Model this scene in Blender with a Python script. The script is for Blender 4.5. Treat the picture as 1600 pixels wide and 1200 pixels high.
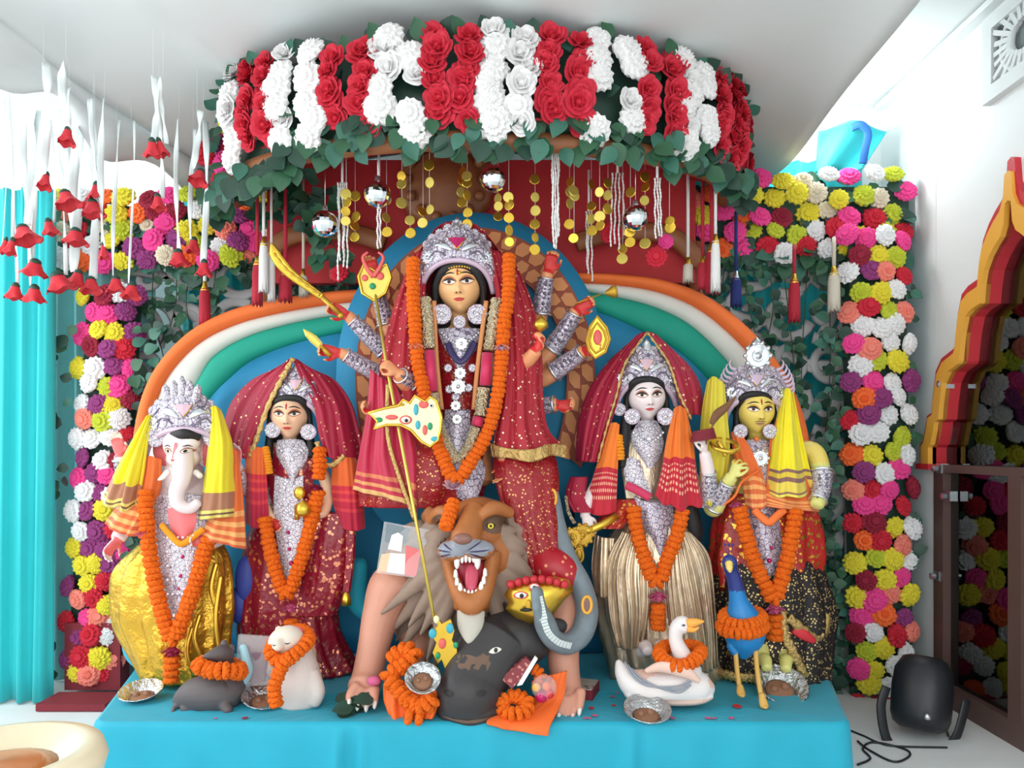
import bpy, bmesh, math, random
from math import pi, sin, cos, tan, sqrt, radians, atan2, exp, floor
from mathutils import Vector, Matrix, Quaternion, noise
from mathutils.bvhtree import BVHTree

for o in list(bpy.data.objects):
    bpy.data.objects.remove(o)
SC = bpy.context.scene
COL = SC.collection
random.seed(7)

# ---------------------------------------------------------------- camera
F, CX, HZ, ZC = 1200.0, 800.0, 700.0, 1.625      # focal length, centre column, horizon row (px), eye height (m)
cam_d = bpy.data.cameras.new('camera')
cam = bpy.data.objects.new('camera', cam_d)
COL.objects.link(cam)
cam.location = (0, 0, ZC)
cam.rotation_euler = (pi / 2, 0, 0)
cam_d.sensor_width = 36
cam_d.lens = 36 * F / 1600
cam_d.shift_y = (HZ - 600) / 1600
cam_d.clip_start = 0.05
SC.camera = cam

# ---------------------------------------------------------------- world, light, exposure
SC.view_settings.view_transform = 'Standard'
SC.view_settings.look = 'None'
SC.view_settings.gamma = 1
SC.view_settings.use_curve_mapping = False
SC.view_settings.exposure = 0.66
W = bpy.data.worlds.new('daylight')
SC.world = W
W.use_nodes = True
bgn = W.node_tree.nodes['Background']
bgn.inputs[0].default_value = (0.95, 0.99, 1.0, 1)
bgn.inputs[1].default_value = 1.05


def area_light(name, loc, rot, sx, sy, power, col):
    d = bpy.data.lights.new(name, 'AREA')
    d.shape = 'RECTANGLE'
    d.size, d.size_y = sx, sy
    d.energy = power
    d.color = col
    o = bpy.data.objects.new(name, d)
    o.location = loc
    o.rotation_euler = rot
    COL.objects.link(o)
    return o


# daylight through the open left side and through the open entrance behind the viewer
area_light('daylight_left_opening', (-3.6, 2.4, 2.3), (0, radians(-82), 0), 2.2, 3.4, 45, (0.93, 0.98, 1.0))
area_light('daylight_entrance', (0.2, -2.2, 2.3), (radians(82), 0, 0), 4.6, 2.4, 38, (1.0, 0.98, 0.95))


# ---------------------------------------------------------------- helpers
def P(px, py, Y):
    """world point seen at photo pixel (px, py), Y metres away"""
    return Vector(((px - CX) / F * Y, Y, ZC - (py - HZ) / F * Y))


def R(px, Y):
    return px * Y / F


def lin(c):
    return c / 12.92 if c <= 0.04045 else ((c + 0.055) / 1.055) ** 2.4


def rgb(r, g, b):
    return (lin(r / 255), lin(g / 255), lin(b / 255), 1)


def cat(p0, p1, p2, p3, t):
    return 0.5 * ((2 * p1) + (p2 - p0) * t + (2 * p0 - 5 * p1 + 4 * p2 - p3) * t * t + (3 * p1 - p0 - 3 * p2 + p3) * t ** 3)


def spline(pts, n, closed=False):
    """n points along a Catmull-Rom curve through pts (any vector type)"""
    m = len(pts)
    if m == 1:
        return [pts[0]] * n
    out = []
    for i in range(n):
        t = i / (n if closed else n - 1) * (m if closed else m - 1)
        k = min(int(floor(t)), m - 1 if closed else m - 2)
        f = t - k
        g = (lambda j: pts[j % m]) if closed else (lambda j: pts[max(0, min(m - 1, j))])
        out.append(cat(g(k - 1), g(k), g(k + 1), g(k + 2), f))
    return out


def even(pts, step=None, n=None):
    """resample a polyline at even spacing"""
    L = [0]
    for a, b in zip(pts, pts[1:]):
        L.append(L[-1] + (b - a).length)
    if n is None:
        n = max(2, int(round(L[-1] / step)) + 1)
    out, k = [], 0
    for i in range(n):
        d = L[-1] * i / (n - 1)
        while k < len(pts) - 2 and L[k + 1] < d:
            k += 1
        s = L[k + 1] - L[k]
        out.append(pts[k].lerp(pts[k + 1], (d - L[k]) / s if s > 1e-9 else 0))
    return out


class MB:
    """collects shapes for ONE mesh object"""
    def __init__(s):
        s.v, s.f, s.m, s.uv = [], [], [], {}

    def grid(s, rows, cu=False, cv=False, mi=0, flip=False):
        b = len(s.v)
        nv, nu = len(rows), len(rows[0])
        for j, r in enumerate(rows):
            for i, p in enumerate(r):
                s.uv[len(s.v)] = (i / max(1, nu - 1), j / max(1, nv - 1))
                s.v.append(Vector(p))
        for j in range(nv if cv else nv - 1):
            for i in range(nu if cu else nu - 1):
                a, c = b + j * nu + i, b + j * nu + (i + 1) % nu
                d, e = b + ((j + 1) % nv) * nu + (i + 1) % nu, b + ((j + 1) % nv) * nu + i
                s.f.append((e, d, c, a) if flip else (a, c, d, e))
                s.m.append(mi)
        return b

    def cap(s, idx, mi=0):
        s.f.append(tuple(idx))
        s.m.append(mi)

    def tube(s, path, rad, seg=12, mi=0, cap=True, up=None, closed=False):
        """rad: number or list; an entry may be (r_side, r_up)"""
        n = len(path)
        path = [Vector(p) for p in path]
        rows = []
        pu = None
        for i, p in enumerate(path):
            if closed:
                t = path[(i + 1) % n] - path[i - 1]
            else:
                t = path[min(i + 1, n - 1)] - path[max(i - 1, 0)]
            if t.length < 1e-9:
                t = Vector((0, 0, 1))
            t.normalize()
            if up is not None:
                u = Vector(up)
            elif pu is None:
                u = Vector((0, -1, 0)) if abs(t.y) < 0.9 else Vector((0, 0, 1))
            else:
                u = pu
            u = u - t * u.dot(t)
            if u.length < 1e-6:
                u = t.orthogonal()
            u.normalize()
            pu = u
            w = t.cross(u)
            r = rad[i] if isinstance(rad, (list, tuple)) and not (len(rad) == 2 and n != 2 and not isinstance(rad, list)) else rad
            ra, rb = r if isinstance(r, (tuple, list)) else (r, r)
            rows.append([p + w * (ra * cos(2 * pi * k / seg)) + u * (rb * sin(2 * pi * k / seg)) for k in range(seg)])
        b = s.grid(rows, cu=True, cv=closed, mi=mi)
        if cap and not closed:
            s.cap([b + k for k in range(seg)][::-1], mi)
            s.cap([b + (n - 1) * seg + k for k in range(seg)], mi)

    def limb(s, pts, n=None, seg=14, mi=0, up=None):
        """pts: (px, py, Y, radius px [, depth radius px]) smoothed into a rounded tapering tube"""
        vs = [(P(a[0], a[1], a[2]), R(a[3], a[2]), R(a[4] if len(a) > 4 else a[3], a[2])) for a in pts]
        n = n or 6 * len(pts)
        pp = spline([a[0] for a in vs], n)
        r1 = spline([a[1] for a in vs], n)
        r2 = spline([a[2] for a in vs], n)
        # rounded ends
        for e, sg in ((0, 1), (n - 1, -1)):
            d = (pp[e] - pp[e + sg])
            if d.length > 1e-9:
                d.normalize()
            q = pp[e] + d * min(r1[e], r2[e]) * 0.55
            if e == 0:
                pp.insert(0, q); r1.insert(0, r1[0] * 0.55); r2.insert(0, r2[0] * 0.55)
            else:
                pp.append(q); r1.append(r1[-1] * 0.55); r2.append(r2[-1] * 0.55)
            if e == 0:
                n += 1
        s.tube(pp, [(a, b) for a, b in zip(r1, r2)], seg, mi, True, up)

    def ball(s, c, r, seg=16, ring=10, rot=None, mi=0):
        r = Vector(r) if isinstance(r, (tuple, list, Vector)) else Vector((r, r, r))
        M = rot or Matrix.Identity(3)
        c = Vector(c)
        rows = []
        for j in range(1, ring):
            a = pi * j / ring
            rows.append([c + M @ Vector((r.x * sin(a) * cos(2 * pi * k / seg), r.y * sin(a) * sin(2 * pi * k / seg), r.z * cos(a))) for k in range(seg)])
        b = s.grid(rows, cu=True, mi=mi, flip=True)
        t = len(s.v); s.v.append(c + M @ Vector((0, 0, r.z)))
        u = len(s.v); s.v.append(c - M @ Vector((0, 0, r.z)))
        e = b + (ring - 2) * seg
        for k in range(seg):
            s.f.append((t, b + k, b + (k + 1) % seg)); s.m.append(mi)
            s.f.append((u, e + (k + 1) % seg, e + k)); s.m.append(mi)

    def box(s, c, d, rot=None, mi=0):
        c = Vector(c)
        M = rot or Matrix.Identity(3)
        b = len(s.v)
        for z in (-.5, .5):
            for y in (-.5, .5):
                for x in (-.5, .5):
                    s.v.append(c + M @ Vector((x * d[0], y * d[1], z * d[2])))
        for q in ((0, 2, 3, 1), (4, 5, 7, 6), (0, 1, 5, 4), (2, 6, 7, 3), (0, 4, 6, 2), (1, 3, 7, 5)):
            s.f.append(tuple(b + k for k in q)); s.m.append(mi)

    def lathe(s, prof, c=(0, 0, 0), seg=20, rot=None, mi=0, wav=None):
        """prof: (radius, height) pairs about the local z axis; wav(angle, j) scales the radius"""
        c = Vector(c)
        M = rot or Matrix.Identity(3)
        rows = []
        for j, (r, h) in enumerate(prof):
            row = []
            for k in range(seg):
                a = 2 * pi * k / seg
                q = wav(a, j) if wav else (1, 0)
                row.append(c + M @ Vector((r * q[0] * cos(a), r * q[0] * sin(a), h + q[1])))
            rows.append(row)
        s.grid(rows, cu=True, mi=mi)

    def prism(s, poly, axis, mi=0):
        """closed polygon (3-D points, in order) pushed along axis"""
        axis = Vector(axis)
        b = len(s.v)
        n = len(poly)
        for p in poly:
            s.v.append(Vector(p))
        for p in poly:
            s.v.append(Vector(p) + axis)
        s.cap([b + k for k in range(n)], mi)
        s.cap([b + n + k for k in range(n)][::-1], mi)
        for k in range(n):
            s.f.append((b + k, b + n + k, b + n + (k + 1) % n, b + (k + 1) % n)); s.m.append(mi)

    def mesh(s, name, mats, smooth=True, fix=True):
        me = bpy.data.meshes.new(name)
        me.from_pydata([tuple(p) for p in s.v], [], s.f)
        for m in (mats if isinstance(mats, (list, tuple)) else [mats]):
            me.materials.append(m)
        me.polygons.foreach_set('material_index', s.m)
        me.polygons.foreach_set('use_smooth', [smooth] * len(s.f))
        if s.uv:
            l = me.uv_layers.new(name='UVMap')
            vi = [0] * len(me.loops)
            me.loops.foreach_get('vertex_index', vi)
            flat = []
            for i in vi:
                flat.extend(s.uv.get(i, (0, 0)))
            l.data.foreach_set('uv', flat)
        if fix:
            bm = bmesh.new(); bm.from_mesh(me)
            bmesh.ops.recalc_face_normals(bm, faces=bm.faces)
            bm.to_mesh(me); bm.free()
        me.update()
        return me

    def build(s, name, mats, parent=None, smooth=True, fix=True, solid=0, label=None):
        c = Vector((0, 0, 0))
        for p in s.v:
            c += p
        c /= max(1, len(s.v))
        s.v = [p - c for p in s.v]
        me = s.mesh(name, mats, smooth, fix)
        o = put(name, me, c, parent)
        if solid:
            md = o.modifiers.new('thickness', 'SOLIDIFY')
            md.thickness = solid
            md.offset = 0
        if label:
            o['label'] = label
        return o


def put(name, me, loc, parent=None, rot=None, scale=None):
    o = bpy.data.objects.new(name, me)
    COL.objects.link(o)
    o.location = loc
    if rot is not None:
        o.rotation_mode = 'QUATERNION'
        o.rotation_quaternion = rot.to_quaternion() if isinstance(rot, Matrix) else rot
    if scale is not None:
        o.scale = (scale, scale, scale) if isinstance(scale, (int, float)) else scale
    if parent is not None:
        o.parent = parent
        o.matrix_parent_inverse = Matrix.Translation(-Vector(parent.location))   # parents are never rotated; every location is in world units
    return o


def thing(name, label, cat_, loc, group=None):
    o = bpy.data.objects.new(name, None)
    COL.objects.link(o)
    o.empty_display_size = 0.05
    o.location = loc
    o['label'] = label
    o['category'] = cat_
    if group:
        o['group'] = group
    return o


def tag(o, label, cat_, group=None):
    o['label'] = label
    o['category'] = cat_
    if group:
        o['group'] = group
    return o


def struct(o, label=None, cat_=None):
    o['kind'] = 'structure'
    if label:
        o['label'] = label
    if cat_:
        o['category'] = cat_
    return o


def stuff(o):
    o['kind'] = 'stuff'
    return o


def aim(d, up=(0, 0, 1)):
    """rotation whose local z points along d"""
    z = Vector(d).normalized()
    u = Vector(up)
    x = u.cross(z)
    if x.length < 1e-4:
        x = Vector((1, 0, 0)).cross(z)
        if x.length < 1e-4:
            x = Vector((0, 1, 0)).cross(z)
    x.normalize()
    y = z.cross(x)
    return Matrix((x, y, z)).transposed()


ORD = ['first', 'second', 'third', 'fourth', 'fifth', 'sixth', 'seventh', 'eighth', 'ninth', 'tenth', 'eleventh', 'twelfth',
       'thirteenth', 'fourteenth', 'fifteenth', 'sixteenth', 'seventeenth', 'eighteenth', 'nineteenth', 'twentieth']


# ---------------------------------------------------------------- materials
def nodes(name):
    m = bpy.data.materials.new(name)
    m.use_nodes = True
    nt = m.node_tree
    return m, nt, nt.nodes['Principled BSDF']


def mixn(nt, fac, a, b):
    n = nt.nodes.new('ShaderNodeMix')
    n.data_type = 'RGBA'
    for sock, val in ((n.inputs[0], fac), (n.inputs[6], a), (n.inputs[7], b)):
        if hasattr(val, 'links'):
            nt.links.new(val, sock)
        else:
            sock.default_value = val
    return n.outputs[2]


def mathn(nt, op, a, b=0.5):
    n = nt.nodes.new('ShaderNodeMath')
    n.operation = op
    for sock, val in ((n.inputs[0], a), (n.inputs[1], b)):
        if hasattr(val, 'links'):
            nt.links.new(val, sock)
        else:
            sock.default_value = val
    return n.outputs[0]


def coord(nt, kind='Object', scale=(1, 1, 1)):
    tc = nt.nodes.new('ShaderNodeTexCoord')
    mp = nt.nodes.new('ShaderNodeMapping')
    mp.inputs['Scale'].default_value = scale
    nt.links.new(tc.outputs[kind], mp.inputs[0])
    return mp.outputs[0]


def noisen(nt, vec, scale, detail=3):
    n = nt.nodes.new('ShaderNodeTexNoise')
    n.inputs['Scale'].default_value = scale
    n.inputs['Detail'].default_value = detail
    nt.links.new(vec, n.inputs['Vector'])
    return n.outputs[0]


def voron(nt, vec, scale, feature='F1'):
    n = nt.nodes.new('ShaderNodeTexVoronoi')
    n.feature = feature
    n.inputs['Scale'].default_value = scale
    nt.links.new(vec, n.inputs['Vector'])
    return n


def bumpn(nt, b, h, strength=0.3, dist=0.01):
    n = nt.nodes.new('ShaderNodeBump')
    n.inputs['Strength'].default_value = strength
    n.inputs['Distance'].default_value = dist
    nt.links.new(h, n.inputs['Height'])
    nt.links.new(n.outputs[0], b.inputs['Normal'])


def plain(name, c, rough=0.6, metal=0.0, var=0.0, vscale=8, bump=0.0, bscale=60, spec=0.5, sheen=0.0, emit=None):
    m, nt, b = nodes(name)
    b.inputs['Base Color'].default_value = c
    b.inputs['Roughness'].default_value = rough
    b.inputs['Metallic'].default_value = metal
    b.inputs['Specular IOR Level'].default_value = spec
    if sheen:
        b.inputs['Sheen Weight'].default_value = sheen
    v = coord(nt)
    if var:
        d = tuple(x * (1 - var) for x in c[:3]) + (1,)
        e = tuple(min(1, x * (1 + var * .6) + .01) for x in c[:3]) + (1,)
        nt.links.new(mixn(nt, noisen(nt, v, vscale), d, e), b.inputs['Base Color'])
    if bump:
        bumpn(nt, b, noisen(nt, v, bscale), bump, 0.004)
    if emit:
        b.inputs['Emission Color'].default_value = c
        b.inputs['Emission Strength'].default_value = emit
    return m


def print_cloth(name, base, dot, scale=60, size=0.33, metal=0.85, rough=0.45, base_rough=0.6, uv=False, bump=0.25, aniso=(1, 1, 1), fleck=0.0, wave=0.0):
    """cloth with woven or printed metallic motifs"""
    m, nt, b = nodes(name)
    v = coord(nt, 'UV' if uv else 'Object', aniso)
    vo = voron(nt, v, scale)
    f = mathn(nt, 'LESS_THAN', vo.outputs['Distance'], size)
    if fleck:
        g = mathn(nt, 'GREATER_THAN', noisen(nt, v, scale * .4), fleck)
        f = mathn(nt, 'MULTIPLY', f, g)
    d = tuple(x * .72 for x in base[:3]) + (1,)
    bc = mixn(nt, noisen(nt, v, scale * .12), d, base)
    nt.links.new(mixn(nt, f, bc, dot), b.inputs['Base Color'])
    nt.links.new(mathn(nt, 'MULTIPLY', f, metal), b.inputs['Metallic'])
    b.inputs['Roughness'].default_value = base_rough
    r = nt.nodes.new('ShaderNodeMapRange')
    nt.links.new(f, r.inputs[0])
    r.inputs[3].default_value, r.inputs[4].default_value = base_rough, rough
    nt.links.new(r.outputs[0], b.inputs['Roughness'])
    if bump:
        bumpn(nt, b, noisen(nt, v, scale * .5), bump, 0.01)
    return m


def foil(name, c, rough=0.3, scale=14, strength=0.8, metal=0.9, aniso=(1, 1, 1), var=0.25):
    """crumpled metallic cloth or foil"""
    m, nt, b = nodes(name)
    v = coord(nt, 'Object', aniso)
    b.inputs['Metallic'].default_value = metal
    b.inputs['Roughness'].default_value = rough
    n1 = noisen(nt, v, scale, 4)
    d = tuple(x * (1 - var) for x in c[:3]) + (1,)
    nt.links.new(mixn(nt, n1, d, c), b.inputs['Base Color'])
    bumpn(nt, b, n1, strength, 0.03)
    return m


def lace(name, c, hole, scale=55, size=0.18, metal=0.25):
    """silvery cut-work: packed ringed rosettes with dark gaps and small stones"""
    m, nt, b = nodes(name)
    v = coord(nt)
    vo = voron(nt, v, scale)
    d = vo.outputs['Distance']
    e = voron(nt, v, scale, 'DISTANCE_TO_EDGE')
    ring = mathn(nt, 'GREATER_THAN', mathn(nt, 'SINE', mathn(nt, 'MULTIPLY', d, 21.0)), .15)
    gap = mathn(nt, 'LESS_THAN', e.outputs['Distance'], .055)
    dot = mathn(nt, 'LESS_THAN', d, size * .75)
    lo_ = tuple(x * .74 for x in c[:3]) + (1,)
    hi_ = tuple(min(1, x * 1.32) for x in c[:3]) + (1,)
    c2 = mixn(nt, ring, lo_, hi_)
    c3 = mixn(nt, gap, c2, hole)
    nt.links.new(mixn(nt, mathn(nt, 'MULTIPLY', dot, mathn(nt, 'GREATER_THAN', noisen(nt, v, scale * .5), .52)), c3, hole), b.inputs['Base Color'])
    b.inputs['Metallic'].default_value = metal
    b.inputs['Roughness'].default_value = 0.36
    bumpn(nt, b, ring, 0.5, 0.004)
    return m


def ramp_cloth(name, stops, rough=0.7, bump=0.15, axis='Y', dots=None, var=0.12, sheen=0.2):
    """cloth whose woven bands run across its length; stops: (position, colour), hard edged"""
    m, nt, b = nodes(name)
    tc = nt.nodes.new('ShaderNodeTexCoord')
    sp = nt.nodes.new('ShaderNodeSeparateXYZ')
    nt.links.new(tc.outputs['UV'], sp.inputs[0])
    cr = nt.nodes.new('ShaderNodeValToRGB')
    cr.color_ramp.interpolation = 'CONSTANT'
    el = cr.color_ramp.elements
    el[0].position, el[0].color = stops[0]
    el[1].position, el[1].color = stops[1] if len(stops) > 1 else (1, stops[0][1])
    for p, c in stops[2:]:
        e = el.new(p)
        e.color = c
    nt.links.new(sp.outputs[axis], cr.inputs[0])
    ob = coord(nt)
    nz = noisen(nt, ob, 9)
    h = nt.nodes.new('ShaderNodeHueSaturation')
    nt.links.new(cr.outputs[0], h.inputs['Color'])
    nt.links.new(mathn(nt, 'ADD', mathn(nt, 'MULTIPLY', nz, var * 2), 1 - var), h.inputs['Value'])
    out = h.outputs[0]
    if dots:
        sc, lo, hi, dc = dots
        vo = nt.nodes.new('ShaderNodeTexVoronoi')
        vo.inputs['Randomness'].default_value = 0
        vo.inputs['Scale'].default_value = sc
        nt.links.new(tc.outputs['UV'], vo.inputs['Vector'])
        f = mathn(nt, 'LESS_THAN', vo.outputs['Distance'], 0.28)
        f = mathn(nt, 'MULTIPLY', f, mathn(nt, 'GREATER_THAN', sp.outputs[axis], lo))
        f = mathn(nt, 'MULTIPLY', f, mathn(nt, 'LESS_THAN', sp.outputs[axis], hi))
        out = mixn(nt, f, out, dc)
    nt.links.new(out, b.inputs['Base Color'])
    b.inputs['Roughness'].default_value = rough
    b.inputs['Sheen Weight'].default_value = sheen
    if bump:
        bumpn(nt, b, noisen(nt, ob, 40), bump, 0.01)
    return m


M = {}
M['white_wall'] = plain('white_painted_wall', rgb(236, 240, 240), 0.75, var=.03, vscale=2)
M['ceiling'] = plain('white_ceiling_paint', rgb(232, 238, 238), 0.8, var=.03, vscale=2)
M['white_cloth'] = plain('white_tent_cloth', rgb(226, 232, 232), 0.85, var=.05, vscale=1.5, bump=.12, bscale=30)
M['floor'] = plain('pale_floor', rgb(205, 208, 206), 0.5, var=.06, vscale=3)
M['dais_cloth'] = plain('white_ground_cloth', rgb(226, 228, 228), 0.8, var=.08, vscale=6, bump=.2, bscale=18)
M['turquoise'] = plain('turquoise_curtain_cloth', rgb(38, 196, 202), 0.75, var=.10, vscale=3, bump=.12, bscale=40, sheen=.15)
M['stage_blue'] = plain('sky_blue_stage_cloth', rgb(4, 166, 194), 0.62, var=.14, vscale=4, bump=.25, bscale=9, sheen=.1)
M['back_blue'] = plain('blue_backdrop_cloth', rgb(28, 134, 178), 0.7, var=.12, vscale=4, bump=.3, bscale=7)
M['band_orange'] = plain('orange_band_cloth', rgb(246, 118, 48), 0.7, var=.05, bump=.1)
M['band_white'] = plain('white_band_cloth', rgb(222, 220, 212), 0.7, var=.05, bump=.1)
M['band_green'] = plain('green_band_cloth', rgb(0, 158, 134), 0.7, var=.06, bump=.1)
M['maroon'] = plain('maroon_cloth', rgb(128, 30, 44), 0.75, var=.12, bump=.2, bscale=20)
M['red_panel'] = plain('red_panel_cloth', rgb(190, 42, 48), 0.7, var=.1)
M['wood_brown'] = plain('carved_brown_wood', rgb(150, 92, 54), 0.5, var=.18, vscale=12, bump=.3, bscale=30)
M['lattice'] = plain('grey_white_lattice_paint', rgb(196, 194, 196), 0.55, var=.05)
M['green_leaf'] = plain('green_leaf', rgb(46, 96, 66), 0.5, var=.35, vscale=18)
M['dark_leaf'] = plain('dark_green_leaf', rgb(32, 70, 56), 0.5, var=.35, vscale=18)
M['teal_leaf'] = plain('blue_green_leaf', rgb(52, 110, 92), 0.5, var=.3, vscale=18)
M['stem'] = plain('green_stem', rgb(52, 84, 52), 0.7)
M['gold'] = plain('polished_gold', rgb(232, 190, 70), 0.28, metal=.9, var=.12, vscale=30)
M['gold_matt'] = plain('matt_gold_paint', rgb(206, 160, 52), 0.45, metal=.55, var=.2, vscale=30)
M['silver'] = plain('bright_silver', rgb(225, 228, 234), 0.25, metal=.9, var=.08, vscale=40)
M['mirror'] = plain('mirror_tile', rgb(235, 240, 245), 0.06, metal=1.0)
M['black'] = plain('black_plastic', rgb(26, 28, 34), 0.42, var=.1)
M['marigold'] = plain('orange_marigold_petal', rgb(228, 102, 14), 0.85, var=.18, vscale=60, spec=.2)
M['marigold_light'] = plain('light_orange_marigold_petal', rgb(240, 150, 34), 0.85, var=.18, vscale=60, spec=.2)
for n_, c_ in (('pink', (240, 72, 150)), ('white', (238, 238, 240)), ('yellow', (232, 218, 62)), ('red', (206, 40, 60)), ('purple', (148, 62, 124)),
               ('salmon', (244, 138, 122)), ('orange', (248, 110, 52)), ('maroon', (150, 34, 58)), ('cream', (226, 214, 190)), ('lime', (196, 206, 60)), ('blue', (36, 66, 150))):
    M['fl_' + n_] = plain(n_ + '_paper_petal', rgb(*c_), 0.8, var=.14, vscale=40, spec=.25)
M['rose_red'] = plain('red_rose_petal', rgb(214, 44, 66), 0.65, var=.14, vscale=40, spec=.3)
M['rose_white'] = plain('white_rose_petal', rgb(240, 238, 238), 0.7, var=.06, vscale=40, spec=.3)
# ================================================================ the room
XR, YB, ZT = 2.26, 4.70, 3.71          # right wall, back wall, ceiling height
mb = MB(); mb.box((-0.35, 1.2, -0.05), (7.0, 7.4, 0.1))
struct(mb.build('floor', M['floor'], smooth=False))
mb = MB(); mb.box((-0.35, 1.2, ZT + .05), (7.0, 7.4, 0.1))
struct(mb.build('ceiling', M['ceiling'], smooth=False))
# back wall with a high opening on the left where the daylight shows
mb = MB()
mb.box((0.52, YB + .05, ZT / 2), (4.3, .1, ZT))
mb.box((-2.6, YB + .05, 1.45), (1.96, .1, 2.9))
struct(mb.build('wall_back', M['white_wall'], smooth=False))
mb = MB()
for x in (-3.5, -2.55, -1.64):
    mb.box((x, YB + .02, 3.26), (.035, .05, .72))
mb.box((-2.57, YB + .02, 2.92), (1.9, .06, .05)); mb.box((-2.57, YB + .02, 3.46), (1.9, .04, .03))
struct(mb.build('window_1', M['white_wall'], smooth=False))
# left side: posts and a low wall, open to the day
mb = MB()
mb.box((-3.75, 1.2, .3), (.1, 7.4, .6)); mb.box((-3.75, 1.2, 3.5), (.1, 7.4, .25))
for y in (-2.4, 0.2, 4.75):
    mb.box((-3.75, y, 1.8), (.12, .2, 3.6))
struct(mb.build('wall_left', M['white_wall'], smooth=False))

# ---- right wall with a pointed lobed niche
ARCH_PX = [(1590, 245), (1584.5, 252), (1582, 290), (1576, 312), (1565, 330), (1555, 350), (1546, 375), (1542, 400), (1539, 435), (1522, 447),
           (1512, 460), (1506, 490), (1501, 540), (1499, 545), (1480, 560), (1471, 580), (1466, 620), (1464, 645), (1457, 650), (1455, 665), (1450, 690), (1446, 695), (1446, 725)]
half = []
for a, b in ARCH_PX:
    Yd = XR * F / (a - CX)
    half.append((Yd, ZC - (b - HZ) / F * Yd))
YC = half[0][0]
ZS = half[-1][1]
arch = half[::-1] + [(2 * YC - y, z) for y, z in half[1:]]      # far foot ... peak ... near foot


def arch_s(k, dz=0):
    return [(YC + (y - YC) * k, ZS + (z - ZS) * k + dz) for y, z in arch]


hole = arch_s(.86)
mb = MB()
yf, yn = hole[0][0], hole[-1][0]
for a, b in ((yf + .003, YB + .1), (-2.4, yn - .003)):
    mb.box((XR + .05, (a + b) / 2, ZT / 2), (.1, abs(b - a), ZT))
for (y0, z0), (y1, z1) in zip(hole, hole[1:]):
    if abs(y0 - y1) < 1e-5:
        continue
    mb.grid([[(XR, y0, z0), (XR, y1, z1)], [(XR, y0, ZT), (XR, y1, ZT)]])
wr = struct(mb.build('wall_right', M['white_wall'], smooth=False))
M['arch_red'] = plain('red_arch_paint', rgb(198, 38, 50), 0.5, var=.06)
M['arch_yellow'] = plain('amber_arch_paint', rgb(238, 172, 62), 0.5, var=.06)


def band(name, k0, k1, proud, mat):
    o, i = arch_s(k0), arch_s(k1)
    m = MB()
    x0 = XR - proud
    m.grid([[(XR, *p) for p in o], [(x0, *p) for p in o], [(x0, *p) for p in i], [(XR, *p) for p in i]])
    return m.build(name, mat, niche, smooth=False)


niche = thing('display_niche', 'red and amber lobed arch niche with a glass front in the white side wall', 'niche', (XR, YC, 0))
band('outer_moulding', 1.0, .955, .03, M['arch_red'])
band('inner_moulding', .955, .86, .045, M['arch_yellow'])
mb = MB()
mb.grid([[(XR - .02, *p) for p in hole], [(XR + .07, *p) for p in hole]])
mb.build('arch_reveal', M['arch_red'], niche, smooth=False)
for a, b in ((arch[0][0], hole[0][0] - .02), (arch[-1][0], hole[-1][0] + .02)):
    mb = MB(); mb.box((XR + .01, (a + b) / 2, ZS - .012), (.13, abs(a - b), .03)); mb.build('arch_foot', M['arch_red'], niche, smooth=False)
M['cab_wood'] = plain('dark_brown_cabinet_wood', rgb(92, 68, 62), 0.4, var=.15, vscale=6)
M['cab_inner'] = plain('dull_brown_cabinet_lining', rgb(172, 164, 160), 0.6, var=.12)
mb = MB()
mb.box((XR + .62, YC, ZT / 2 - .2), (.03, 2.2, ZT - .4)); mb.box((XR + .36, YC + 1.0, 1.5), (.5, .03, 3.0)); mb.box((XR + .36, YC - 1.0, 1.5), (.5, .03, 3.0))
mb.build('back_lining', M['cab_inner'], niche, smooth=False)
mb = MB()
for y in (yf - .045, yn + .045, YC):
    mb.box((XR + .02, y, (ZS + .36) / 2), (.07, .09, ZS - .44))
mb.box((XR + .02, YC, .2), (.07, yf - yn, .4)); mb.box((XR + .02, YC, ZS - .02), (.07, yf - yn, .04))
mb.build('door_frame', M['cab_wood'], niche, smooth=False)
mb = MB(); mb.box((XR + .36, YC, 1.05), (.48, 1.9, .02)); mb.box((XR + .36, YC, .3), (.48, 1.9, .3))
mb.build('shelf', M['cab_wood'], niche, smooth=False)
m, nt, b = nodes('clear_cabinet_glass')
nt.nodes.remove(b)
gl = nt.nodes.new('ShaderNodeBsdfGlossy'); gl.inputs['Roughness'].default_value = .03; gl.inputs['Color'].default_value = (.95, 1, 1, 1)
tr = nt.nodes.new('ShaderNodeBsdfTransparent'); tr.inputs[0].default_value = (.78, .80, .80, 1)
fr = nt.nodes.new('ShaderNodeFresnel'); fr.inputs[0].default_value = 1.6
mx = nt.nodes.new('ShaderNodeMixShader')
nt.links.new(fr.outputs[0], mx.inputs[0]); nt.links.new(tr.outputs[0], mx.inputs[1]); nt.links.new(gl.outputs[0], mx.inputs[2])
nt.links.new(mx.outputs[0], nt.nodes['Material Output'].inputs[0])
M['glass'] = m
for a, b in ((yf - .08, YC + .045), (YC - .045, yn + .08)):
    mb = MB(); mb.box((XR + .03, (a + b) / 2, (ZS - .04 + .4) / 2), (.008, abs(a - b), ZS - .44))
    mb.build('glass_pane', M['glass'], niche, smooth=False)
mb = MB()
mb.prism([(XR + .055, *p) for p in hole], (.008, 0, 0))
mb.build('arch_glass', M['glass'], niche, smooth=False)
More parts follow.
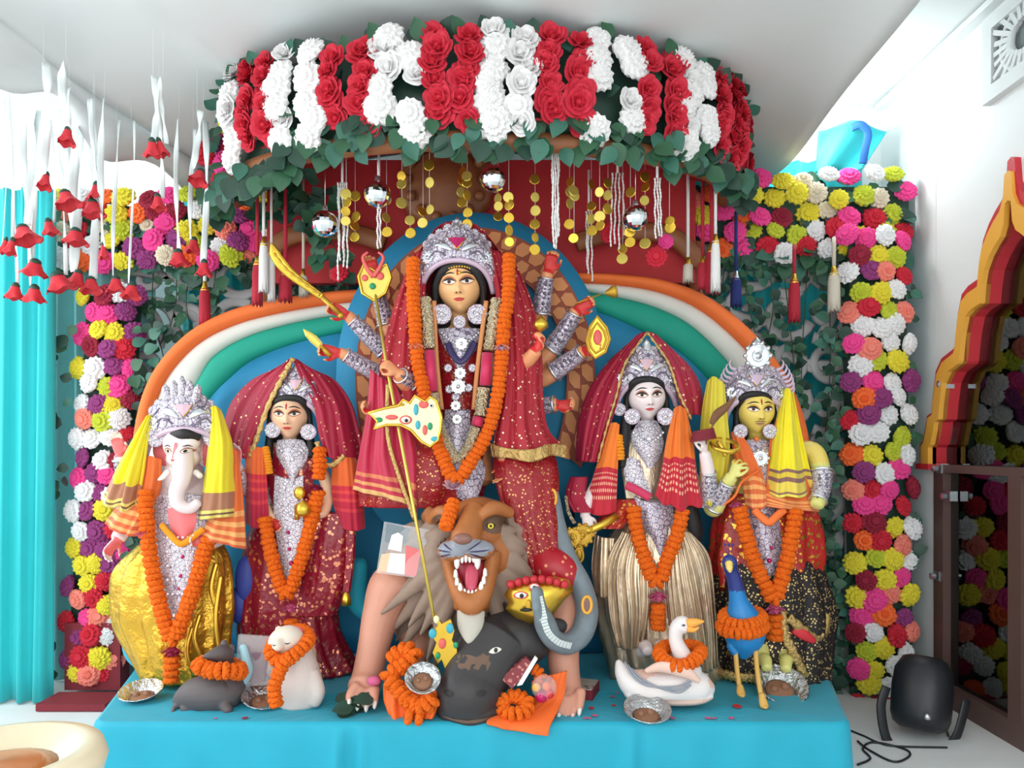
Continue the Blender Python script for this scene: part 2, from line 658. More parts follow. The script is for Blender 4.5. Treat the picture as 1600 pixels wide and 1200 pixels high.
for y, z in ((YC + .6, ZS - .02), (YC + .55, ZS + .42), (YC + .52, ZS - .16), (YC + .62, .95)):
    mb = MB(); mb.box((XR - .0, y, z), (.04, .05, .05)); mb.lathe([(.018, 0), (.018, .02), (.0, .024)], (XR - .03, y, z), 10, aim((-1, 0, 0)))
    mb.build('clamp', M['silver'], niche, smooth=False)
lm_ = thing('cabinet_lamp', 'bright white tube lamp inside the glass fronted niche', 'lamp', (XR + .5, 3.12, 1.66))
mb = MB(); mb.tube([(XR + .52, 3.05, 1.60), (XR + .52, 3.05, 1.84)], .03, 12); mb.build('tube', plain('lit_tube', (1, 1, .97, 1), .5, emit=5), lm_)
mb = MB(); mb.box((XR + .575, 3.05, 1.72), (.05, .05, .3)); mb.build('fitting', M['white_wall'], lm_, smooth=False)
# a small dressed figure standing on the shelf behind the glass
fig = thing('shelf_figurine', 'small red robed figurine with green leaf garland behind the niche glass', 'figurine', (XR + .3, 3.30, 1.06))
mb = MB(); mb.lathe([(.001, 0), (.13, 0), (.12, .12), (.08, .26), (.075, .34), (.03, .37)], (XR + .3, 3.30, 1.06), 18, wav=lambda a, j: (1 + .06 * sin(7 * a), 0))
mb.build('robe', M['arch_red'], fig)
mb = MB(); mb.ball((XR + .3, 3.30, 1.47), (.055, .055, .07)); mb.tube([(XR + .3, 3.30, 1.40), (XR + .3, 3.3, 1.44)], .025)
mb.build('head', M['band_white'], fig)
mb = MB(); mb.lathe([(.06, 0), (.065, .05), (.03, .1), (.0, .14)], (XR + .3, 3.30, 1.5), 14)
mb.build('crown', M['gold'], fig)
mb = MB(); mb.tube(spline([Vector((XR + .24, 3.30 + .07 * sin(a), 1.36 - .13 * (1 - cos(a)) )) for a in [(-pi + 2 * pi * k / 10) for k in range(11)]], 40), .016, 8)
mb.build('garland', M['green_leaf'], fig)

# ---- cornice strip and ventilator high on the right wall
mb = MB(); mb.box((XR - .03, 1.2, ZT - .025), (.06, 6.9, .03))
struct(mb.build('trim_1', M['white_wall'], smooth=False))
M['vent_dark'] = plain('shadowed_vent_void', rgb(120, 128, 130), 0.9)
M['vent_white'] = plain('cast_white_vent', rgb(222, 226, 226), 0.7, var=.05)
vt = thing('wall_ventilator', 'square white cast ventilator with fan shaped slots high on side wall', 'ventilator', (XR, 3.2, 3.2))
vy0, vy1, vz0, vz1 = 3.63, 3.05, 3.24, 3.64
cy, cz = (vy0 + vy1) / 2, (vz0 + vz1) / 2
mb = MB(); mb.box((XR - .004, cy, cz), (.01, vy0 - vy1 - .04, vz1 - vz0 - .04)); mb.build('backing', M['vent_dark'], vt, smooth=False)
mb = MB()
for y in (vy0 - .035, vy1 + .035):
    mb.box((XR - .02, y, cz), (.04, .07, vz1 - vz0 - .14))
for z in (vz0 + .035, vz1 - .035):
    mb.box((XR - .02, cy, z), (.04, vy0 - vy1, .07))
mb.build('frame', M['vent_white'], vt, smooth=False)
for k in range(24):
    a = 2 * pi * k / 24
    r0, r1 = .10, .25 if abs(sin(2 * a)) > .6 else .215
    mb = MB(); mb.box((XR - .018, cy + cos(a) * (r0 + r1) / 2, cz + sin(a) * (r0 + r1) / 2 * .8), (.03, r1 - r0, .022), Matrix.Rotation(a, 3, 'X'))
    mb.build('slat', M['vent_white'], vt, smooth=False)
mb = MB()
for r in (.10, .17):
    mb.tube([(XR - .02, cy + r * cos(2 * pi * k / 32), cz + r * .85 * sin(2 * pi * k / 32)) for k in range(32)], .013, 8, closed=True)
mb.build('ring', M['vent_white'], vt)

# ---- low white dais the stage stands on
mb = MB()
rows = []
for (z, g) in ((0.0, 0), (.26, 0), (.285, .02), (.29, .06)):
    rows.append([(-3.6 + 0, 2.35 + g, z), (2.255, 2.35 + g, z)])
rows.append([(-3.6, YB, .29), (2.255, YB, .29)])
mb.grid(rows)
struct(mb.build('floor_dais', M['dais_cloth'], smooth=False))

# ---- white tent cloth overhead
LE = spline([Vector((-2.4, .2, 3.5)), Vector((-2.25, 2.0, 3.42)), Vector((-2.1, 3.15, 3.36)), Vector((-1.9, 3.8, 3.27)), Vector((-1.66, 4.55, 3.16))], 60)
RE = spline([Vector((1.2, .2, 3.30)), Vector((1.36, 1.9, 3.27)), Vector((1.46, 2.8, 3.26)), Vector((1.52, 3.6, 3.30)), Vector((1.56, 4.3, 3.28)), Vector((1.5, 4.6, 3.25))], 60)
rows = []
for j in range(60):
    row = []
    for i in range(70):
        u = i / 69
        p = LE[j].lerp(RE[j], u)
        h = .20 * sin(pi * u) ** .7
        q = Vector((p.x - .08, p.y - 3.75))
        g = exp(-(q.x ** 2 + q.y ** 2) / .35)
        h -= .06 * g
        h += .018 * g * sin(9 * atan2(q.x, -q.y - .01))
        h += .012 * sin(3.1 * p.y + 5 * u) + .02 * sin(2 * pi * u * 2.1 + .6 * p.y) * sin(pi * u)
        s_ = (p.x + 1.72 - .35 * (p.y - 2.6))
        h -= .02 * exp(-(s_ / .02) ** 2)
        # right hem rolls down
        h -= .05 * exp(-((1 - u) / .03) ** 2)
        row.append(Vector((p.x, p.y, min(p.z + h, ZT - .02))))
    rows.append(row)
mb = MB(); mb.grid(rows)
o = mb.build('ceiling_cloth', M['white_cloth'], solid=.006)
tag(o, 'white tent cloth stretched overhead above the flower canopy', 'ceiling cloth')
# loose swag hanging along its left edge
rows = []
for k in range(7):
    row = []
    for j in range(60):
        t = j / 59
        p = LE[j]
        d = (.20 + .07 * sin(9 * t * pi)) * (k / 6)
        row.append(Vector((p.x + .03 * sin(k * 1.1 + 14 * t) - .05 * k / 6, p.y, p.z - d + .02)))
    rows.append(row)
mb = MB(); mb.grid(rows)
tag(mb.build('valance', M['white_cloth'], solid=.006), 'white cloth swag along the open left edge of the tent', 'valance')
# gathered corner of tent cloth and its lamp
mb = MB()
rows = []
for k in range(14):
    t = k / 13
    c = P(1228 + 10 * t, 150 + 95 * t, 4.3)
    r = .16 * (1 - t) ** 1.4 + .02
    rows.append([c + Vector((r * cos(a) * (1 + .2 * sin(5 * a)), .5 * r * sin(a), 0)) for a in [2 * pi * i / 28 for i in range(28)]])
mb.grid(rows, cu=True)
tag(mb.build('gathered_cloth', M['white_cloth']), 'gathered corner of the white tent cloth above the right flower beam', 'cloth')
lampo = thing('flood_lamp', 'small bright white lamp shining beside the gathered tent cloth', 'lamp', P(1262, 185, 4.35))
mb = MB(); mb.ball(P(1262, 188, 4.35), .035)
mb.build('bulb', plain('lit_bulb', (1, 1, 1, 1), .5, emit=14), lampo)
mb = MB(); mb.lathe([(.0, .06), (.02, .06), (.03, .03), (.03, .02)], P(1262, 178, 4.35), 16)
mb.tube([P(1262, 170, 4.35), P(1264, 140, 4.35), Vector((1.66, 4.36, ZT))], .006, 8)
mb.build('holder', M['white_wall'], lampo)
d = bpy.data.lights.new('lamp_light', 'POINT'); d.energy = 9; d.color = (.95, .98, 1); d.shadow_soft_size = .06
lo = bpy.data.objects.new('lamp_light', d); COL.objects.link(lo); lo.location = P(1262, 188, 4.3) + Vector((0.02, -.06, -.02))


# ---- turquoise curtains
def curtain(name, x0, x1, y, z0, z1, pleats, amp, mat, label, seed=0, lean=0):
    n = int(pleats * 10)
    rows = []
    for j in range(16):
        t = j / 15
        row = []
        for i in range(n + 1):
            u = i / n
            a = 2 * pi * pleats * u + seed + .5 * sin(3 * u + seed) + .4 * sin(2.2 * t + 5 * u)
            row.append(Vector((x0 + (x1 - x0) * u + .25 * amp * sin(a * .5 + seed) * t + lean * t, y + amp * (.7 + .3 * t) * sin(a) + .3 * amp * sin(2.3 * a), z1 + (z0 - z1) * t)))
        rows.append(row)
    m_ = MB(); m_.grid(rows)
    return tag(m_.build(name, mat, solid=.004), label, 'curtain')


curtain('curtain', -1.98, 2.1, 4.60, .30, 3.34, 34, .025, M['turquoise'], 'long turquoise curtain hanging behind the grey lattice and statues', 1)
curtain('curtain', -3.30, -2.40, 4.02, .30, 2.98, 9, .032, M['turquoise'], 'bright turquoise curtain at the far left beside the flower pillar', 2, -.02)
M['pale_turq'] = plain('pale_turquoise_sheer', rgb(150, 214, 216), .8, var=.06)
curtain('curtain', -2.62, -2.05, 4.40, .30, 3.0, 5, .02, M['pale_turq'], 'pale turquoise curtain strip between bright curtain and left flower pillar', 3)
# turquoise cloth knotted with a blue strip, above the right beam
mb = MB()
rows = []
for k in range(10):
    t = k / 9
    rows.append([P(1278 + (1352 + 34 * (1 - t) - 1278) * u - 4 * t, 205 - 14 * sin(pi * u) * (1 - t) + 62 * t + 3 * sin(9 * u + 2 * t), 4.4 + .03 * sin(8 * u + 3 * t)) for u in [i / 24 for i in range(25)]])
mb.grid(rows)
tc_ = tag(mb.build('draped_cloth', M['turquoise'], solid=.006), 'turquoise cloth tied up with a blue strip above the right flower beam', 'cloth')
mb = MB(); mb.tube(spline([P(1330, 200, 4.36), P(1345, 195, 4.34), P(1356, 208, 4.34), P(1352, 232, 4.34), P(1348, 256, 4.36)], 24), [(.022, .006)] * 24, 8)
mb.build('tie_strip', plain('deep_blue_strip', rgb(30, 96, 170), .7), tc_)
mb = MB(); mb.tube([P(1345, 197, 4.36), Vector((P(1345, 197, 4.36).x + .05, 4.40, ZT))], .004, 6); mb.build('cord', M['white_cloth'], tc_)
# ================================================================ stage and backdrop
ZP = .55                                # top of the blue stage
FL, FR = (135 - CX) / F * 3.0, (1338 - CX) / F * 3.0     # front corners
BL, BR = -1.98, 1.68                                     # back corners


def stage_outline(g):
    """front-left ... back-left, rounded front corners, pulled in by g"""
    pts = []
    r = .07
    for k in range(7):
        a = pi + (pi / 2) * k / 6
        pts.append(Vector((FL + r + (r - g) * cos(a) + 0, 3.0 + r + (r - g) * sin(a), 0)))
    n = 150
    for k in range(1, n):
        pts.append(Vector((FL + r + (FR - FL - 2 * r) * k / n, 3.0 + g, 0)))
    for k in range(7):
        a = 1.5 * pi + (pi / 2) * k / 6
        pts.append(Vector((FR - r + (r - g) * cos(a), 3.0 + r + (r - g) * sin(a), 0)))
    pts.append(Vector((BR - g, 4.25, 0)))
    pts.append(Vector((BL + g, 4.25, 0)))
    return pts


rows = []
for z, g in ((.28, -.02), (.34, -.016), (.40, -.012), (.46, -.008), (.50, -.004), (ZP - .02, 0), (ZP - .006, .006), (ZP, .02)):
    row = []
    for i, p in enumerate(stage_outline(g)):
        w = (ZP - z) / .27
        q = CX + p.x / 3.0 * F
        cr = sum(s_ * exp(-((q - c0 - 14 * (z - .4)) / d0) ** 2) for c0, d0, s_ in ((528, 7, .022), (548, 9, -.016), (566, 7, .012), (985, 8, .016), (1004, 9, -.012), (770, 20, .006), (300, 26, .006), (1180, 22, .006)))
        row.append(Vector((p.x, p.y - w * (.006 * sin(i * .22) + .005 * sin(i * .6 + 4 * z)) - cr * min(1, w * 2.5), z)))
    rows.append(row)
mb = MB()
mb.grid(rows, cu=True)
top = stage_outline(.02)
ctr = []
for k in range(1, 8):
    ctr.append([Vector((p.x * (1 - k / 8) + (-.15) * k / 8, p.y * (1 - k / 8) + 3.6 * k / 8, ZP + .002 * sin(i * 1.3 + k))) for i, p in enumerate(top)])
mb.grid([[Vector((p.x, p.y, ZP)) for p in top]] + ctr, cu=True)
b0 = len(mb.v) - len(top)
mb.cap([b0 + k for k in range(len(top))])
stage = mb.build('stage_platform', M['stage_blue'])
tag(stage, 'low stage covered in sky blue cloth under all the statues', 'platform')

# ---- backdrop: left lobe, right lobe, centre disc
YK = 4.02
back = thing('backdrop', 'blue fan shaped backdrop with orange white and green rims behind statues', 'backdrop', (-.1, YK, ZP))
LO = [(206, 760), (208, 690), (222, 620), (250, 565), (300, 515), (365, 483), (440, 466), (520, 455), (600, 450)]
RO = [(900, 426), (960, 428), (1030, 436), (1100, 460), (1165, 508), (1215, 565), (1245, 620), (1263, 680), (1268, 760)]


def inset(pts, d):
    """polyline moved d px to its inner side (towards the middle of the backdrop)"""
    c = (737, 900)
    out = []
    for i, (x, y) in enumerate(pts):
        a, b_ = pts[max(0, i - 1)], pts[min(len(pts) - 1, i + 1)]
        nx, ny = -(b_[1] - a[1]), b_[0] - a[0]
        l = sqrt(nx * nx + ny * ny)
        nx, ny = nx / l, ny / l
        if (c[0] - x) * nx + (c[1] - y) * ny < 0:
            nx, ny = -nx, -ny
        out.append((x + nx * d[i], y + ny * d[i]))
    return out


def flat_band(name, o, i, mat, th, parent, y0=YK):
    """padded band between two pixel polylines"""
    n = 60
    A = spline([P(x, y, y0) for x, y in o], n)
    B = spline([P(x, y, y0) for x, y in i], n)
    rows = []
    for k in range(9):
        u = k / 8
        bul = th * (1 - abs(2 * u - 1) ** 3)
        rows.append([a.lerp(b_, u) + Vector((0, -bul, 0)) for a, b_ in zip(A, B)])
    rows.append([b_ + Vector((0, .05, 0)) for b_ in B])
    rows.append([a + Vector((0, .05, 0)) for a in A])
    m_ = MB(); m_.grid(rows, cv=True)
    return m_.build(name, mat, parent)


for side, O, w1, w2, w3 in (('left', LO, [24] * 6 + [22, 20, 18], [26, 30, 36, 42, 30, 24, 20, 18, 16], [30, 30, 30, 34, 44, 38, 34, 30, 26]),
                            ('right', RO, [16, 17, 20, 24, 27, 28, 28, 26, 26], [12, 18, 24, 28, 32, 36, 38, 36, 34], [24, 34, 44, 46, 44, 40, 36, 30, 30])):
    a = O
    b_ = inset(O, w1)
    c_ = inset(O, [x + y for x, y in zip(w1, w2)])
    d_ = inset(O, [x + y + z for x, y, z in zip(w1, w2, w3)])
    flat_band('orange_rim', a, b_, M['band_orange'], .045, back)
    flat_band('white_rim', b_, c_, M['band_white'], .030, back)
    flat_band('green_rim', c_, d_, M['band_green'], .035, back)
    # blue field
    inner = spline([P(x, y, YK) for x, y in d_], 50)
    zb = ZP + .01
    m_ = MB()
    rows = []
    for k in range(16):
        u = k / 15
        row = []
        for i, p in enumerate(inner):
            q = p.lerp(Vector((p.x, p.y, zb)), u)
            row.append(q + Vector((0, -.02 * sin(pi * u) - .012 * sin(9 * u + i * .35), 0)))
        rows.append(row)
    m_.grid(rows)
    m_.build('blue_field', M['back_blue'], back, solid=.03)
m_ = MB()
m_.grid([[P(500 + 480 * i / 30, 640 + 380 * j / 12, 4.09) + Vector((0, -.012 * sin(i * .9 + j * .2), 0)) for i in range(31)] for j in range(13)])
m_.build('blue_field', M['back_blue'], back, solid=.02)
# small handwriting on the right white rim
mb = MB()
for pts in ([(1141, 500), (1146, 512)], [(1148, 503), (1144, 510)], [(1146, 506), (1152, 514)], [(1157, 510), (1162, 514)]):
    mb.tube([P(x, y, YK - .038) for x, y in pts], .0022, 6)
mb.build('pencil_mark', M['black'], back)
# lower rolled blue cloth that bulges at the foot of the backdrop
for pts in ([(205, 985), (212, 1015), (226, 1030), (240, 1034)], [(560, 880), (556, 920), (562, 945), (580, 962)]):
    mb = MB()
    mb.limb([(x, y, 3.72, 8 + 10 * sin(pi * (.25 + .6 * i / 3))) for i, (x, y) in enumerate(pts)])
    mb.build('rolled_hem', M['stage_blue'], back)

# centre disc and the plaited arch
DC = (738, 590)
disc = thing('halo_arch', 'blue round panel with a tan plaited arch behind the ten armed goddess', 'halo panel', (-.2, 3.96, ZP))
mb = MB()
ring = [P(DC[0] + 213 * cos(a) * (1 if sin(a) > 0 else 1), DC[1] - 258 * sin(a) if sin(a) > 0 else DC[1] - 300 * sin(a), 3.90) for a in [2 * pi * k / 72 for k in range(72)]]
cen = P(*DC, 3.90)
rows = [[q + Vector((0, .05, 0)) for q in ring], ring]
for k in range(1, 6):
    rows.append([q.lerp(cen, k / 6) + Vector((0, -.03 * sin(k / 6 * pi * .5), 0)) for q in ring])
mb.grid(rows, cu=True)
b0 = len(mb.v) - 72
mb.cap([b0 + k for k in range(72)])
mb.build('blue_disc', M['back_blue'], disc)
M['arch_brown'] = plain('red_brown_arch_paint', rgb(150, 66, 36), .6, var=.08)
M['arch_tan'] = plain('tan_arch_paint', rgb(214, 140, 84), .6, var=.1)
AO, AI = [], []
for k in range(61):
    a = radians(-28 + 236 * k / 60)
    AO.append(P(DC[0] + 5 + 186 * cos(a), DC[1] - 232 * sin(a) if sin(a) > 0 else DC[1] - 300 * sin(a), 3.86))
    AI.append(P(DC[0] + 5 + 142 * cos(a), DC[1] - 176 * sin(a) if sin(a) > 0 else DC[1] - 230 * sin(a), 3.86))
mb = MB()
mb.grid([AO, [p + Vector((0, -.03, 0)) for p in AO], [p + Vector((0, -.03, 0)) for p in AI], AI])
mb.build('arch_band', M['arch_brown'], disc, smooth=False)
for k in range(30):
    i = k * 2
    for u0, u1 in ((.06, .48), (.52, .94)):
        sh = 1.3 if u0 < .3 else 0
        j0, j1 = i + .12 + sh * .5, i + 1.88 + sh * .5
        def at_(j, u):
            j = min(j, 59.99)
            f = int(j)
            return AO[f].lerp(AO[f + 1], j - f).lerp(AI[f].lerp(AI[f + 1], j - f), u) + Vector((0, -.03, 0))
        poly = [at_(j0, u0), at_((j0 + j1) / 2 + .3, u0 + .02), at_(j1, (u0 + u1) / 2), at_(j1 - .1, u1), at_((j0 + j1) / 2 - .3, u1 - .02), at_(j0, (u0 + u1) / 2)]
        m_ = MB(); m_.prism(poly, (0, -.006, 0))
        m_.build('plait_leaf', M['arch_tan'], disc, smooth=False)


# ================================================================ flower and leaf kinds (shared meshes)
def m_carnation(seed, mat):
    rnd = random.Random(seed)
    prof = [(.0, .62), (.30, .64), (.34, .50), (.62, .52), (.68, .34), (.92, .26), (.98, .05), (.8, -.18), (.3, -.35)]
    ph = [rnd.uniform(0, 6) for _ in prof]
    m_ = MB()
    m_.lathe(prof, seg=26, wav=lambda a, j: (1 + .09 * sin(13 * a + ph[j]) + .04 * sin(5 * a + ph[j] * 2), .05 * sin(13 * a + ph[j] + 1.4) if 0 < j < 7 else 0))
    return m_.mesh('carnation', mat, smooth=False)


def petal(m_, ang, tilt, r0, w, h, curl, seed, blunt=False):
    """one cupped petal about the z axis"""
    rows = []
    ca, sa = cos(ang), sin(ang)
    for j in range(5):
        t = j / 4
        row = []
        for i in range(5):
            u = i / 4 * 2 - 1
            ww = w * (.45 + .62 * sin(pi * (.12 + .62 * t)) if blunt else sin(pi * min(1, .25 + .62 * t))) * u
            out = r0 + h * t * sin(tilt) + curl * t ** 3 - .35 * w * u * u * (1 - .5 * t)
            up = h * t * cos(tilt) - curl * .6 * t ** 3 - .08 * h * abs(u) ** 3 + .03 * sin(5 * u + seed)
            if blunt:
                k_ = .30 * h * abs(u) ** 2.6 * t
                out -= k_ * sin(tilt); up -= k_ * cos(tilt)
            row.append(Vector((ca * out - sa * ww, sa * out + ca * ww, up)))
        rows.append(row)
    m_.grid(rows)


def m_rose(seed, mat):
    rnd = random.Random(seed)
    m_ = MB()
    for n, tilt, r0, w, h, curl in ((5, 1.05, .12, .58, .86, .10), (5, .72, .12, .52, .80, .10), (4, .40, .10, .42, .74, .08), (3, .14, .07, .28, .70, .03)):
        a0 = rnd.uniform(0, 6)
        for k in range(n):
            petal(m_, a0 + 2 * pi * k / n + rnd.uniform(-.12, .12), tilt + rnd.uniform(-.08, .08), r0, w, h, curl, rnd.uniform(0, 6), True)
    m_.ball((0, 0, .15), (.25, .25, .35), 10, 6)
    return m_.mesh('rose', mat, fix=False)


def m_leaf(mat, w=.42, fold=.12, bend=.18):
    m_ = MB()
    rows = []
    for j in range(7):
        t = j / 6
        ww = w * (sin(pi * t ** .8) ** .9 if 0 < t < 1 else 0) + .004
        z = -bend * t * t
        rows.append([Vector((-ww, t, z + fold * ww)), Vector((-ww * .5, t, z + fold * .35 * ww)), Vector((0, t, z)), Vector((ww * .5, t, z + fold * .35 * ww)), Vector((ww, t, z + fold * ww))])
    m_.grid(rows)
    return m_.mesh('leaf', mat)


def m_marigold(seed, mat):
    rnd = random.Random(seed)
    prof = [(.25, .32), (.62, .40), (.86, .30), (1.0, .10), (1.0, -.12), (.86, -.30), (.62, -.38), (.25, -.32)]
    ph = [rnd.uniform(0, 6) for _ in prof]
    m_ = MB()
    m_.lathe(prof, seg=18, wav=lambda a, j: (1 + .07 * sin(9 * a + ph[j]) + .05 * sin(4 * a + ph[j]), .05 * sin(9 * a + ph[j])))
    b = 0
    m_.cap(list(range(18))[::-1]); m_.cap([len(m_.v) - 18 + k for k in range(18)])
    return m_.mesh('marigold', mat, smooth=False)


CARN = {c: [m_carnation(i + 10 * k, M['fl_' + c]) for i in range(2)] for k, c in enumerate(('pink', 'white', 'yellow', 'red', 'purple', 'salmon', 'orange', 'maroon', 'cream', 'lime', 'blue'))}
ROSE = {'red': [m_rose(i, M['rose_red']) for i in range(3)], 'white': [m_rose(i + 5, M['rose_white']) for i in range(3)]}
for i in range(5):
    ROSE['white'].append(m_carnation(90 + i, M['rose_white']))
LEAF = [m_leaf(M['green_leaf']), m_leaf(M['dark_leaf'], .48), m_leaf(M['teal_leaf'], .40, .2, .25)]
MARI = [m_marigold(i, M['marigold']) for i in range(3)]
MARL = [m_marigold(i, M['marigold_light']) for i in range(2)]


def jrot(d, spin=None, jit=.25, rnd=random):
    v = Vector(d).normalized() + Vector((rnd.uniform(-jit, jit), rnd.uniform(-jit, jit) * .5, rnd.uniform(-jit, jit)))
    return aim(v) @ Matrix.Rotation(rnd.uniform(0, 2 * pi) if spin is None else spin, 3, 'Z')


def leaf(parent, loc, d, face=(0, -1, 0), size=.06, kind=None, rnd=random):
    """leaf pointing along d, upper side turned to face"""
    y = Vector(d).normalized()
    z = Vector(face) - y * Vector(face).dot(y)
    if z.length < 1e-3:
        z = y.orthogonal()
    z.normalize()
    x = y.cross(z)
    Rm = Matrix((x, y, z)).transposed()
    return put('leaf', LEAF[rnd.choice((0, 0, 1, 1, 2)) if kind is None else kind], loc, parent, Rm, size)


# ---------------------------------------------------------------- flower pillars and beams
def pillar(name, label, x0, x1, y0, y1, lean, Y, seed, seq, n_across=4):
    rnd = random.Random(seed)
    t = thing(name, label, 'flower pillar', P((x0 + x1) / 2 + lean, y1, Y) * 1)
    m_ = MB()
    a, b_ = P(x0 + 14, y0, Y + .05), P(x1 - 14, y0, Y + .05)
    c_, d_ = P(x1 - 14 + lean, y1 + 4, Y + .05), P(x0 + 14 + lean, y1 + 4, Y + .05)
    m_.prism([a, b_, c_, d_], (0, .10, 0))
    m_.build('post', M['dark_leaf'], t, smooth=False)
    r = R(17.5, Y)
    step = 27.0
    n = int((y1 - y0) / step)
    k = 0
    for j in range(n + 1):
        f = j / n
        xs = x0 + lean * f
        w = x1 - x0
        m = n_across if j % 2 == 0 else n_across - 1
        for i in range(m):
            px = xs + w * ((i + .5) / n_across if j % 2 == 0 else (i + 1) / n_across) + rnd.uniform(-5, 5)
            py = y0 + (y1 - y0) * f + rnd.uniform(-6, 6)
            e = abs((px - xs) / w * 2 - 1)
            c = seq[(k * 5 + j * 2 + rnd.randint(0, 3)) % len(seq)]
            k += 1
            side = ((px - xs) / w * 2 - 1)
            put('carnation', rnd.choice(CARN[c]), P(px, py, Y - .015 + .05 * e * e + rnd.uniform(-.015, .015)), t, jrot((side * .8, -1, .1), rnd=rnd), r * rnd.uniform(.9, 1.12))
    return t, rnd


SEQ = ['pink', 'white', 'yellow', 'red', 'purple', 'white', 'pink', 'lime', 'maroon', 'yellow', 'white', 'pink', 'purple', 'salmon']
post_left, rnd = pillar('floral_post', 'left pillar of pink white yellow and purple pompom flowers beside the turquoise curtain', 122, 222, 462, 1052, -30, 4.16, 3, SEQ)
t = post_left
for _ in range(34):
    py = rnd.uniform(480, 1060)
    px = 112 - 32 * (py - 462) / 614 + rnd.uniform(-26, 10)
    leaf(t, P(px, py, 4.1), (rnd.uniform(-1, .1), rnd.uniform(-.4, .2), rnd.uniform(-.8, .5)), (.2, -1, .3), R(rnd.uniform(16, 26), 4.1), rnd=rnd)
for _ in range(40):
    py = rnd.uniform(480, 1000)
    px = 222 - 32 * (py - 462) / 614 + rnd.uniform(-12, 24)
    leaf(t, P(px, py, 4.12), (rnd.uniform(-.2, 1), rnd.uniform(-.4, .2), rnd.uniform(-.8, .5)), (.2, -1, .3), R(rnd.uniform(16, 26), 4.1), rnd=rnd)
t, rnd = pillar('floral_post', 'right pillar of mixed pompom flowers beside the white side wall', 1312, 1428, 372, 1100, 14, 4.12, 4,
                ['red', 'yellow', 'white', 'pink', 'purple', 'red', 'lime', 'pink', 'white', 'maroon', 'salmon', 'yellow', 'white', 'orange'])
for _ in range(60):
    py = rnd.uniform(400, 1110)
    px = 1310 + 12 * (py - 372) / 700 + rnd.uniform(-34, 8)
    leaf(t, P(px, py, 4.16), (rnd.uniform(-1, .6), rnd.uniform(-.4, .2), rnd.uniform(-.8, .5)), (-.2, -1, .3), R(rnd.uniform(16, 26), 4.1), rnd=rnd)
for _ in range(20):
    py = rnd.uniform(440, 1000)
    leaf(t, P(1424 + rnd.uniform(-8, 4), py, 4.13), (rnd.uniform(0, 1), rnd.uniform(-.4, .2), rnd.uniform(-.8, .5)), (-.2, -1, .3), R(rnd.uniform(14, 22), 4.1), rnd=rnd)
# foot of the left post
mb = MB()
c_ = P(127, 1104, 3.98)
mb.box((c_.x, 3.98, .312), (.35, .20, .035))
c_ = P(152, 1050, 4.19)
mb.box((c_.x, 4.19, .50), (.30, .10, .36))
mb.build('foot', M['maroon'], post_left, smooth=False)


def beam(name, label, x0, x1, ytop, ybot, Y, seed, seq, skip=None):
    rnd = random.Random(seed)
    t = thing(name, label, 'flower beam', P((x0 + x1) / 2, ybot, Y))
    m_ = MB()
    m_.prism([P(x0, ytop + 14, Y + .05), P(x1, ytop + 14, Y + .05), P(x1, ybot - 14, Y + .05), P(x0, ybot - 14, Y + .05)], (0, .1, 0))
    m_.build('rail', M['dark_leaf'], t, smooth=False)
    r = R(17, Y)
    nr = max(2, int(round((ybot - ytop) / 27)))
    k = 0
    for j in range(nr + 1):
        n = int((x1 - x0) / 31)
        for i in range(n):
            px = x0 + (x1 - x0) * (i + .25 + .5 * (j % 2)) / n + rnd.uniform(-6, 6)
            py = ytop + (ybot - ytop) * j / nr + rnd.uniform(-7, 7)
            if skip and skip(px, py):
                continue
            c = rnd.choice(seq)
            put('carnation', rnd.choice(CARN[c]), P(px, py, Y - .01 + rnd.uniform(-.03, .03)), t, jrot((0, -1, .15 + .5 * (j == 0) - .5 * (j == nr)), rnd=rnd), r * rnd.uniform(.88, 1.15))
    for _ in range(int((x1 - x0) / 3.6)):
        px = rnd.uniform(x0, x1)
        py = rnd.choice((ybot + rnd.uniform(-2, 26), ytop + rnd.uniform(0, ybot - ytop)))
        if skip and skip(px, py):
            continue
        leaf(t, P(px, py, Y - .0), (rnd.uniform(-1, 1), -.3, rnd.uniform(-1.2, .2)), (0, -1, .3), R(rnd.uniform(18, 30), Y), rnd=rnd)
    return t


SEQ2 = ['pink', 'red', 'white', 'yellow', 'purple', 'salmon', 'pink', 'red', 'white', 'orange', 'lime', 'maroon', 'yellow', 'cream']
beam('floral_rail', 'left flower beam of mixed pompoms above the grey lattice', 90, 640, 308, 405, 4.25, 11, SEQ2, skip=lambda x, y: x > 560 and y < 330)
beam('floral_rail', 'right flower beam of mixed pompoms under the gathered tent cloth', 1050, 1420, 278, 392, 4.25, 12, SEQ2 + ['yellow', 'pink', 'red'], skip=lambda x, y: (x < 1120 and y > 360) or (x > 1250 and y < 268))

# ---------------------------------------------------------------- lattice panels with ivy
def spiral(c, r, turns, a0, n=26, flip=1, Y=4.36):
    pts = []
    for k in range(n):
        t = k / (n - 1)
        a = a0 + flip * 2 * pi * turns * t
        q = r * (1 - .82 * t)
        pts.append(P(c[0] + q * cos(a), c[1] - q * sin(a), Y))
    return pts


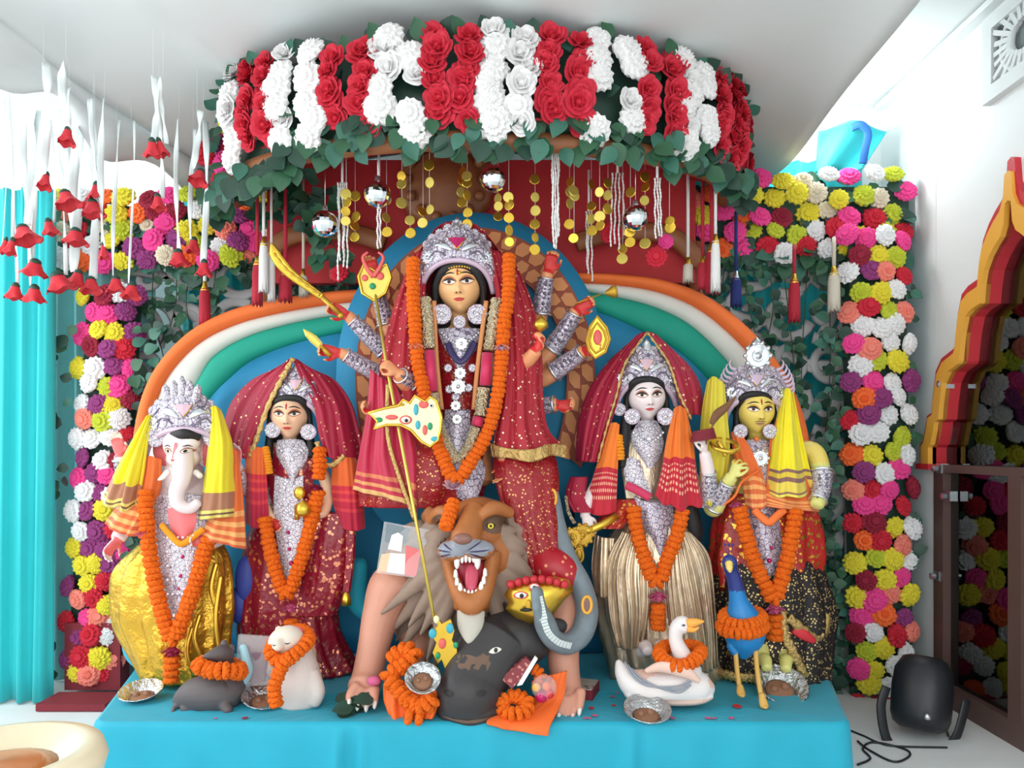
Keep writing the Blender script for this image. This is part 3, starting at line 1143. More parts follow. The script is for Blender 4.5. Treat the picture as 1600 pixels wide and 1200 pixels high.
def lattice(label, x0, x1, y0, y1, seed, Y=4.36):
    rnd = random.Random(seed)
    t = thing('lattice_panel', label, 'lattice panel', P((x0 + x1) / 2, y1, Y))
    m_ = MB()
    for a, b_ in (((x0, y0), (x1, y0)), ((x1, y0), (x1, y1)), ((x1, y1), (x0, y1)), ((x0, y1), (x0, y0))):
        m_.tube([P(*a, Y), P(*b_, Y)], .02, 4)
    m_.build('frame', M['lattice'], t, smooth=False)
    nx = max(2, int((x1 - x0) / 62)); ny = max(2, int((y1 - y0) / 70))
    for j in range(ny):
        for i in range(nx):
            c = (x0 + (x1 - x0) * (i + .5) / nx + rnd.uniform(-5, 5), y0 + (y1 - y0) * (j + .5) / ny + rnd.uniform(-5, 5))
            fl = 1 if (i + j) % 2 else -1
            m_ = MB()
            pp = spiral(c, 40, 1.15, rnd.uniform(0, 6.28), 26, fl, Y)
            m_.tube(pp, [(.034 - .012 * k / 25, .012) for k in range(26)], 6)
            m_.build('scroll', M['lattice'], t)
            m_ = MB()
            a = rnd.uniform(0, 6.28)
            q = [(c[0] - 44 * cos(a), c[1] + 44 * sin(a)), (c[0] - 18 * cos(a + .5), c[1] + 18 * sin(a + .5)), (c[0] + 18 * cos(a - .5), c[1] - 18 * sin(a - .5)), (c[0] + 44 * cos(a), c[1] - 44 * sin(a))]
            m_.tube(spline([P(*z, Y + .004) for z in q], 16), [(.008 + .03 * sin(pi * k / 15), .01) for k in range(16)], 6)
            m_.build('scroll', M['lattice'], t)
    return t


lattice('grey white scroll lattice panel behind the left flower pillar and elephant headed statue', 195, 545, 395, 980, 21)
lattice('grey white scroll lattice panel behind the right flower pillar and yellow faced statue', 1010, 1325, 380, 1110, 22)


def vine(label, pts, Y, seed, n, size=(13, 20), spread=16):
    rnd = random.Random(seed)
    t = thing('ivy_vine', label, 'vine', P(*pts[-1], Y))
    path = spline([P(x, y, Y) + Vector((rnd.uniform(-.02, .02), rnd.uniform(-.02, .02), 0)) for x, y in pts], 40)
    m_ = MB(); m_.tube(path, .003, 5)
    m_.build('stem', M['stem'], t)
    for k in range(n):
        p = path[int(rnd.uniform(0, 39.9))]
        d = Vector((rnd.uniform(-1, 1), rnd.uniform(-.6, .1), rnd.uniform(-1, .5)))
        leaf(t, p + d * R(spread, Y) * rnd.uniform(0, .8), d, (rnd.uniform(-.4, .4), -1, rnd.uniform(-.1, .7)), R(rnd.uniform(*size), Y), rnd=rnd)
    return t


vl = [(240, 400, 250, 560), (275, 400, 262, 520), (300, 410, 305, 545), (345, 405, 335, 520), (375, 395, 392, 490), (430, 380, 425, 480), (470, 390, 480, 470), (505, 330, 500, 460), (530, 340, 528, 450)]
for k, (xa, ya, xb, yb) in enumerate(vl):
    vine('dark green ivy strand on the left lattice, %s from the left' % ORD[k], [(xa, ya), ((xa + xb) / 2 + 10 * sin(k * 2), (ya + yb) / 2), (xb, yb)], 4.29, 40 + k, 26)
vr = [(940, 330, 950, 440), (985, 380, 975, 430), (1045, 380, 1040, 440), (1085, 400, 1095, 470), (1135, 390, 1120, 500), (1170, 400, 1180, 520), (1200, 395, 1195, 560), (1228, 400, 1240, 620), (1262, 400, 1255, 700), (1290, 400, 1285, 760), (1305, 520, 1300, 900), (1290, 740, 1300, 1000), (1315, 860, 1310, 1090), (1290, 900, 1320, 1120)]
for k, (xa, ya, xb, yb) in enumerate(vr):
    vine('dark green ivy strand on the right lattice, %s from the left' % ORD[k], [(xa, ya), ((xa + xb) / 2 + 14 * sin(k * 2.3), (ya + yb) / 2), (xb, yb)], 4.27 if k < 10 else 4.2, 60 + k, 26 + (10 if k > 8 else 0))

# ================================================================ rose canopy
XCN, YCN, AX, BY = -.165, 4.10, 1.37, .86


def hoop(th, z, g=0):
    return Vector((XCN + (AX + g) * cos(th), YCN - (BY + g) * sin(th), z))


def th_for(px, z=3.15):
    lo_, hi_ = radians(4), radians(176)
    for _ in range(40):
        mid = (lo_ + hi_) / 2
        q = hoop(mid, z)
        if CX + q.x / q.y * F > px:
            lo_ = mid
        else:
            hi_ = mid
    return (lo_ + hi_) / 2


can = thing('rose_canopy', 'half round canopy thick with red and white roses and green leaves overhead', 'flower canopy', (XCN, YCN, 2.9))
mb = MB()
ths = [pi * k / 60 for k in range(61)]
mb.grid([[hoop(a, 2.98, -.05) for a in ths], [hoop(a, 3.36, -.05) for a in ths], [hoop(a, 3.36, -.10) for a in ths], [hoop(a, 2.98, -.10) for a in ths]], cv=True)
mb.build('hoop', M['dark_leaf'], can)
mb = MB()
rows = []
for k in range(9):
    g = -.1 - (1.2) * k / 8
    rows.append([Vector((XCN + max(.02, AX + g) * cos(a), YCN - max(.02, BY * (1 - k / 8.01)) * sin(a), 3.02 + .2 * (1 - (1 - k / 8) ** 2))) for a in ths])
mb.grid(rows)
mb.build('red_lining', M['red_panel'], can, solid=.01)
mb = MB()
mb.box((XCN, YCN + .05, 2.84), (2.3, .06, .66)); mb.build('back_panel', M['red_panel'], can, smooth=False)
mb = MB()
for s_ in (-1, 1):
    mb.tube(spline([Vector((XCN + s_ * 1.16, 4.06, 2.6)), Vector((XCN + s_ * 1.0, 4.04, 2.74)), Vector((XCN + s_ * .72, 4.03, 2.76)), Vector((XCN + s_ * .5, 4.02, 2.70))], 24), [(.05, .03)] * 24, 8)
    mb.box((XCN + s_ * 1.16, 4.17, 1.65), (.07, .07, 2.18))
mb.tube([hoop(a, 2.95, -.07) for a in ths], .045, 8)
mb.build('wooden_frame', M['wood_brown'], can)
mb = MB()
cm = P(697, 286, 4.05)
mb.lathe([(.0, .07), (.08, .075), (.10, .05), (.16, .06), (.18, .03), (.23, .04), (.25, .0), (.25, -.03)], cm, 28, aim((0, -1, 0)), wav=lambda a, j: (1 + .05 * sin(12 * a) * (j % 2), 0))
for k in range(14):
    a = 2 * pi * k / 14
    mb.ball(cm + Vector((.2 * cos(a), -.06, .2 * sin(a))), .028, 8, 6)
mb.build('carved_medallion', M['wood_brown'], can)
rnd = random.Random(5)
stripes = [(372, 'white', 1), (412, 'red', 2), (470, 'white', 2), (550, 'red', 2), (628, 'white', 2), (704, 'red', 2), (793, 'white', 2), (877, 'red', 2), (956, 'white', 2), (1022, 'red', 2), (1078, 'white', 2), (1128, 'red', 2), (1152, 'red', 2)]
for px, c, n in stripes:
    for s_ in range(n):
        q = px + (s_ - (n - 1) / 2) * (44 if 450 < px < 1050 else 30)
        th = th_for(q)
        yy = hoop(th, 3).y
        nrow = 6
        for j in range(nrow):
            if rnd.random() < .07:
                continue
            z = 3.36 - (.36 + (.05 if c == 'white' else 0)) * (j + .25 * s_) / (nrow - .4) + rnd.uniform(-.012, .012)
            d = Vector((cos(th) * BY / AX, -sin(th), 0)) + Vector((0, 0, .42 - .9 * j / nrow))
            rot = jrot(d, rnd=rnd, jit=.22)
            put('rose', rnd.choice(ROSE[c]), hoop(th + rnd.uniform(-.018, .018), z + rnd.uniform(-.018, .018), .005 + .03 * sin(pi * (j + .6) / nrow) + rnd.uniform(-.01, .01)), can, rot, rnd.uniform(.062, .078))
# mixed blooms on the far left end, red cloth ruffle on the right end
for px, py, c in ((358, 196, 'yellow'), (345, 222, 'purple'), (362, 232, 'red'), (350, 256, 'pink'), (376, 214, 'purple'), (372, 262, 'yellow'), (346, 286, 'red'), (392, 272, 'orange'), (322, 240, 'red'), (366, 285, 'maroon'), (420, 272, 'white'), (385, 250, 'yellow'), (398, 300, 'yellow')):
    put('bloom', rnd.choice(CARN[c]), P(px, py, 3.92 + rnd.uniform(-.05, .05)), can, jrot((-.6, -1, 0), rnd=rnd), R(19, 3.9) * rnd.uniform(.9, 1.2))
# leaves above, between and hanging below
for k in range(44):
    th = radians(12 + 156 * (k + rnd.random()) / 44)
    d = Vector((cos(th), -sin(th) * .7, 0)) * rnd.uniform(.2, .9) + Vector((rnd.uniform(-.4, .4), 0, rnd.uniform(.3, 1)))
    leaf(can, hoop(th, 3.33 + rnd.uniform(-.02, .05), rnd.uniform(-.04, .03)), d, (cos(th) * .3, -1, .4), rnd.uniform(.07, .10), rnd=rnd)
for k in range(46):
    th = radians(8 + 164 * (k + rnd.random()) / 46)
    d = Vector((cos(th) * .5 + rnd.uniform(-.6, .6), -.5 * sin(th), rnd.uniform(-1, .6)))
    leaf(can, hoop(th, rnd.uniform(3.0, 3.33), .0), d, (cos(th) * .5, -1, .3), rnd.uniform(.06, .09), rnd=rnd)
for k in range(210):
    th = radians(6 + 168 * (k + rnd.random()) / 210)
    d = Vector((rnd.uniform(-.6, .6), rnd.uniform(-.5, .1), rnd.uniform(-1.2, -.3)))
    drop = rnd.uniform(0, .10) + (.06 if th > radians(125) else 0)
    leaf(can, hoop(th, 3.045 - drop * 1.35, rnd.uniform(-.04, .04)), d, (rnd.uniform(-.4, .4), -1, rnd.uniform(-.1, .5)), rnd.uniform(.075, .108), rnd=rnd)
for k, (sx, sy, ex, ey) in enumerate(((420, 270, 470, 330), (450, 290, 500, 400), (480, 300, 530, 430), (440, 300, 420, 340), (500, 280, 505, 350))):
    vine('leafy green spray drooping from the left end of the rose canopy, %s strand' % ORD[k], [(sx, sy), ((sx + ex) / 2 + 8, (sy + ey) / 2), (ex, ey)], 3.9, 90 + k, 22, (18, 28), 18)
# red and white ruffled cloth on the canopy's right end
rows = []
for k in range(10):
    t = k / 9
    rows.append([P(1112 + 62 * u + 14 * t - 20 * t * u, 150 + 18 * u + 100 * t, 3.80 + .12 * u + .03 * sin(14 * u + 2 * t)) for u in [i / 24 for i in range(25)]])
mb = MB(); mb.grid(rows)
mb.build('end_ruffle', print_cloth('red_white_ruffle_cloth', rgb(198, 36, 60), rgb(235, 228, 230), 9, .34, 0, .7, .7), can, solid=.006)
# ================================================================ hanging decorations
M['ribbon'] = plain('white_satin_ribbon', rgb(232, 240, 240), .5, var=.05)
M['bell_red'] = plain('red_bell_petal', rgb(214, 42, 56), .6, var=.12, vscale=40)
M['yarn_white'] = plain('white_yarn', rgb(232, 230, 228), .8, bump=.5, bscale=180)
M['yarn_red'] = plain('red_yarn', rgb(176, 26, 50), .8, var=.1, bump=.5, bscale=180)
M['yarn_blue'] = plain('navy_yarn', rgb(30, 46, 112), .8, bump=.5, bscale=180)
M['yarn_cream'] = plain('cream_yarn', rgb(206, 198, 182), .8, bump=.5, bscale=180)
M['pale_gold'] = plain('pale_gold_foil', rgb(222, 200, 96), .35, metal=.6, var=.15, vscale=25)


def m_bell():
    m_ = MB()
    m_.lathe([(.0, 1.0), (.30, .98), (.42, .80), (.60, .45), (.85, .12), (1.0, 0), (.93, .05), (.55, .45), (.36, .8), (.0, .92)], seg=24,
             wav=lambda a, j: (1 + (.10 * sin(5 * a) if 3 < j < 8 else 0), .10 * sin(5 * a + 1) if 3 < j < 7 else 0))
    return m_.mesh('bell_flower', M['bell_red'])


BELL = m_bell()
m_ = MB(); m_.lathe([(.0, 1.16), (.16, 1.13), (.36, 1.02), (.44, .86), (.40, .84)], seg=14)
CAPM = m_.mesh('calyx', M['dark_leaf'])
rib = [(4, 330, 392, 1, 15, 3.5), (14, 240, 392, 4, 20, 3.4), (42, 260, 366, 9, 44, 3.5), (22, 330, 460, 4, 30, 3.6), (52, 330, 420, 10, 40, 3.6), (53, 395, 462, 8, 34, 3.6),
       (68, 105, 288, 11, 22, 3.2), (80, 310, 360, 3, 26, 3.7), (103, 115, 218, 10, 26, 3.2), (108, 140, 312, 12, 40, 3.4), (97, 300, 442, 5, 46, 3.6), (117, 320, 372, 12, 38, 3.6), (118, 180, 438, 12, 30, 3.7),
       (146, 290, 328, 9, 36, 3.5), (148, 160, 305, 5, 20, 3.5), (163, 240, 400, 8, 16, 3.5), (143, 300, 448, 10, 34, 3.7), (182, 220, 448, 5, 30, 3.7), (205, 200, 458, 3, 32, 3.7), (239, 215, 238, 9, 28, 3.3), (255, 210, 238, 6, 20, 3.32),
       (248, 250, 322, 7, 24, 3.5), (280, 240, 406, 6, 34, 3.7), (302, 250, 388, 6, 26, 3.8), (308, 250, 278, 8, 30, 3.6), (318, 262, 424, 8, 26, 3.7)]
rib.sort(key=lambda r: r[0])
for k, (px, yt, yb, w, bw, Y) in enumerate(rib):
    bowl = P(px, yb, Y)
    side = 'left-hand group' if k < 13 else 'right-hand group'
    lab = 'white hanging ribbon with red bell flower, %s from the left%s' % (ORD[k % 13], '' if k < 13 else ' of those nearest the lattice')
    t = thing('hanging_ribbon', lab, 'ribbon', bowl, 'ribbons with red bell flowers hanging on the left')
    le = min(LE, key=lambda q: abs(q.y - Y))
    topz = 3.23 - .05 * max(0, Y - 3.2)
    n = 24
    pts = [Vector((bowl.x + .012 * sin(3 * i / n + k), Y + .01 * sin(2 * i / n + k), bowl.z + .04 + (topz - bowl.z - .04) * i / (n - 1))) for i in range(n)]
    m_ = MB()
    hw = R(w, Y) * .62
    m_.grid([[p + Vector((s_ * hw * cos(.9 * sin(i * .35 + k)), s_ * hw * sin(.9 * sin(i * .35 + k)), 0)) for i, p in enumerate(pts)] for s_ in (-1, -.3, .3, 1)])
    m_.build('ribbon', M['ribbon'], t, solid=.0015)
    if bowl.x > le.x - .02:
        m_ = MB(); m_.tube([Vector((bowl.x, Y, topz - .01)), Vector((bowl.x, Y, le.z + .02 + .5 * max(0, bowl.x - le.x)))], .0007, 5)
        m_.build('thread', M['ribbon'], t)
    sc_ = R(bw, Y) * .5
    rot = Matrix.Rotation(rnd.uniform(0, 6), 3, 'Z') @ Matrix.Rotation(rnd.uniform(-.35, .35), 3, 'X')
    b_ = put('bell_flower', BELL, bowl - Vector((0, 0, sc_ * .5)), t, rot, (sc_, sc_, max(sc_ * 1.15, .07)))
    put('calyx', CAPM, bowl - Vector((0, 0, sc_ * .5)), t, rot, (sc_, sc_, max(sc_ * 1.15, .07)))

# ---- strings of gold discs under the canopy
m_ = MB(); m_.lathe([(.0, .06), (.9, .06), (1, 0), (.9, -.06), (.0, -.06)], seg=18, rot=aim((0, -1, 0)))
COIN = m_.mesh('gold_disc', M['gold'], smooth=False)
m_ = MB(); m_.lathe([(.0, .06), (.9, .06), (1, 0), (.9, -.06), (.0, -.06)], seg=18, rot=aim((0, -1, 0)))
COIN2 = m_.mesh('gold_disc', M['pale_gold'], smooth=False)
strings = [(541, [303, 316, 330, 345]), (555, [306, 338, 352, 370]), (604, [312, 340, 362]), (628, [275, 287, 317]), (641, [344, 364]), (671, [258, 285, 327]), (661, [330, 348]),
           (722, [268, 282, 300, 316]), (730, [275, 285, 305, 332, 350]), (778, [310, 322, 338]), (795, [308, 320, 340, 360, 378]), (836, [280, 308, 329, 350, 371, 390]),
           (890, [300, 284, 318, 350]), (897, [298, 306, 372]), (924, [288, 322, 342, 360]), (937, [300, 338, 352]), (950, [286, 305, 326]), (973, [389, 404]), (985, [378, 362, 300]), (1008, [276, 292, 313, 380]), (1046, [355, 345])]
for k, (px, ys) in enumerate(strings):
    Y = 3.55 + .25 * ((k * 7) % 5) / 5
    ys = sorted(ys)
    t = thing('disc_string', ('gold disc string left of the second mirror ball, %s from the left' if k < 9 else 'gold disc string right of the crown, %s from the left') % ORD[k if k < 9 else k - 9], 'disc string', P(px, ys[-1], Y), 'gold disc strings under the rose canopy')
    m_ = MB(); m_.tube([P(px, ys[-1], Y), P(px, 240, Y), Vector((P(px, 240, Y).x, Y, 3.02))], .0012, 5)
    m_.build('thread', M['yarn_white'], t)
    for y in ys:
        r_ = Matrix.Rotation(rnd.uniform(-.9, .9), 3, 'Z') @ Matrix.Rotation(rnd.uniform(-.2, .2), 3, 'X')
        put('gold_disc', rnd.choice((COIN, COIN, COIN2)), P(px + rnd.uniform(-1, 1), y, Y - .004), t, r_, R(rnd.uniform(7.5, 9), Y))

# ---- mirror balls
for k, (px, py, r_, Y, lab) in enumerate(((590, 304, 21, 3.5, 'mirror ball with white strings hanging left of the central crown'), (771, 279, 21, 3.45, 'mirror ball just right of the crown under the roses'),
                                          (993, 341, 20, 3.55, 'mirror ball hanging above the right end of the tricolour rim'), (508, 350, 21, 3.6, 'mirror ball half hidden by leaves at left of canopy'))):
    t = thing('mirror_ball', lab, 'mirror ball', P(px, py, Y))
    m_ = MB(); m_.ball(P(px, py, Y), R(r_, Y), 18, 12)
    m_.build('mirror_sphere', M['mirror'], t, smooth=False)
    m_ = MB(); c = P(px, py - r_, Y)
    m_.lathe([(.0, .025), (.012, .022), (.014, 0)], c, 10); m_.tube([c + Vector((0, 0, .02)), Vector((c.x, Y, 3.05))], .0015, 5)
    m_.build('hanger', M['silver'], t)


def strands(label, px, y0, y1, w, n, Y, mat, seed, name='bead_strand_bunch'):
    rd = random.Random(seed)
    t = thing(name, label, 'bead strands', P(px, y1, Y))
    for k in range(n):
        a = px + w * ((k + .5) / n - .5)
        e = y1 - rd.uniform(0, 1) * (y1 - y0) * .22
        dr = rd.uniform(-.03, .03)
        pts = [P(a + .7 * sin(i * .5 + k) + (e - y0) * i / 40 * dr, y0 + (e - y0) * i / 40, Y + .01 * sin(i * .3 + k)) for i in range(41)]
        m_ = MB(); m_.tube(pts, [.0042 + .0014 * sin(i * 2.6) for i in range(41)], 6)
        m_.build('strand', mat, t)
    m_ = MB(); m_.tube([P(px, y0, Y), Vector((P(px, y0, Y).x, Y, 3.0))], .006, 6); m_.build('tie', mat, t)
    return t


strands('long white bead strands reaching into the raised red palm', 868, 236, 392, 14, 5, 3.42, M['yarn_white'], 1)
strands('bunch of white bead strands left of the gold hexagon ornament', 535, 285, 440, 18, 5, 3.62, M['yarn_white'], 2)
strands('white bead strands below the left crown mirror ball', 592, 326, 392, 8, 2, 3.5, M['yarn_white'], 3)
strands('white bead strands tangled behind the right mirror ball', 965, 270, 392, 22, 4, 3.66, M['yarn_white'], 4)
strands('white bead strands over the red flower right of right mirror ball', 1027, 278, 388, 12, 3, 3.5, M['yarn_white'], 5)
strands('thin white bead strands touching the start of the right rim', 920, 330, 440, 12, 3, 3.8, M['yarn_white'], 6)


def tassel(label, px, y0, ycap, y1, w, mat, Y, cap='gold', cord=None):
    t = thing('tassel', label, 'tassel', P(px, y1, Y))
    m_ = MB(); m_.tube(([Vector((P(px, y0, Y).x, Y, max(3.0, P(px, y0, Y).z)))] if 330 < px < 1140 else [P(px, y0 - 8, Y + .05)]) + [P(px, y0, Y), P(px, ycap, Y)], R(w * .16, Y), 8)
    m_.build('cord', cord or mat, t)
    c = P(px, ycap, Y)
    r_ = R(w / 2, Y)
    h = R(14, Y)
    m_ = MB(); m_.lathe([(.0, h), (r_ * .35, h), (r_ * .45, h * .5), (r_ * .8, 0), (r_ * .75, -.004)], c - Vector((0, 0, h)), 16)
    m_.build('cap', M[cap], t)
    m_ = MB()
    L = R(y1 - ycap, Y)
    m_.lathe([(r_ * .7, -h * .8), (r_ * .95, -L * .35), (r_ * 1.0, -L * .7), (r_ * 1.05, -L), (r_ * .4, -L * .97), (.0, -L * .95)], c, 26, wav=lambda a, j: (1 + .09 * sin(13 * a), .012 * sin(9 * a) if j == 3 else 0))
    m_.build('fringe', mat, t)
    return t


tassel('red tassel with a small gold cap above the left orange rim', 320, 380, 440, 506, 17, M['yarn_red'], 4.02, cord=M['ribbon'])
tassel('dark red tassel hanging before the left lattice near canopy end', 446, 345, 420, 470, 20, M['yarn_red'], 3.85)
tassel('dark red tassel beside the white tassel at the canopy left end', 402, 340, 400, 476, 16, M['yarn_red'], 3.80)
tassel('white fluffy tassel hanging between two dark red tassels', 412, 325, 370, 456, 15, M['yarn_white'], 3.78)
tassel('second white fluffy tassel beside the left canopy end', 424, 330, 385, 470, 12, M['yarn_white'], 3.82)
tassel('pale cream tassel partly behind the gold sword', 474, 360, 420, 462, 14, M['yarn_cream'], 3.9)
tassel('red and dark tassel at the right end of rose canopy', 1098, 262, 400, 452, 18, M['yarn_red'], 3.82)
tassel('thick white tassel in front of red ones at canopy right end', 1118, 252, 366, 455, 15, M['yarn_white'], 3.72)
tassel('red tassel behind the thick white one at canopy right end', 1112, 258, 380, 458, 20, M['yarn_red'], 3.80)
tassel('short cream tassel above the right orange rim', 1075, 292, 402, 440, 16, M['yarn_cream'], 3.85, cord=M['yarn_white'])
tassel('navy blue tassel hanging above the right orange rim', 1150, 340, 424, 478, 17, M['yarn_blue'], 4.02, cap='silver')
tassel('red tassel with gold cap hanging before the right lattice', 1241, 392, 428, 502, 18, M['yarn_red'], 4.05)
tassel('cream tassel with gold cap beside the right flower pillar', 1303, 380, 416, 486, 19, M['yarn_cream'], 4.05)
# loose red blooms under the canopy and on the rim
for px, py, r_, c, Y, lab in ((530, 428, 15, 'red', 3.9, 'red paper bloom resting at the top of the left rim'), (955, 365, 18, 'red', 3.85, 'red bloom hanging left of the right mirror ball'), (1026, 402, 17, 'red', 3.7, 'scarlet bloom at the end of white bead strands'), (1040, 378, 12, 'pink', 3.75, 'small pink bloom above the scarlet bloom')):
    o = put('paper_bloom', CARN[c][0], P(px, py, Y), None, jrot((0, -1, .2)), R(r_, Y))
    tag(o, lab, 'flower')

# ================================================================ stage light and cables, lower right
YL = 3.55
lt = thing('stage_light', 'black plastic stage light lying on the white dais beside right pillar', 'stage light', P(1425, 1160, YL))
axis = Vector((.22, .25, .95)).normalized()
c0 = P(1436, 1140, YL)
L = R(112, YL)
Mx = aim(axis, (0, -1, 0))
m_ = MB()
m_.lathe([(.0, 0), (.085, 0), (.115, .02), (.128, .06), (.132, L * .55), (.125, L * .8), (.095, L * .97), (.07, L), (.0, L)], c0, 28, Mx, wav=lambda a, j: (1 + .03 * cos(4 * a), 0))
m_.build('housing', M['black'], lt)
for k in range(5):
    m_ = MB()
    z = .10 + .022 * k
    m_.tube([c0 + Mx @ Vector((.137 * cos(a), .137 * sin(a), z + L * .25)) for a in [radians(-150 + 60 * i / 8) for i in range(9)]], .004, 6)
    m_.build('vent_rib', M['black'], lt)
m_ = MB()
m_.tube(spline([c0 + Vector((-.16, -.02, L * .62)), c0 + Vector((-.19, -.03, .1)), c0 + Vector((-.15, -.05, -.06)), c0 + Vector((.02, -.07, -.08)), c0 + Vector((.15, -.03, -.03)), c0 + Vector((.22, .0, .14))], 30), [(.022, .006)] * 30, 8)
m_.build('yoke_bracket', M['black'], lt)
m_ = MB(); m_.lathe([(.0, .012), (.012, .01), (.014, 0)], P(1449, 1120, YL - .15), 14, aim((.1, -1, 0)))
m_.build('knob', M['silver'], lt)
for k, pts in enumerate(([(1325, 1140), (1350, 1150), (1372, 1160), (1400, 1166), (1480, 1168)], [(1340, 1158), (1358, 1172), (1395, 1190), (1418, 1184), (1420, 1174), (1395, 1165), (1362, 1160), (1348, 1170), (1360, 1185), (1340, 1195)], [(1452, 1105), (1470, 1120), (1482, 1150), (1488, 1172)])):
    def fl_(x, y):
        Yd = (ZC - .295) * F / (y - HZ) if k < 2 else YL
        return P(x, y, Yd)
    m_ = MB(); m_.tube(spline([fl_(x, y) for x, y in pts], 50), .005, 6)
    tag(m_.build('power_cable', M['black']), ['black cable running behind the stage light on the dais', 'black cable coiled on the white dais below stage light', 'short black cable dropping from the back of the stage light'][k], 'cable')

# ================================================================ blurred cream bowl on a stand, lower left foreground
bs = thing('brass_bowl_stand', 'cream and brass bowl close to the viewer in the lower left corner', 'bowl', (-.80, 1.15, 0))
m_ = MB()
cb = Vector((-.775, 1.15, 1.03))
m_.lathe([(.03, .02), (.09, .03), (.14, .07), (.152, .115), (.145, .135), (.12, .14), (.10, .12), (.05, .10), (.0, .095)], cb, 40)
m_.build('bowl', plain('cream_glazed_ceramic', rgb(238, 222, 190), .3, var=.08), bs)
m_ = MB(); m_.lathe([(.0, .125), (.06, .12), (.085, .113), (.0, .11)], cb, 24); m_.build('oil', plain('amber_oil', rgb(196, 120, 66), .2), bs)
m_ = MB(); m_.lathe([(.16, 0), (.15, .02), (.05, .05), (.025, .1), (.025, 1.0), (.04, 1.04), (.03, 1.06)], (cb.x, cb.y, 0), 24); m_.build('stand', M['gold_matt'], bs)
# ================================================================ figure tools
def fuse(name, mb, voxel, mats, parent, matfn=None, smooth=3, keep=.3):
    """melt overlapping closed shapes into one continuous skin"""
    o = mb.build(name, mats, None)
    md = o.modifiers.new('r', 'REMESH'); md.mode = 'VOXEL'; md.voxel_size = voxel; md.use_smooth_shade = True
    if smooth:
        ms = o.modifiers.new('s', 'SMOOTH'); ms.iterations = smooth; ms.factor = .5
    mdc = o.modifiers.new('d', 'DECIMATE'); mdc.ratio = keep
    bpy.context.view_layer.update()
    dg = bpy.context.evaluated_depsgraph_get()
    me = bpy.data.meshes.new_from_object(o.evaluated_get(dg))
    me.name = name
    old = o.data
    loc = o.location.copy()
    bpy.data.objects.remove(o)
    bpy.data.meshes.remove(old)
    me.materials.clear()
    for m_ in (mats if isinstance(mats, (list, tuple)) else [mats]):
        me.materials.append(m_)
    if matfn:
        me.polygons.foreach_set('material_index', [matfn(p.center + loc, p.normal) for p in me.polygons])
    else:
        me.polygons.foreach_set('material_index', [0] * len(me.polygons))
    me.polygons.foreach_set('use_smooth', [True] * len(me.polygons))
    me.update()
    return put(name, me, loc, parent)


def bvh_of(o):
    me = o.data
    return BVHTree.FromPolygons([v.co + o.location for v in me.vertices], [tuple(p.vertices) for p in me.polygons])


def gss(x, s):
    return exp(-(x / s) ** 2)


def sstep(a, b, x):
    t = max(0, min(1, (x - a) / (b - a)))
    return t * t * (3 - 2 * t)


def face_bump(u, v):
    h = 0
    t = (0.14 - v) / 0.50
    if t > 0:
        h += .30 * min(t, 1.05) ** 1.25 * gss(u, .075 + .075 * min(t, 1)) * (1 - sstep(-.36, -.44, v) if v < -.36 else 1)
    h += .06 * gss(abs(u) - .14, .07) * gss(v + .35, .06)
    h -= .11 * gss(abs(u) - .38, .20) * gss(v - .02, .12)
    h += .05 * gss(v - .22, .1) * gss(u, .6)
    h += .075 * gss(u, .20) * gss(v + .535, .045) + .085 * gss(u, .16) * gss(v + .635, .05)
    h -= .03 * gss(u, .2) * gss(v + .585, .02)
    h += .08 * gss(u, .22) * gss(v + .86, .12)
    h += .06 * gss(abs(u) - .48, .22) * gss(v + .28, .2)
    return h


def head(mb, c, hw, hh, rot=None, seg=60, ring=50, chin=.40, depth=1.12):
    rot = rot or Matrix.Identity(3)
    rows = []
    for j in range(1, ring):
        a = pi * j / ring
        v = cos(a)
        row = []
        for k in range(seg):
            z = 2 * pi * k / seg
            wf = 1 - chin * max(0, -v) ** 1.7
            x = sin(a) * cos(z) * wf * (1 + .10 * max(0, -v) * (1 + v) * 2)
            y = sin(a) * sin(z) * depth * (1 - .25 * max(0, -v) ** 2)
            f = max(0, -sin(z)) ** .7
            y -= face_bump(x, v) * f
            row.append(c + rot @ Vector((x * hw, y * hw, v * hh)))
        rows.append(row)
    b = mb.grid(rows, cu=True)
    mb.cap([b + k for k in range(seg)]); e = b + (ring - 2) * seg
    mb.cap([e + k for k in range(seg)][::-1])
    return dict(c=c, hw=hw, hh=hh, rot=rot)


def decal(H, bv, poly, mat, name, parent, off=.001, n=4):
    """painted patch laid on the face; poly in face units"""
    cu = sum(p[0] for p in poly) / len(poly)
    cv = sum(p[1] for p in poly) / len(poly)
    rows = []
    d = H['rot'] @ Vector((0, 1, 0))
    for k in range(n + 1):
        s_ = 1 - k / n * .999
        row = []
        for u, v in poly:
            a, b_ = cu + (u - cu) * s_, cv + (v - cv) * s_
            o = H['c'] + H['rot'] @ Vector((a * H['hw'], -3 * H['hw'], b_ * H['hh']))
            hit = bv.ray_cast(o, d)
            q = hit[0] if hit[0] is not None else o + d * 2 * H['hw']
            row.append(q - d * off)
        rows.append(row)
    m_ = MB(); m_.grid(rows, cu=True)
    return m_.build(name, mat, parent)


def ell(cu, cv, a, b_, n=20):
    return [(cu + a * cos(2 * pi * k / n), cv + b_ * sin(2 * pi * k / n)) for k in range(n)]


def almond(cu, cv, a, up, dn, s=1, n=12, slant=.03):
    top = [(cu + a * x * s, cv + up * (1 - abs(x) ** 2.2) + slant * x) for x in [-1 + 2 * k / n for k in range(n + 1)]]
    bot = [(cu + a * x * s, cv - dn * (1 - abs(x) ** 2.2) + slant * x) for x in [1 - 2 * k / n for k in range(1, n)]]
    return top + bot


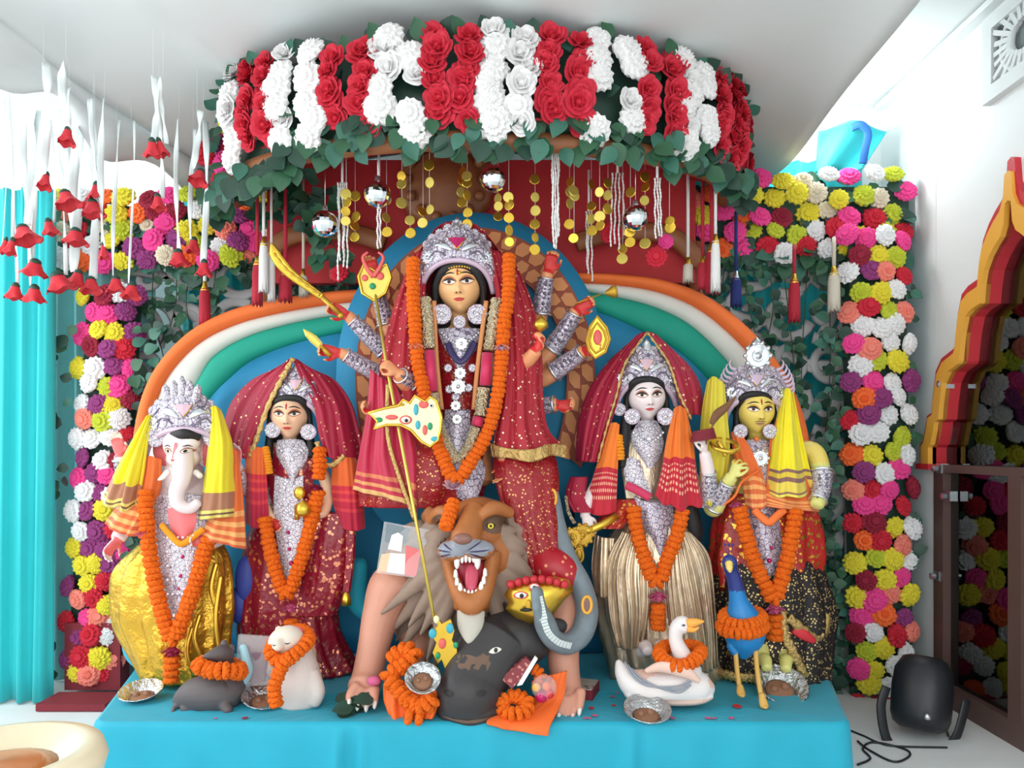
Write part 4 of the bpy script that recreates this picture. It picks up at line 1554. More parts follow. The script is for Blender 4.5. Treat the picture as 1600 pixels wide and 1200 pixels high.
def stroke(pts, w):
    n = len(pts)
    up = [(x, y + w * sin(pi * (k + .6) / (n + .2)) * .5) for k, (x, y) in enumerate(pts)]
    dn = [(x, y - w * sin(pi * (k + .6) / (n + .2)) * .5) for k, (x, y) in enumerate(pts)][::-1]
    return up + dn


M['eye_white'] = plain('painted_eye_white', rgb(240, 232, 222), .35)
M['eye_brown'] = plain('painted_brown_iris', rgb(92, 44, 24), .3)
M['eye_black'] = plain('painted_black', rgb(24, 16, 16), .4)
M['eye_shade'] = plain('painted_rust_lid', rgb(196, 112, 66), .6)
M['lip'] = plain('painted_rose_lip', rgb(206, 60, 66), .4)
M['tilak'] = plain('painted_red_mark', rgb(190, 28, 36), .5)


def features(H, bv, t, shade='eye_shade', lip='lip', eye=1.0, tilak=True):
    for s_ in (-1, 1):
        decal(H, bv, almond(s_ * .40, .02, .33 * eye, .18, .13, s_), M[shade], 'eyelid', t, .0006)
        e = decal(H, bv, almond(s_ * .40, .0, .26 * eye, .10, .075, s_), M['eye_white'], 'eye', t, .0014)
        decal(H, bv, ell(s_ * .40, .012, .088, .068), M['eye_brown'], 'iris', e, .0021)
        decal(H, bv, ell(s_ * .40, .012, .045, .036), M['eye_black'], 'pupil', e, .0027)
        decal(H, bv, stroke([(s_ * .40 + s_ * .29 * eye * x, .005 + .105 * (1 - abs(x) ** 2.2) + .03 * x) for x in [-1 + k / 6 for k in range(13)]], .05), M['eye_black'], 'lash_line', t, .0024, 2)
        decal(H, bv, stroke([(s_ * (.12 + .60 * x), .19 + .13 * sin(pi * (.15 + .72 * x)) - .04 * x) for x in [k / 12 for k in range(13)]], .035), M['eye_black'], 'eyebrow', t, .0016, 2)
        decal(H, bv, ell(s_ * .09, -.385, .035, .018, 10), M['eye_black'], 'nostril', t, .001, 2)
    up = [(-.27, -.545), (-.13, -.53), (-.05, -.515), (0, -.525), (.05, -.515), (.13, -.53), (.27, -.545), (.1, -.572), (0, -.578), (-.1, -.572)]
    lo_ = [(-.26, -.552), (-.1, -.58), (0, -.586), (.1, -.58), (.26, -.552), (.15, -.612), (.06, -.632), (-.06, -.632), (-.15, -.612)]
    decal(H, bv, up, M[lip], 'upper_lip', t, .0014)
    decal(H, bv, lo_, M[lip], 'lower_lip', t, .0014)
    if tilak:
        decal(H, bv, [(-.035, .18), (.035, .18), (.045, .34), (0, .44), (-.045, .34)], M['tilak'], 'forehead_mark', t, .0014)


def hand(mb, wrist, d, nrm, L, curl=.5, thumb=1, spread=.03, tcurl=.5):
    """palm, four unequal fingers and a thumb; returns (palm centre, palm normal, radius)"""
    d = Vector(d).normalized()
    n = Vector(nrm)
    n = (n - d * n.dot(d)).normalized()
    s_ = d.cross(n)
    pts = [wrist - d * .12 * L, wrist, wrist + d * .16 * L, wrist + d * .34 * L, wrist + d * .5 * L]
    mb.tube(pts, [(.13 * L, .10 * L), (.13 * L, .10 * L), (.185 * L, .10 * L), (.215 * L, .095 * L), (.20 * L, .07 * L)], 14, up=n)
    for i, ln in enumerate((.43, .49, .46, .36)):
        x = i - 1.5
        b_ = wrist + d * (.44 - .02 * abs(x)) * L + s_ * thumb * (-x) * .108 * L
        fd = (d + s_ * thumb * (-x) * spread).normalized()
        path, ang = [b_, b_ + fd * .06 * L], 0
        for k, (f, cu) in enumerate(((.42, .9), (.33, 1.1), (.25, .8))):
            ang += curl * cu
            q = fd * cos(ang) + n * sin(ang)
            path.append(path[-1] + q * ln * L * f)
        rr = [.052 * L, .054 * L, .05 * L, .046 * L, .034 * L]
        mb.tube(spline(path, 13), [(r_, r_) for r_ in spline(rr, 13)], 8)
    b_ = wrist + d * .12 * L + s_ * thumb * .14 * L
    t0 = (d * .65 + s_ * thumb * .75 + n * .30).normalized()
    t1 = (d * .9 + s_ * thumb * (.45 - .9 * tcurl) + n * (.3 + tcurl)).normalized()
    path = [b_, b_ + t0 * .18 * L, b_ + t0 * .22 * L + t1 * .14 * L, b_ + t0 * .23 * L + t1 * .27 * L]
    mb.tube(spline(path, 10), [(r_, r_) for r_ in spline([.075 * L, .066 * L, .056 * L, .038 * L], 10)], 8)
    return (wrist + d * .28 * L, n, .30 * L)


def palm_fn(palms, extra=None):
    def fn(c, n):
        for (pc, pn, r_) in palms:
            if (c - pc).length < r_ * 1.25 and n.dot(pn) > .35:
                return 1
        return extra(c, n) if extra else 0
    return fn


def drape(name, rows, mat, parent=None, nu=36, nv=36, fold=(0, 0, 0), thick=.004, label=None, wob=.0):
    """cloth through rows of (px, py, Y) running top to bottom; fold = (depth m, count, phase)"""
    rr = [spline([P(*p) for p in r], nu) for r in rows]
    cols = [spline([r[i] for r in rr], nv) for i in range(nu)]
    amp, cnt, ph = fold
    g = []
    for j in range(nv):
        v = j / (nv - 1)
        row = []
        for i in range(nu):
            u = i / (nu - 1)
            p = cols[i][j].copy()
            if amp:
                p.y += amp * (.35 + .65 * v) * sin(2 * pi * cnt * u + ph + .8 * sin(2.1 * v + ph)) + .35 * amp * sin(2 * pi * cnt * 2.3 * u + 2 * ph + 2 * v)
            if wob:
                p.z += wob * sin(2 * pi * cnt * u + ph) * v
            row.append(p)
        g.append(row)
    m_ = MB(); m_.grid(g)
    return m_.build(name, mat, parent, solid=thick, label=label)


def skirt(name, rows, mat, parent=None, folds=11, amp=.05, nv=40, seg=88, phase=0, twist=0, hem=0):
    """closed pleated volume; rows of (px, py, Y, half width px, half depth px)"""
    A = spline([P(r[0], r[1], r[2]) for r in rows], nv)
    W_ = spline([R(r[3], r[2]) for r in rows], nv)
    D_ = spline([R(r[4], r[2]) for r in rows], nv)
    g = []
    for j in range(nv):
        v = j / (nv - 1)
        row = []
        for k in range(seg):
            a = 2 * pi * k / seg
            f = 1 + amp * (.25 + .75 * v) * (sin(folds * a + phase + twist * v) + .5 * sin(folds * 2.3 * a + 2 * phase + 2.2 * v + twist * v) + .4 * sin(5 * v * pi + 3 * a))
            row.append(A[j] + Vector((W_[j] * cos(a) * f, D_[j] * sin(a) * f, hem * v ** 3 * (sin(folds * a + phase) + .8 * sin(3 * a + 1)))))
        g.append(row)
    m_ = MB()
    b = m_.grid(g, cu=True)
    m_.cap([b + k for k in range(seg)]); e = b + (nv - 1) * seg
    m_.cap([e + k for k in range(seg)][::-1])
    return m_.build(name, mat, parent)


def garland(label, pts, r_, Yoff=0, light=False, group='marigold garlands on the statues', lotus=None, closed=False, name='marigold_garland', pitch=.78, tail=None, cat_='garland'):
    """rope of marigold blossoms; pts of (px, py, Y)"""
    path = [P(*p) for p in pts]
    path = spline(path, 30 * len(pts), closed)
    if closed:
        path.append(path[0])
    Y = pts[0][2]
    rad = R(r_, Y)
    ev = even(path, step=rad * pitch)
    t = thing(name, label, cat_, min(ev, key=lambda p: p.z), group)
    rd = random.Random(len(ev))
    src = MARL if light else MARI

    def blossoms(ev):
        for i, p in enumerate(ev):
            d = ev[min(i + 1, len(ev) - 1)] - ev[max(i - 1, 0)]
            put('marigold', rd.choice(src), p + Vector((rd.uniform(-.05, .05) * rad, rd.uniform(-.08, .08) * rad, 0)), t, jrot(d, rnd=rd, jit=.10), (rad * rd.uniform(.93, 1.07), rad * rd.uniform(.93, 1.07), rad * 1.1))
    if tail:
        tp = even(spline([P(*p) for p in tail], 40), step=rad * pitch)
        blossoms(tp)
    blossoms(ev)
    for q in (lotus or []):
        c = P(*q[:3])
        m_ = MB()
        s_ = R(q[3], q[2])
        Mz = aim(q[5] if len(q) > 5 else (0, -.35, -1))
        for n, tl, w, h in ((8, 1.0, .36, .95), (7, .55, .32, .95), (5, .2, .26, .85)):
            for k in range(n):
                m2 = MB(); petal(m2, 2 * pi * k / n + n, tl, .1, w, h, .06, k)
                b = len(m_.v)
                m_.v += [c + Mz @ (p * s_) for p in m2.v]
                m_.f += [tuple(b + x for x in f) for f in m2.f]; m_.m += m2.m
        m_.build('lotus', q[4], t, fix=False)
    return t


M['lace'] = lace('lilac_silver_cutwork', rgb(204, 194, 208), rgb(116, 102, 124), 40, .17)
M['lace_fine'] = lace('white_silver_beadwork', rgb(218, 212, 220), rgb(140, 124, 144), 58, .15)
M['lilac'] = plain('lilac_shell_band', rgb(206, 180, 200), .4, metal=.15, var=.08)
M['gem_pink'] = plain('magenta_gem', rgb(188, 24, 96), .12, metal=.2)
M['gem_navy'] = plain('navy_enamel', rgb(44, 30, 84), .3)
M['gem_white'] = plain('clear_rhinestone', rgb(240, 240, 246), .08, metal=.6)
M['gem_green'] = plain('green_gem', rgb(30, 130, 96), .15)
M['hair'] = plain('black_wig_hair', rgb(22, 18, 20), .55, bump=.6, bscale=120)
M['lotus_pink'] = plain('pink_cloth_petal', rgb(212, 96, 140), .7, var=.12)
M['lotus_magenta'] = plain('crimson_cloth_petal', rgb(164, 30, 70), .7, var=.12)
M['lotus_white'] = plain('pale_lotus_petal', rgb(214, 176, 190), .6, var=.12)


M['muzzle_grey'] = plain('dull_pewter', rgb(120, 112, 128), .35, metal=.5)


def rosette(mb, c, r_, d=(0, -1, 0)):
    Mz = aim(d)
    mb.lathe([(.0, .25 * r_), (.22 * r_, .22 * r_), (.26 * r_, .08 * r_), (.45 * r_, .08 * r_), (.55 * r_, .2 * r_), (.68 * r_, .08 * r_), (.82 * r_, .18 * r_), (1.0 * r_, .05 * r_), (.95 * r_, -.08 * r_), (0, -.1 * r_)],
             c, 22, Mz, wav=lambda a, j: (1 + (.06 * sin(11 * a) if j in (6, 7) else 0), 0))
    for k in range(10):
        a = 2 * pi * k / 10
        mb.ball(c + Mz @ Vector((r_ * .98 * cos(a), r_ * .98 * sin(a), .06 * r_)), r_ * .2, 8, 5)


def crown(t, cx, by, top, w, Y, d=.10, drop=46, gem='gem_pink', spikes=False, lean=0):
    """arched tiara crown: base middle row by, top row top, half width w (px)"""
    def yt(u):
        return top + (by - top) * (.72 * abs(u) ** 1.7 + .10 * abs(sin(4.5 * u)) ) + drop * .25 * abs(u) ** 3

    def yb(u):
        return by + drop * abs(u) ** 2.2

    def S(u, v, out=0):
        x = cx + w * sin(u * 1.35) / sin(1.35) * (1 + .10 * sin(pi * v)) + lean * v
        y = yb(u) + (yt(u) - yb(u)) * v
        return P(x, y, Y + d * (1 - cos(u * 1.35)) + .05 * v * v - .02 * sin(pi * v) - out)

    nu, nv = 56, 18
    m_ = MB()
    m_.grid([[S(-1 + 2 * i / nu, j / nv, .006 * abs(sin(pi * 3 * j / nv)) + .004 * sin(14 * i / nu * pi)) for i in range(nu + 1)] for j in range(nv + 1)])
    m_.build('crown_shell', M['lace'], t, solid=.012)
    m_ = MB()
    m_.tube([S(-1 + 2 * i / 40, .03, .008) for i in range(41)], R(4.5, Y), 8)
    m_.build('crown_band', M['lilac'], t)
    m_ = MB()
    for i in range(33):
        u = -1 + 2 * i / 32
        m_.ball(S(u, 1, .004), R(2.0, Y), 8, 6)
        m_.ball(S(u, .16, .012), R(1.3, Y), 6, 5)
    for u, v, r_ in ((-.62, .35, 2.4), (.62, .35, 2.4), (-.3, .62, 2), (.3, .62, 2), (-.8, .25, 2), (.8, .25, 2), (-.15, .85, 1.8), (.15, .85, 1.8), (-.45, .8, 2), (.45, .8, 2)):
        m_.ball(S(u, v, .014), R(r_, Y), 8, 6)
    stuff(m_.build('crown_beading', M['gem_white'], t))
    for s_ in (-1, 1):
        m_ = MB(); rosette(m_, S(s_ * .60, .42, .010), R(w * .17, Y), (s_ * .5, -1, .1)); m_.build('crown_rosette', M['silver'], t)
        m_ = MB(); rosette(m_, S(s_ * .88, .45, .006), R(w * .13, Y), (s_ * .9, -.7, .1)); m_.build('crown_rosette', M['lilac'], t)
        m_ = MB()      # leaf-shaped wing beside the jewel
        pts = [S(s_ * (.10 + .34 * q), .30 + .34 * sin(pi * .5 * q), .014) for q in [k / 9 for k in range(10)]]
        m_.tube(pts, [(R(w * .10 * sin(pi * (.1 + .8 * k / 9)), Y), R(1.5, Y)) for k in range(10)], 8)
        m_.build('crown_wing', M['silver'], t)
        m_ = MB()
        m_.tube(spline([S(s_ * .06, .55, .012), S(s_ * .2, .72, .012), S(s_ * .12, .9, .01), S(s_ * .02, .8, .012)], 20), R(1.8, Y), 6)
        m_.build('crown_scroll', M['silver'], t)
    a, b_, c_ = S(-.16, .66, .014), S(.16, .66, .014), S(0, .32, .016)
    m_ = MB(); m_.prism([a, (a + b_) / 2 + Vector((0, -.004, .004)), b_, c_], (0, -.008, 0)); m_.build('crown_jewel', M[gem], t, smooth=False)
    m_ = MB(); m_.tube([a, (a + b_) / 2, b_, c_], R(1.8, Y), 6, closed=True); m_.build('jewel_rim', M['gold'], t)
    for i in range(11):
        u = -.92 + 1.84 * i / 10
        m_ = MB(); q = R(w * .105 * (1.25 - .4 * abs(u)), Y)
        rosette(m_, S(u, .97, .012), q, (u * .6, -1, .2))
        m_.build('crown_petal', M['lace_fine'], t)
    for s_ in (-1, 1):
        for v0, v1 in ((.2, .45), (.5, .8)):
            m_ = MB(); m_.tube(spline([S(s_ * .22, v0, .012), S(s_ * .42, v1, .014), S(s_ * .66, v0 + .12, .012), S(s_ * .9, v1 - .05, .008)], 24), R(1.5, Y), 6)
            m_.build('crown_scroll', M['muzzle_grey'], t)
    # finial
    m_ = MB()
    c = P(cx + lean, top + 4, Y + .04)
    h = R((by - top) * .22, Y)
    m_.lathe([(h * .7, -h * .6), (h * .6, 0), (h * .36, h * .35), (h * .42, h * .5), (h * .2, h * .8), (0, h * 1.05)], c, 16, wav=lambda a, j: (1 + .1 * sin(8 * a), 0))
    m_.build('crown_finial', M['silver'], t)
    if spikes:
        for s_ in (-1, 1):
            for k in range(7):
                f = k / 6
                x0, y0 = cx + s_ * w * (.98 - .35 * f * f), by + 10 - (by - top) * (.25 + .65 * f)
                m_ = MB()
                m_.tube(spline([P(x0, y0, Y + .06), P(x0 + s_ * 9, y0 - 3, Y + .055), P(x0 + s_ * 12, y0 - 11, Y + .05), P(x0 + s_ * 9, y0 - 16, Y + .05)], 10), [(R(3.2 * (1 - q / 10), Y) + .0006, .004) for q in range(10)], 6)
                m_.build('crown_flame', M['lilac'], t)


def earring(t, px, py, Y, r_):
    m_ = MB(); rosette(m_, P(px, py, Y), R(r_, Y), (0, -1, .05)); m_.build('earring', M['lace_fine'], t)
    m_ = MB(); m_.tube([P(px + r_ * .98 * cos(a), py - r_ * .98 * sin(a), Y) for a in [2 * pi * k / 28 for k in range(28)]], R(r_ * .16, Y), 6, closed=True)
    m_.build('earring_ring', M['lilac'], t)
    m_ = MB(); m_.ball(P(px, py, Y - .012), R(r_ * .24, Y), 10, 8); m_.build('earring_stone', M['gem_white'], t)


def sleeve(t, pts, mat='lace', name='sleeve'):
    """ornament sleeve hugging an arm; pts of (px, py, Y, r px)"""
    m_ = MB()
    n = 26
    pp = spline([P(*p[:3]) for p in pts], n)
    rr = spline([R(p[3], p[2]) for p in pts], n)
    m_.tube(pp, [(r_ * (1 + .06 * (k % 3 == 0)), r_ * (1 + .06 * (k % 3 == 0))) for k, r_ in enumerate(rr)], 18, cap=True)
    m_.build(name, M[mat], t)
    m_ = MB()
    for k in range(3, n - 2, 3):
        for o_ in (-.55, .1, .6):
            m_.ball(pp[k] + Vector((o_ * rr[k], -rr[k] * 1.05 * sqrt(1 - o_ * o_), 0)), rr[k] * (.13 if k % 2 else .2), 8, 5)
    stuff(m_.build('sleeve_studs', M['muzzle_grey'] if name == 'sleeve' else M['gem_white'], t))
    for e in (0, -1):
        m_ = MB()
        d = (pp[1] - pp[0]) if e == 0 else (pp[-1] - pp[-2])
        Mz = aim(d)
        m_.tube([pp[e] + Mz @ Vector((rr[e] * 1.08 * cos(a), rr[e] * 1.08 * sin(a), 0)) for a in [2 * pi * k / 20 for k in range(20)]], rr[e] * .16, 6, closed=True)
        m_.build('bangle', M['silver'], t)


def gems(t, pts, mat='gem_white', name='jewel_studs'):
    m_ = MB()
    for p in pts:
        m_.ball(P(*p[:3]), R(p[3], p[2]), 8, 6)
    return stuff(m_.build(name, M[mat], t))
# ================================================================ the ten armed goddess
M['skin_peach'] = plain('painted_peach_skin', rgb(246, 190, 132), .42, var=.05, vscale=10)
M['skin_palm'] = plain('painted_red_palm', rgb(214, 50, 48), .45)
M['skin_arm'] = plain('painted_orange_skin', rgb(232, 156, 108), .42, var=.06, vscale=8)
M['veil_red'] = print_cloth('red_net_veil_gold_stars', rgb(184, 34, 52), rgb(240, 214, 180), 42, .20, .5, .4, .65, bump=.2)
M['saree_red'] = print_cloth('red_brocade_saree', rgb(164, 20, 32), rgb(226, 170, 110), 75, .30, .8, .3, .38, bump=.6, fleck=.47)
M['magenta'] = plain('magenta_sheer_cloth', rgb(204, 24, 84), .5, var=.15, vscale=6, bump=.3, bscale=14, sheen=.3)
M['gold_trim'] = foil('gold_lace_trim', rgb(214, 178, 112), .4, 60, .5, .7)
M['tinsel'] = foil('gold_silver_tinsel', rgb(232, 220, 186), .22, 70, 1.0, .85)

G = thing('goddess_statue', 'large ten armed goddess statue in red veil and silver crown at centre', 'statue', P(735, 1000, 3.6))
mb = MB()
mb.limb([(718, 515, 3.60, 30, 24), (718, 530, 3.62, 62, 30), (718, 560, 3.61, 56, 36), (716, 620, 3.60, 44, 32), (714, 680, 3.60, 50, 36), (712, 750, 3.58, 62, 44)], seg=24)
mb.limb([(718, 478, 3.54, 15), (718, 500, 3.57, 15), (718, 520, 3.60, 20)])
HC = head(mb, P(718, 447, 3.53), R(34, 3.53), R(46, 3.53), Matrix.Rotation(radians(-3), 3, 'Y'))
palms = []


def arm(pts, hd, hn, L, curl, thumb=1, tcurl=.5):
    mb.limb(pts)
    w = P(*pts[-1][:3])
    palms.append(hand(mb, w, hd, hn, R(L, pts[-1][2]), curl, thumb, tcurl=tcurl))


# left side of the picture
arm([(670, 540, 3.66, 15), (630, 560, 3.68, 13), (600, 548, 3.66, 12), (560, 510, 3.62, 10), (543, 492, 3.60, 9)], (-1, -.1, .45), (-.2, -1, -.2), 46, .75, -1)
arm([(670, 550, 3.64, 15), (630, 590, 3.64, 13), (590, 583, 3.58, 11), (550, 560, 3.52, 9.5), (530, 551, 3.50, 9)], (-1, -.15, .15), (-.1, -1, -.1), 46, .75, -1)
arm([(665, 555, 3.58, 15), (640, 605, 3.5, 14), (632, 600, 3.42, 12), (622, 583, 3.36, 10)], (-.75, -.35, .6), (-.5, .5, -.3), 46, 1.15, 1, 1.0)
arm([(665, 560, 3.60, 15), (635, 630, 3.56, 14), (610, 648, 3.48, 12), (592, 646, 3.44, 10)], (-1, -.1, .15), (.2, -.4, 1), 44, .9, 1)
arm([(670, 530, 3.70, 14), (625, 530, 3.73, 12), (602, 500, 3.74, 11), (590, 455, 3.74, 9), (586, 436, 3.74, 8)], (-.25, 0, 1), (0, -1, 0), 46, .6, -1)
# right side
arm([(765, 535, 3.68, 14), (825, 520, 3.72, 13), (842, 500, 3.72, 12.5), (850, 450, 3.70, 11), (856, 425, 3.69, 9.5)], (.28, -.1, 1), (0, -1, -.2), 48, .85, 1)
arm([(765, 540, 3.68, 15), (820, 565, 3.70, 14), (850, 560, 3.68, 14), (888, 508, 3.64, 12), (900, 485, 3.62, 10)], (.85, -.1, .5), (-.1, -1, -.1), 46, .8, 1)
arm([(765, 550, 3.66, 15), (820, 590, 3.68, 14), (848, 592, 3.66, 14), (895, 560, 3.60, 11.5), (912, 548, 3.57, 10)], (.9, -.25, .3), (0, -1, .1), 40, .6, 1)
arm([(765, 555, 3.60, 14), (800, 575, 3.50, 13), (822, 565, 3.43, 12), (838, 548, 3.38, 10)], (.35, -.2, .9), (-.7, -.6, 0), 46, 1.15, 1, .9)
arm([(765, 560, 3.64, 14), (815, 630, 3.64, 13), (845, 634, 3.60, 12), (870, 632, 3.58, 10.5)], (1, -.1, -.05), (.05, -.9, .3), 44, .95, 1)
arm([(765, 565, 3.58, 14), (800, 640, 3.50, 13), (792, 690, 3.44, 11), (786, 722, 3.42, 8.5)], (-.12, -.1, -1), (-.8, -.6, 0), 42, .45, 1)
body = fuse('body', mb, .0045, [M['skin_peach'], M['skin_palm'], M['skin_arm']], G,
            palm_fn(palms, lambda c, n: 0 if (c - HC['c']).length < .2 else 2))
features(HC, bvh_of(body), G, eye=1.1)
# sleeves of silver cut-work
for pts in ([(600, 548, 3.66, 14), (575, 524, 3.635, 13), (552, 501, 3.61, 11)], [(590, 583, 3.58, 13.5), (565, 570, 3.545, 12.5), (540, 555, 3.51, 11)], [(845, 490, 3.72, 14.5), (849, 460, 3.705, 13.5), (853, 436, 3.695, 11.5)],
            [(862, 545, 3.67, 15.5), (882, 517, 3.645, 14), (897, 491, 3.625, 12)], [(866, 580, 3.64, 15), (890, 564, 3.61, 13.5), (908, 551, 3.58, 12)], [(828, 634, 3.63, 14), (848, 634, 3.60, 13.5), (866, 632, 3.58, 12)], [(603, 508, 3.745, 13), (597, 480, 3.745, 12), (592, 462, 3.745, 11)],
            [(640, 597, 3.44, 14), (632, 592, 3.40, 13), (626, 587, 3.375, 11.5)]):
    sleeve(G, pts)
# hair
mb = MB()
mb.limb([(718, 405, 3.60, 30, 26), (718, 440, 3.60, 43, 30), (716, 490, 3.62, 45, 26), (714, 540, 3.64, 46, 22), (712, 570, 3.66, 36, 16)], seg=24)
half_ = [(44, 560, 3.53, 6, 8), (42, 520, 3.53, 8, 8), (38, 475, 3.52, 6, 8), (36, 445, 3.49, 6, 8), (25, 424, 3.455, 8, 7), (12, 417, 3.445, 8, 6)]
mb.limb([(718 - a, *r_) for a, *r_ in half_] + [(718, 415, 3.44, 8, 6)] + [(718 + a, *r_) for a, *r_ in half_[::-1]], n=70)
mb.build('hair', M['hair'], G)
crown(G, 714, 408, 348, 56, 3.43, .12, 52)
# forehead chain
gems(G, [(718 + 30 * sin(a), 436 - 20 * cos(a) + 0, 3.425 + .03 * sin(a) ** 2, 1.8) for a in [radians(-72 + 144 * k / 18) for k in range(19)]] + [(718, 426, 3.42, 3)], 'gold', 'forehead_chain')
earring(G, 690, 491, 3.45, 14); earring(G, 746, 491, 3.45, 14); earring(G, 718, 503, 3.46, 9)
# bodice and necklaces
drape('bodice', [[(676, 520, 3.52), (718, 518, 3.49), (760, 520, 3.52)], [(668, 560, 3.54), (718, 556, 3.46), (768, 560, 3.54)], [(676, 620, 3.54), (716, 620, 3.47), (758, 620, 3.54)], [(670, 690, 3.54), (714, 690, 3.46), (760, 690, 3.54)]], M['saree_red'], G, thick=.006)
drape('collar_necklace', [[(684, 514, 3.50), (718, 512, 3.475), (752, 514, 3.50)], [(690, 532, 3.49), (718, 538, 3.452), (748, 532, 3.49)], [(698, 548, 3.48), (718, 560, 3.448), (742, 548, 3.48)], [(712, 566, 3.465), (719, 582, 3.446), (726, 566, 3.465)]], M['lace'], G, thick=.008)
m_ = MB(); m_.tube(spline([P(700, 536, 3.448), P(706, 552, 3.436), P(719, 565, 3.428), P(733, 552, 3.436), P(742, 534, 3.448)], 30), [(R(5, 3.45), .005)] * 30, 8); m_.build('navy_collar', M['gem_navy'], G)
for x, y, r_ in ((721, 537, 10), (719, 583, 9), (716, 604, 12), (712, 634, 8), (714, 655, 8)):
    m_ = MB(); rosette(m_, P(x, y, 3.435), R(r_, 3.43)); m_.build('pendant', M['silver'], G)
for x, y in ((700, 575), (738, 575), (702, 608), (732, 606), (712, 620)):
    m_ = MB(); rosette(m_, P(x, y, 3.445), R(6, 3.43)); m_.build('pendant', M['lace_fine'], G)
gems(G, [(690 + 58 * k / 16, 520 + 18 * sin(pi * k / 16), 3.462 - .012 * sin(pi * k / 16), 2) for k in range(17)])
# silver belt panel and waist
drape('waist_panel', [[(696, 640, 3.47), (714, 640, 3.45), (734, 640, 3.47)], [(692, 690, 3.46), (712, 700, 3.43), (738, 690, 3.46)], [(690, 735, 3.45), (722, 748, 3.41), (758, 732, 3.46)], [(700, 770, 3.45), (738, 785, 3.41), (752, 760, 3.45)]], M['lace'], G, thick=.008)
# saree: lap, folded right leg
skirt('saree_lap', [(700, 655, 3.62, 60, 46), (672, 700, 3.58, 92, 56), (660, 745, 3.56, 100, 60), (655, 790, 3.56, 92, 56)], M['saree_red'], G, folds=9, amp=.035, twist=2)
skirt('saree_leg', [(815, 690, 3.52, 44, 34), (822, 735, 3.46, 50, 36), (828, 790, 3.42, 44, 34), (842, 845, 3.38, 38, 30), (858, 895, 3.36, 34, 26)], M['saree_red'], G, folds=8, amp=.05, twist=1.5)
# red veil: hood behind the crown, two long sides
drape('veil_hood', [[(668, 372, 3.56), (690, 350, 3.60), (716, 346, 3.62), (745, 352, 3.60), (770, 378, 3.56)], [(640, 420, 3.56), (668, 400, 3.66), (718, 395, 3.70), (775, 405, 3.66), (805, 425, 3.56)], [(618, 480, 3.56), (650, 470, 3.70), (718, 460, 3.74), (790, 470, 3.70), (828, 480, 3.56)], [(602, 540, 3.58), (640, 540, 3.72), (718, 540, 3.76), (800, 540, 3.72), (842, 540, 3.58)]], M['veil_red'], G, nu=48, fold=(.008, 5, 0))
drape('veil_side', [[(646, 396, 3.54), (655, 392, 3.51), (666, 390, 3.50)], [(618, 470, 3.54), (642, 466, 3.49), (664, 470, 3.47)], [(598, 545, 3.50), (632, 545, 3.44), (664, 545, 3.44)], [(588, 610, 3.49), (632, 620, 3.42), (678, 620, 3.42)], [(578, 680, 3.48), (632, 690, 3.41), (690, 700, 3.42)]], M['veil_red'], G, fold=(.016, 3, 1))
drape('veil_side', [[(764, 388, 3.50), (780, 394, 3.51), (802, 404, 3.54)], [(776, 470, 3.47), (806, 466, 3.48), (832, 476, 3.54)], [(782, 545, 3.43), (815, 545, 3.41), (846, 550, 3.50)], [(786, 610, 3.42), (816, 615, 3.38), (848, 612, 3.47)], [(776, 665, 3.41), (818, 670, 3.36), (856, 668, 3.46)], [(768, 706, 3.40), (826, 712, 3.34), (878, 694, 3.46)]], M['veil_red'], G, fold=(.018, 3.2, 2))
drape('veil_border', [[(766, 692, 3.385), (790, 700, 3.35), (830, 702, 3.32), (858, 694, 3.37), (888, 694, 3.45)], [(768, 714, 3.385), (796, 716, 3.35), (832, 722, 3.315), (862, 712, 3.37), (890, 718, 3.45)]], M['gold_trim'], G, nv=6, fold=(.012, 4, 0), thick=.006)
# magenta end of the saree hanging from the front arm
drape('saree_end', [[(578, 575, 3.47), (596, 590, 3.42), (618, 600, 3.40)], [(572, 640, 3.47), (600, 650, 3.40), (636, 650, 3.39)], [(560, 710, 3.47), (600, 715, 3.39), (652, 715, 3.39)], [(550, 765, 3.47), (590, 775, 3.38), (640, 790, 3.37), (650, 815, 3.37)]],
      ramp_cloth('magenta_saree_end_gold_edge', [(0, rgb(190, 24, 66)), (.80, rgb(214, 120, 80)), (.83, rgb(186, 26, 60)), (.87, rgb(220, 150, 90)), (.90, rgb(190, 30, 60)), (.94, rgb(226, 176, 110))], .5), G, fold=(.022, 3, .5))
m_ = MB(); m_.tube(spline([P(606, 600, 3.37), P(606, 680, 3.36), P(622, 740, 3.36), P(648, 812, 3.36)], 30), [(.010, .003)] * 30, 6); m_.build('gold_piping', M['gold_trim'], G)
# red foot under the leg
mb = MB()
mb.limb([(846, 868, 3.34, 22, 18), (862, 884, 3.31, 30, 22), (880, 900, 3.30, 30, 20), (888, 915, 3.31, 26, 16)], seg=20)
mb.build('wrapped_foot', print_cloth('red_tinsel_cloth', rgb(190, 20, 40), rgb(230, 150, 110), 30, .22, .4, .4, .35), G)
m_ = MB(); m_.tube(spline([P(846, 905, 3.30), P(866, 915, 3.27), P(884, 914, 3.27), P(898, 908, 3.29)], 20), [(.012, .006)] * 20, 8); m_.build('gold_hem', M['gold_trim'], G)

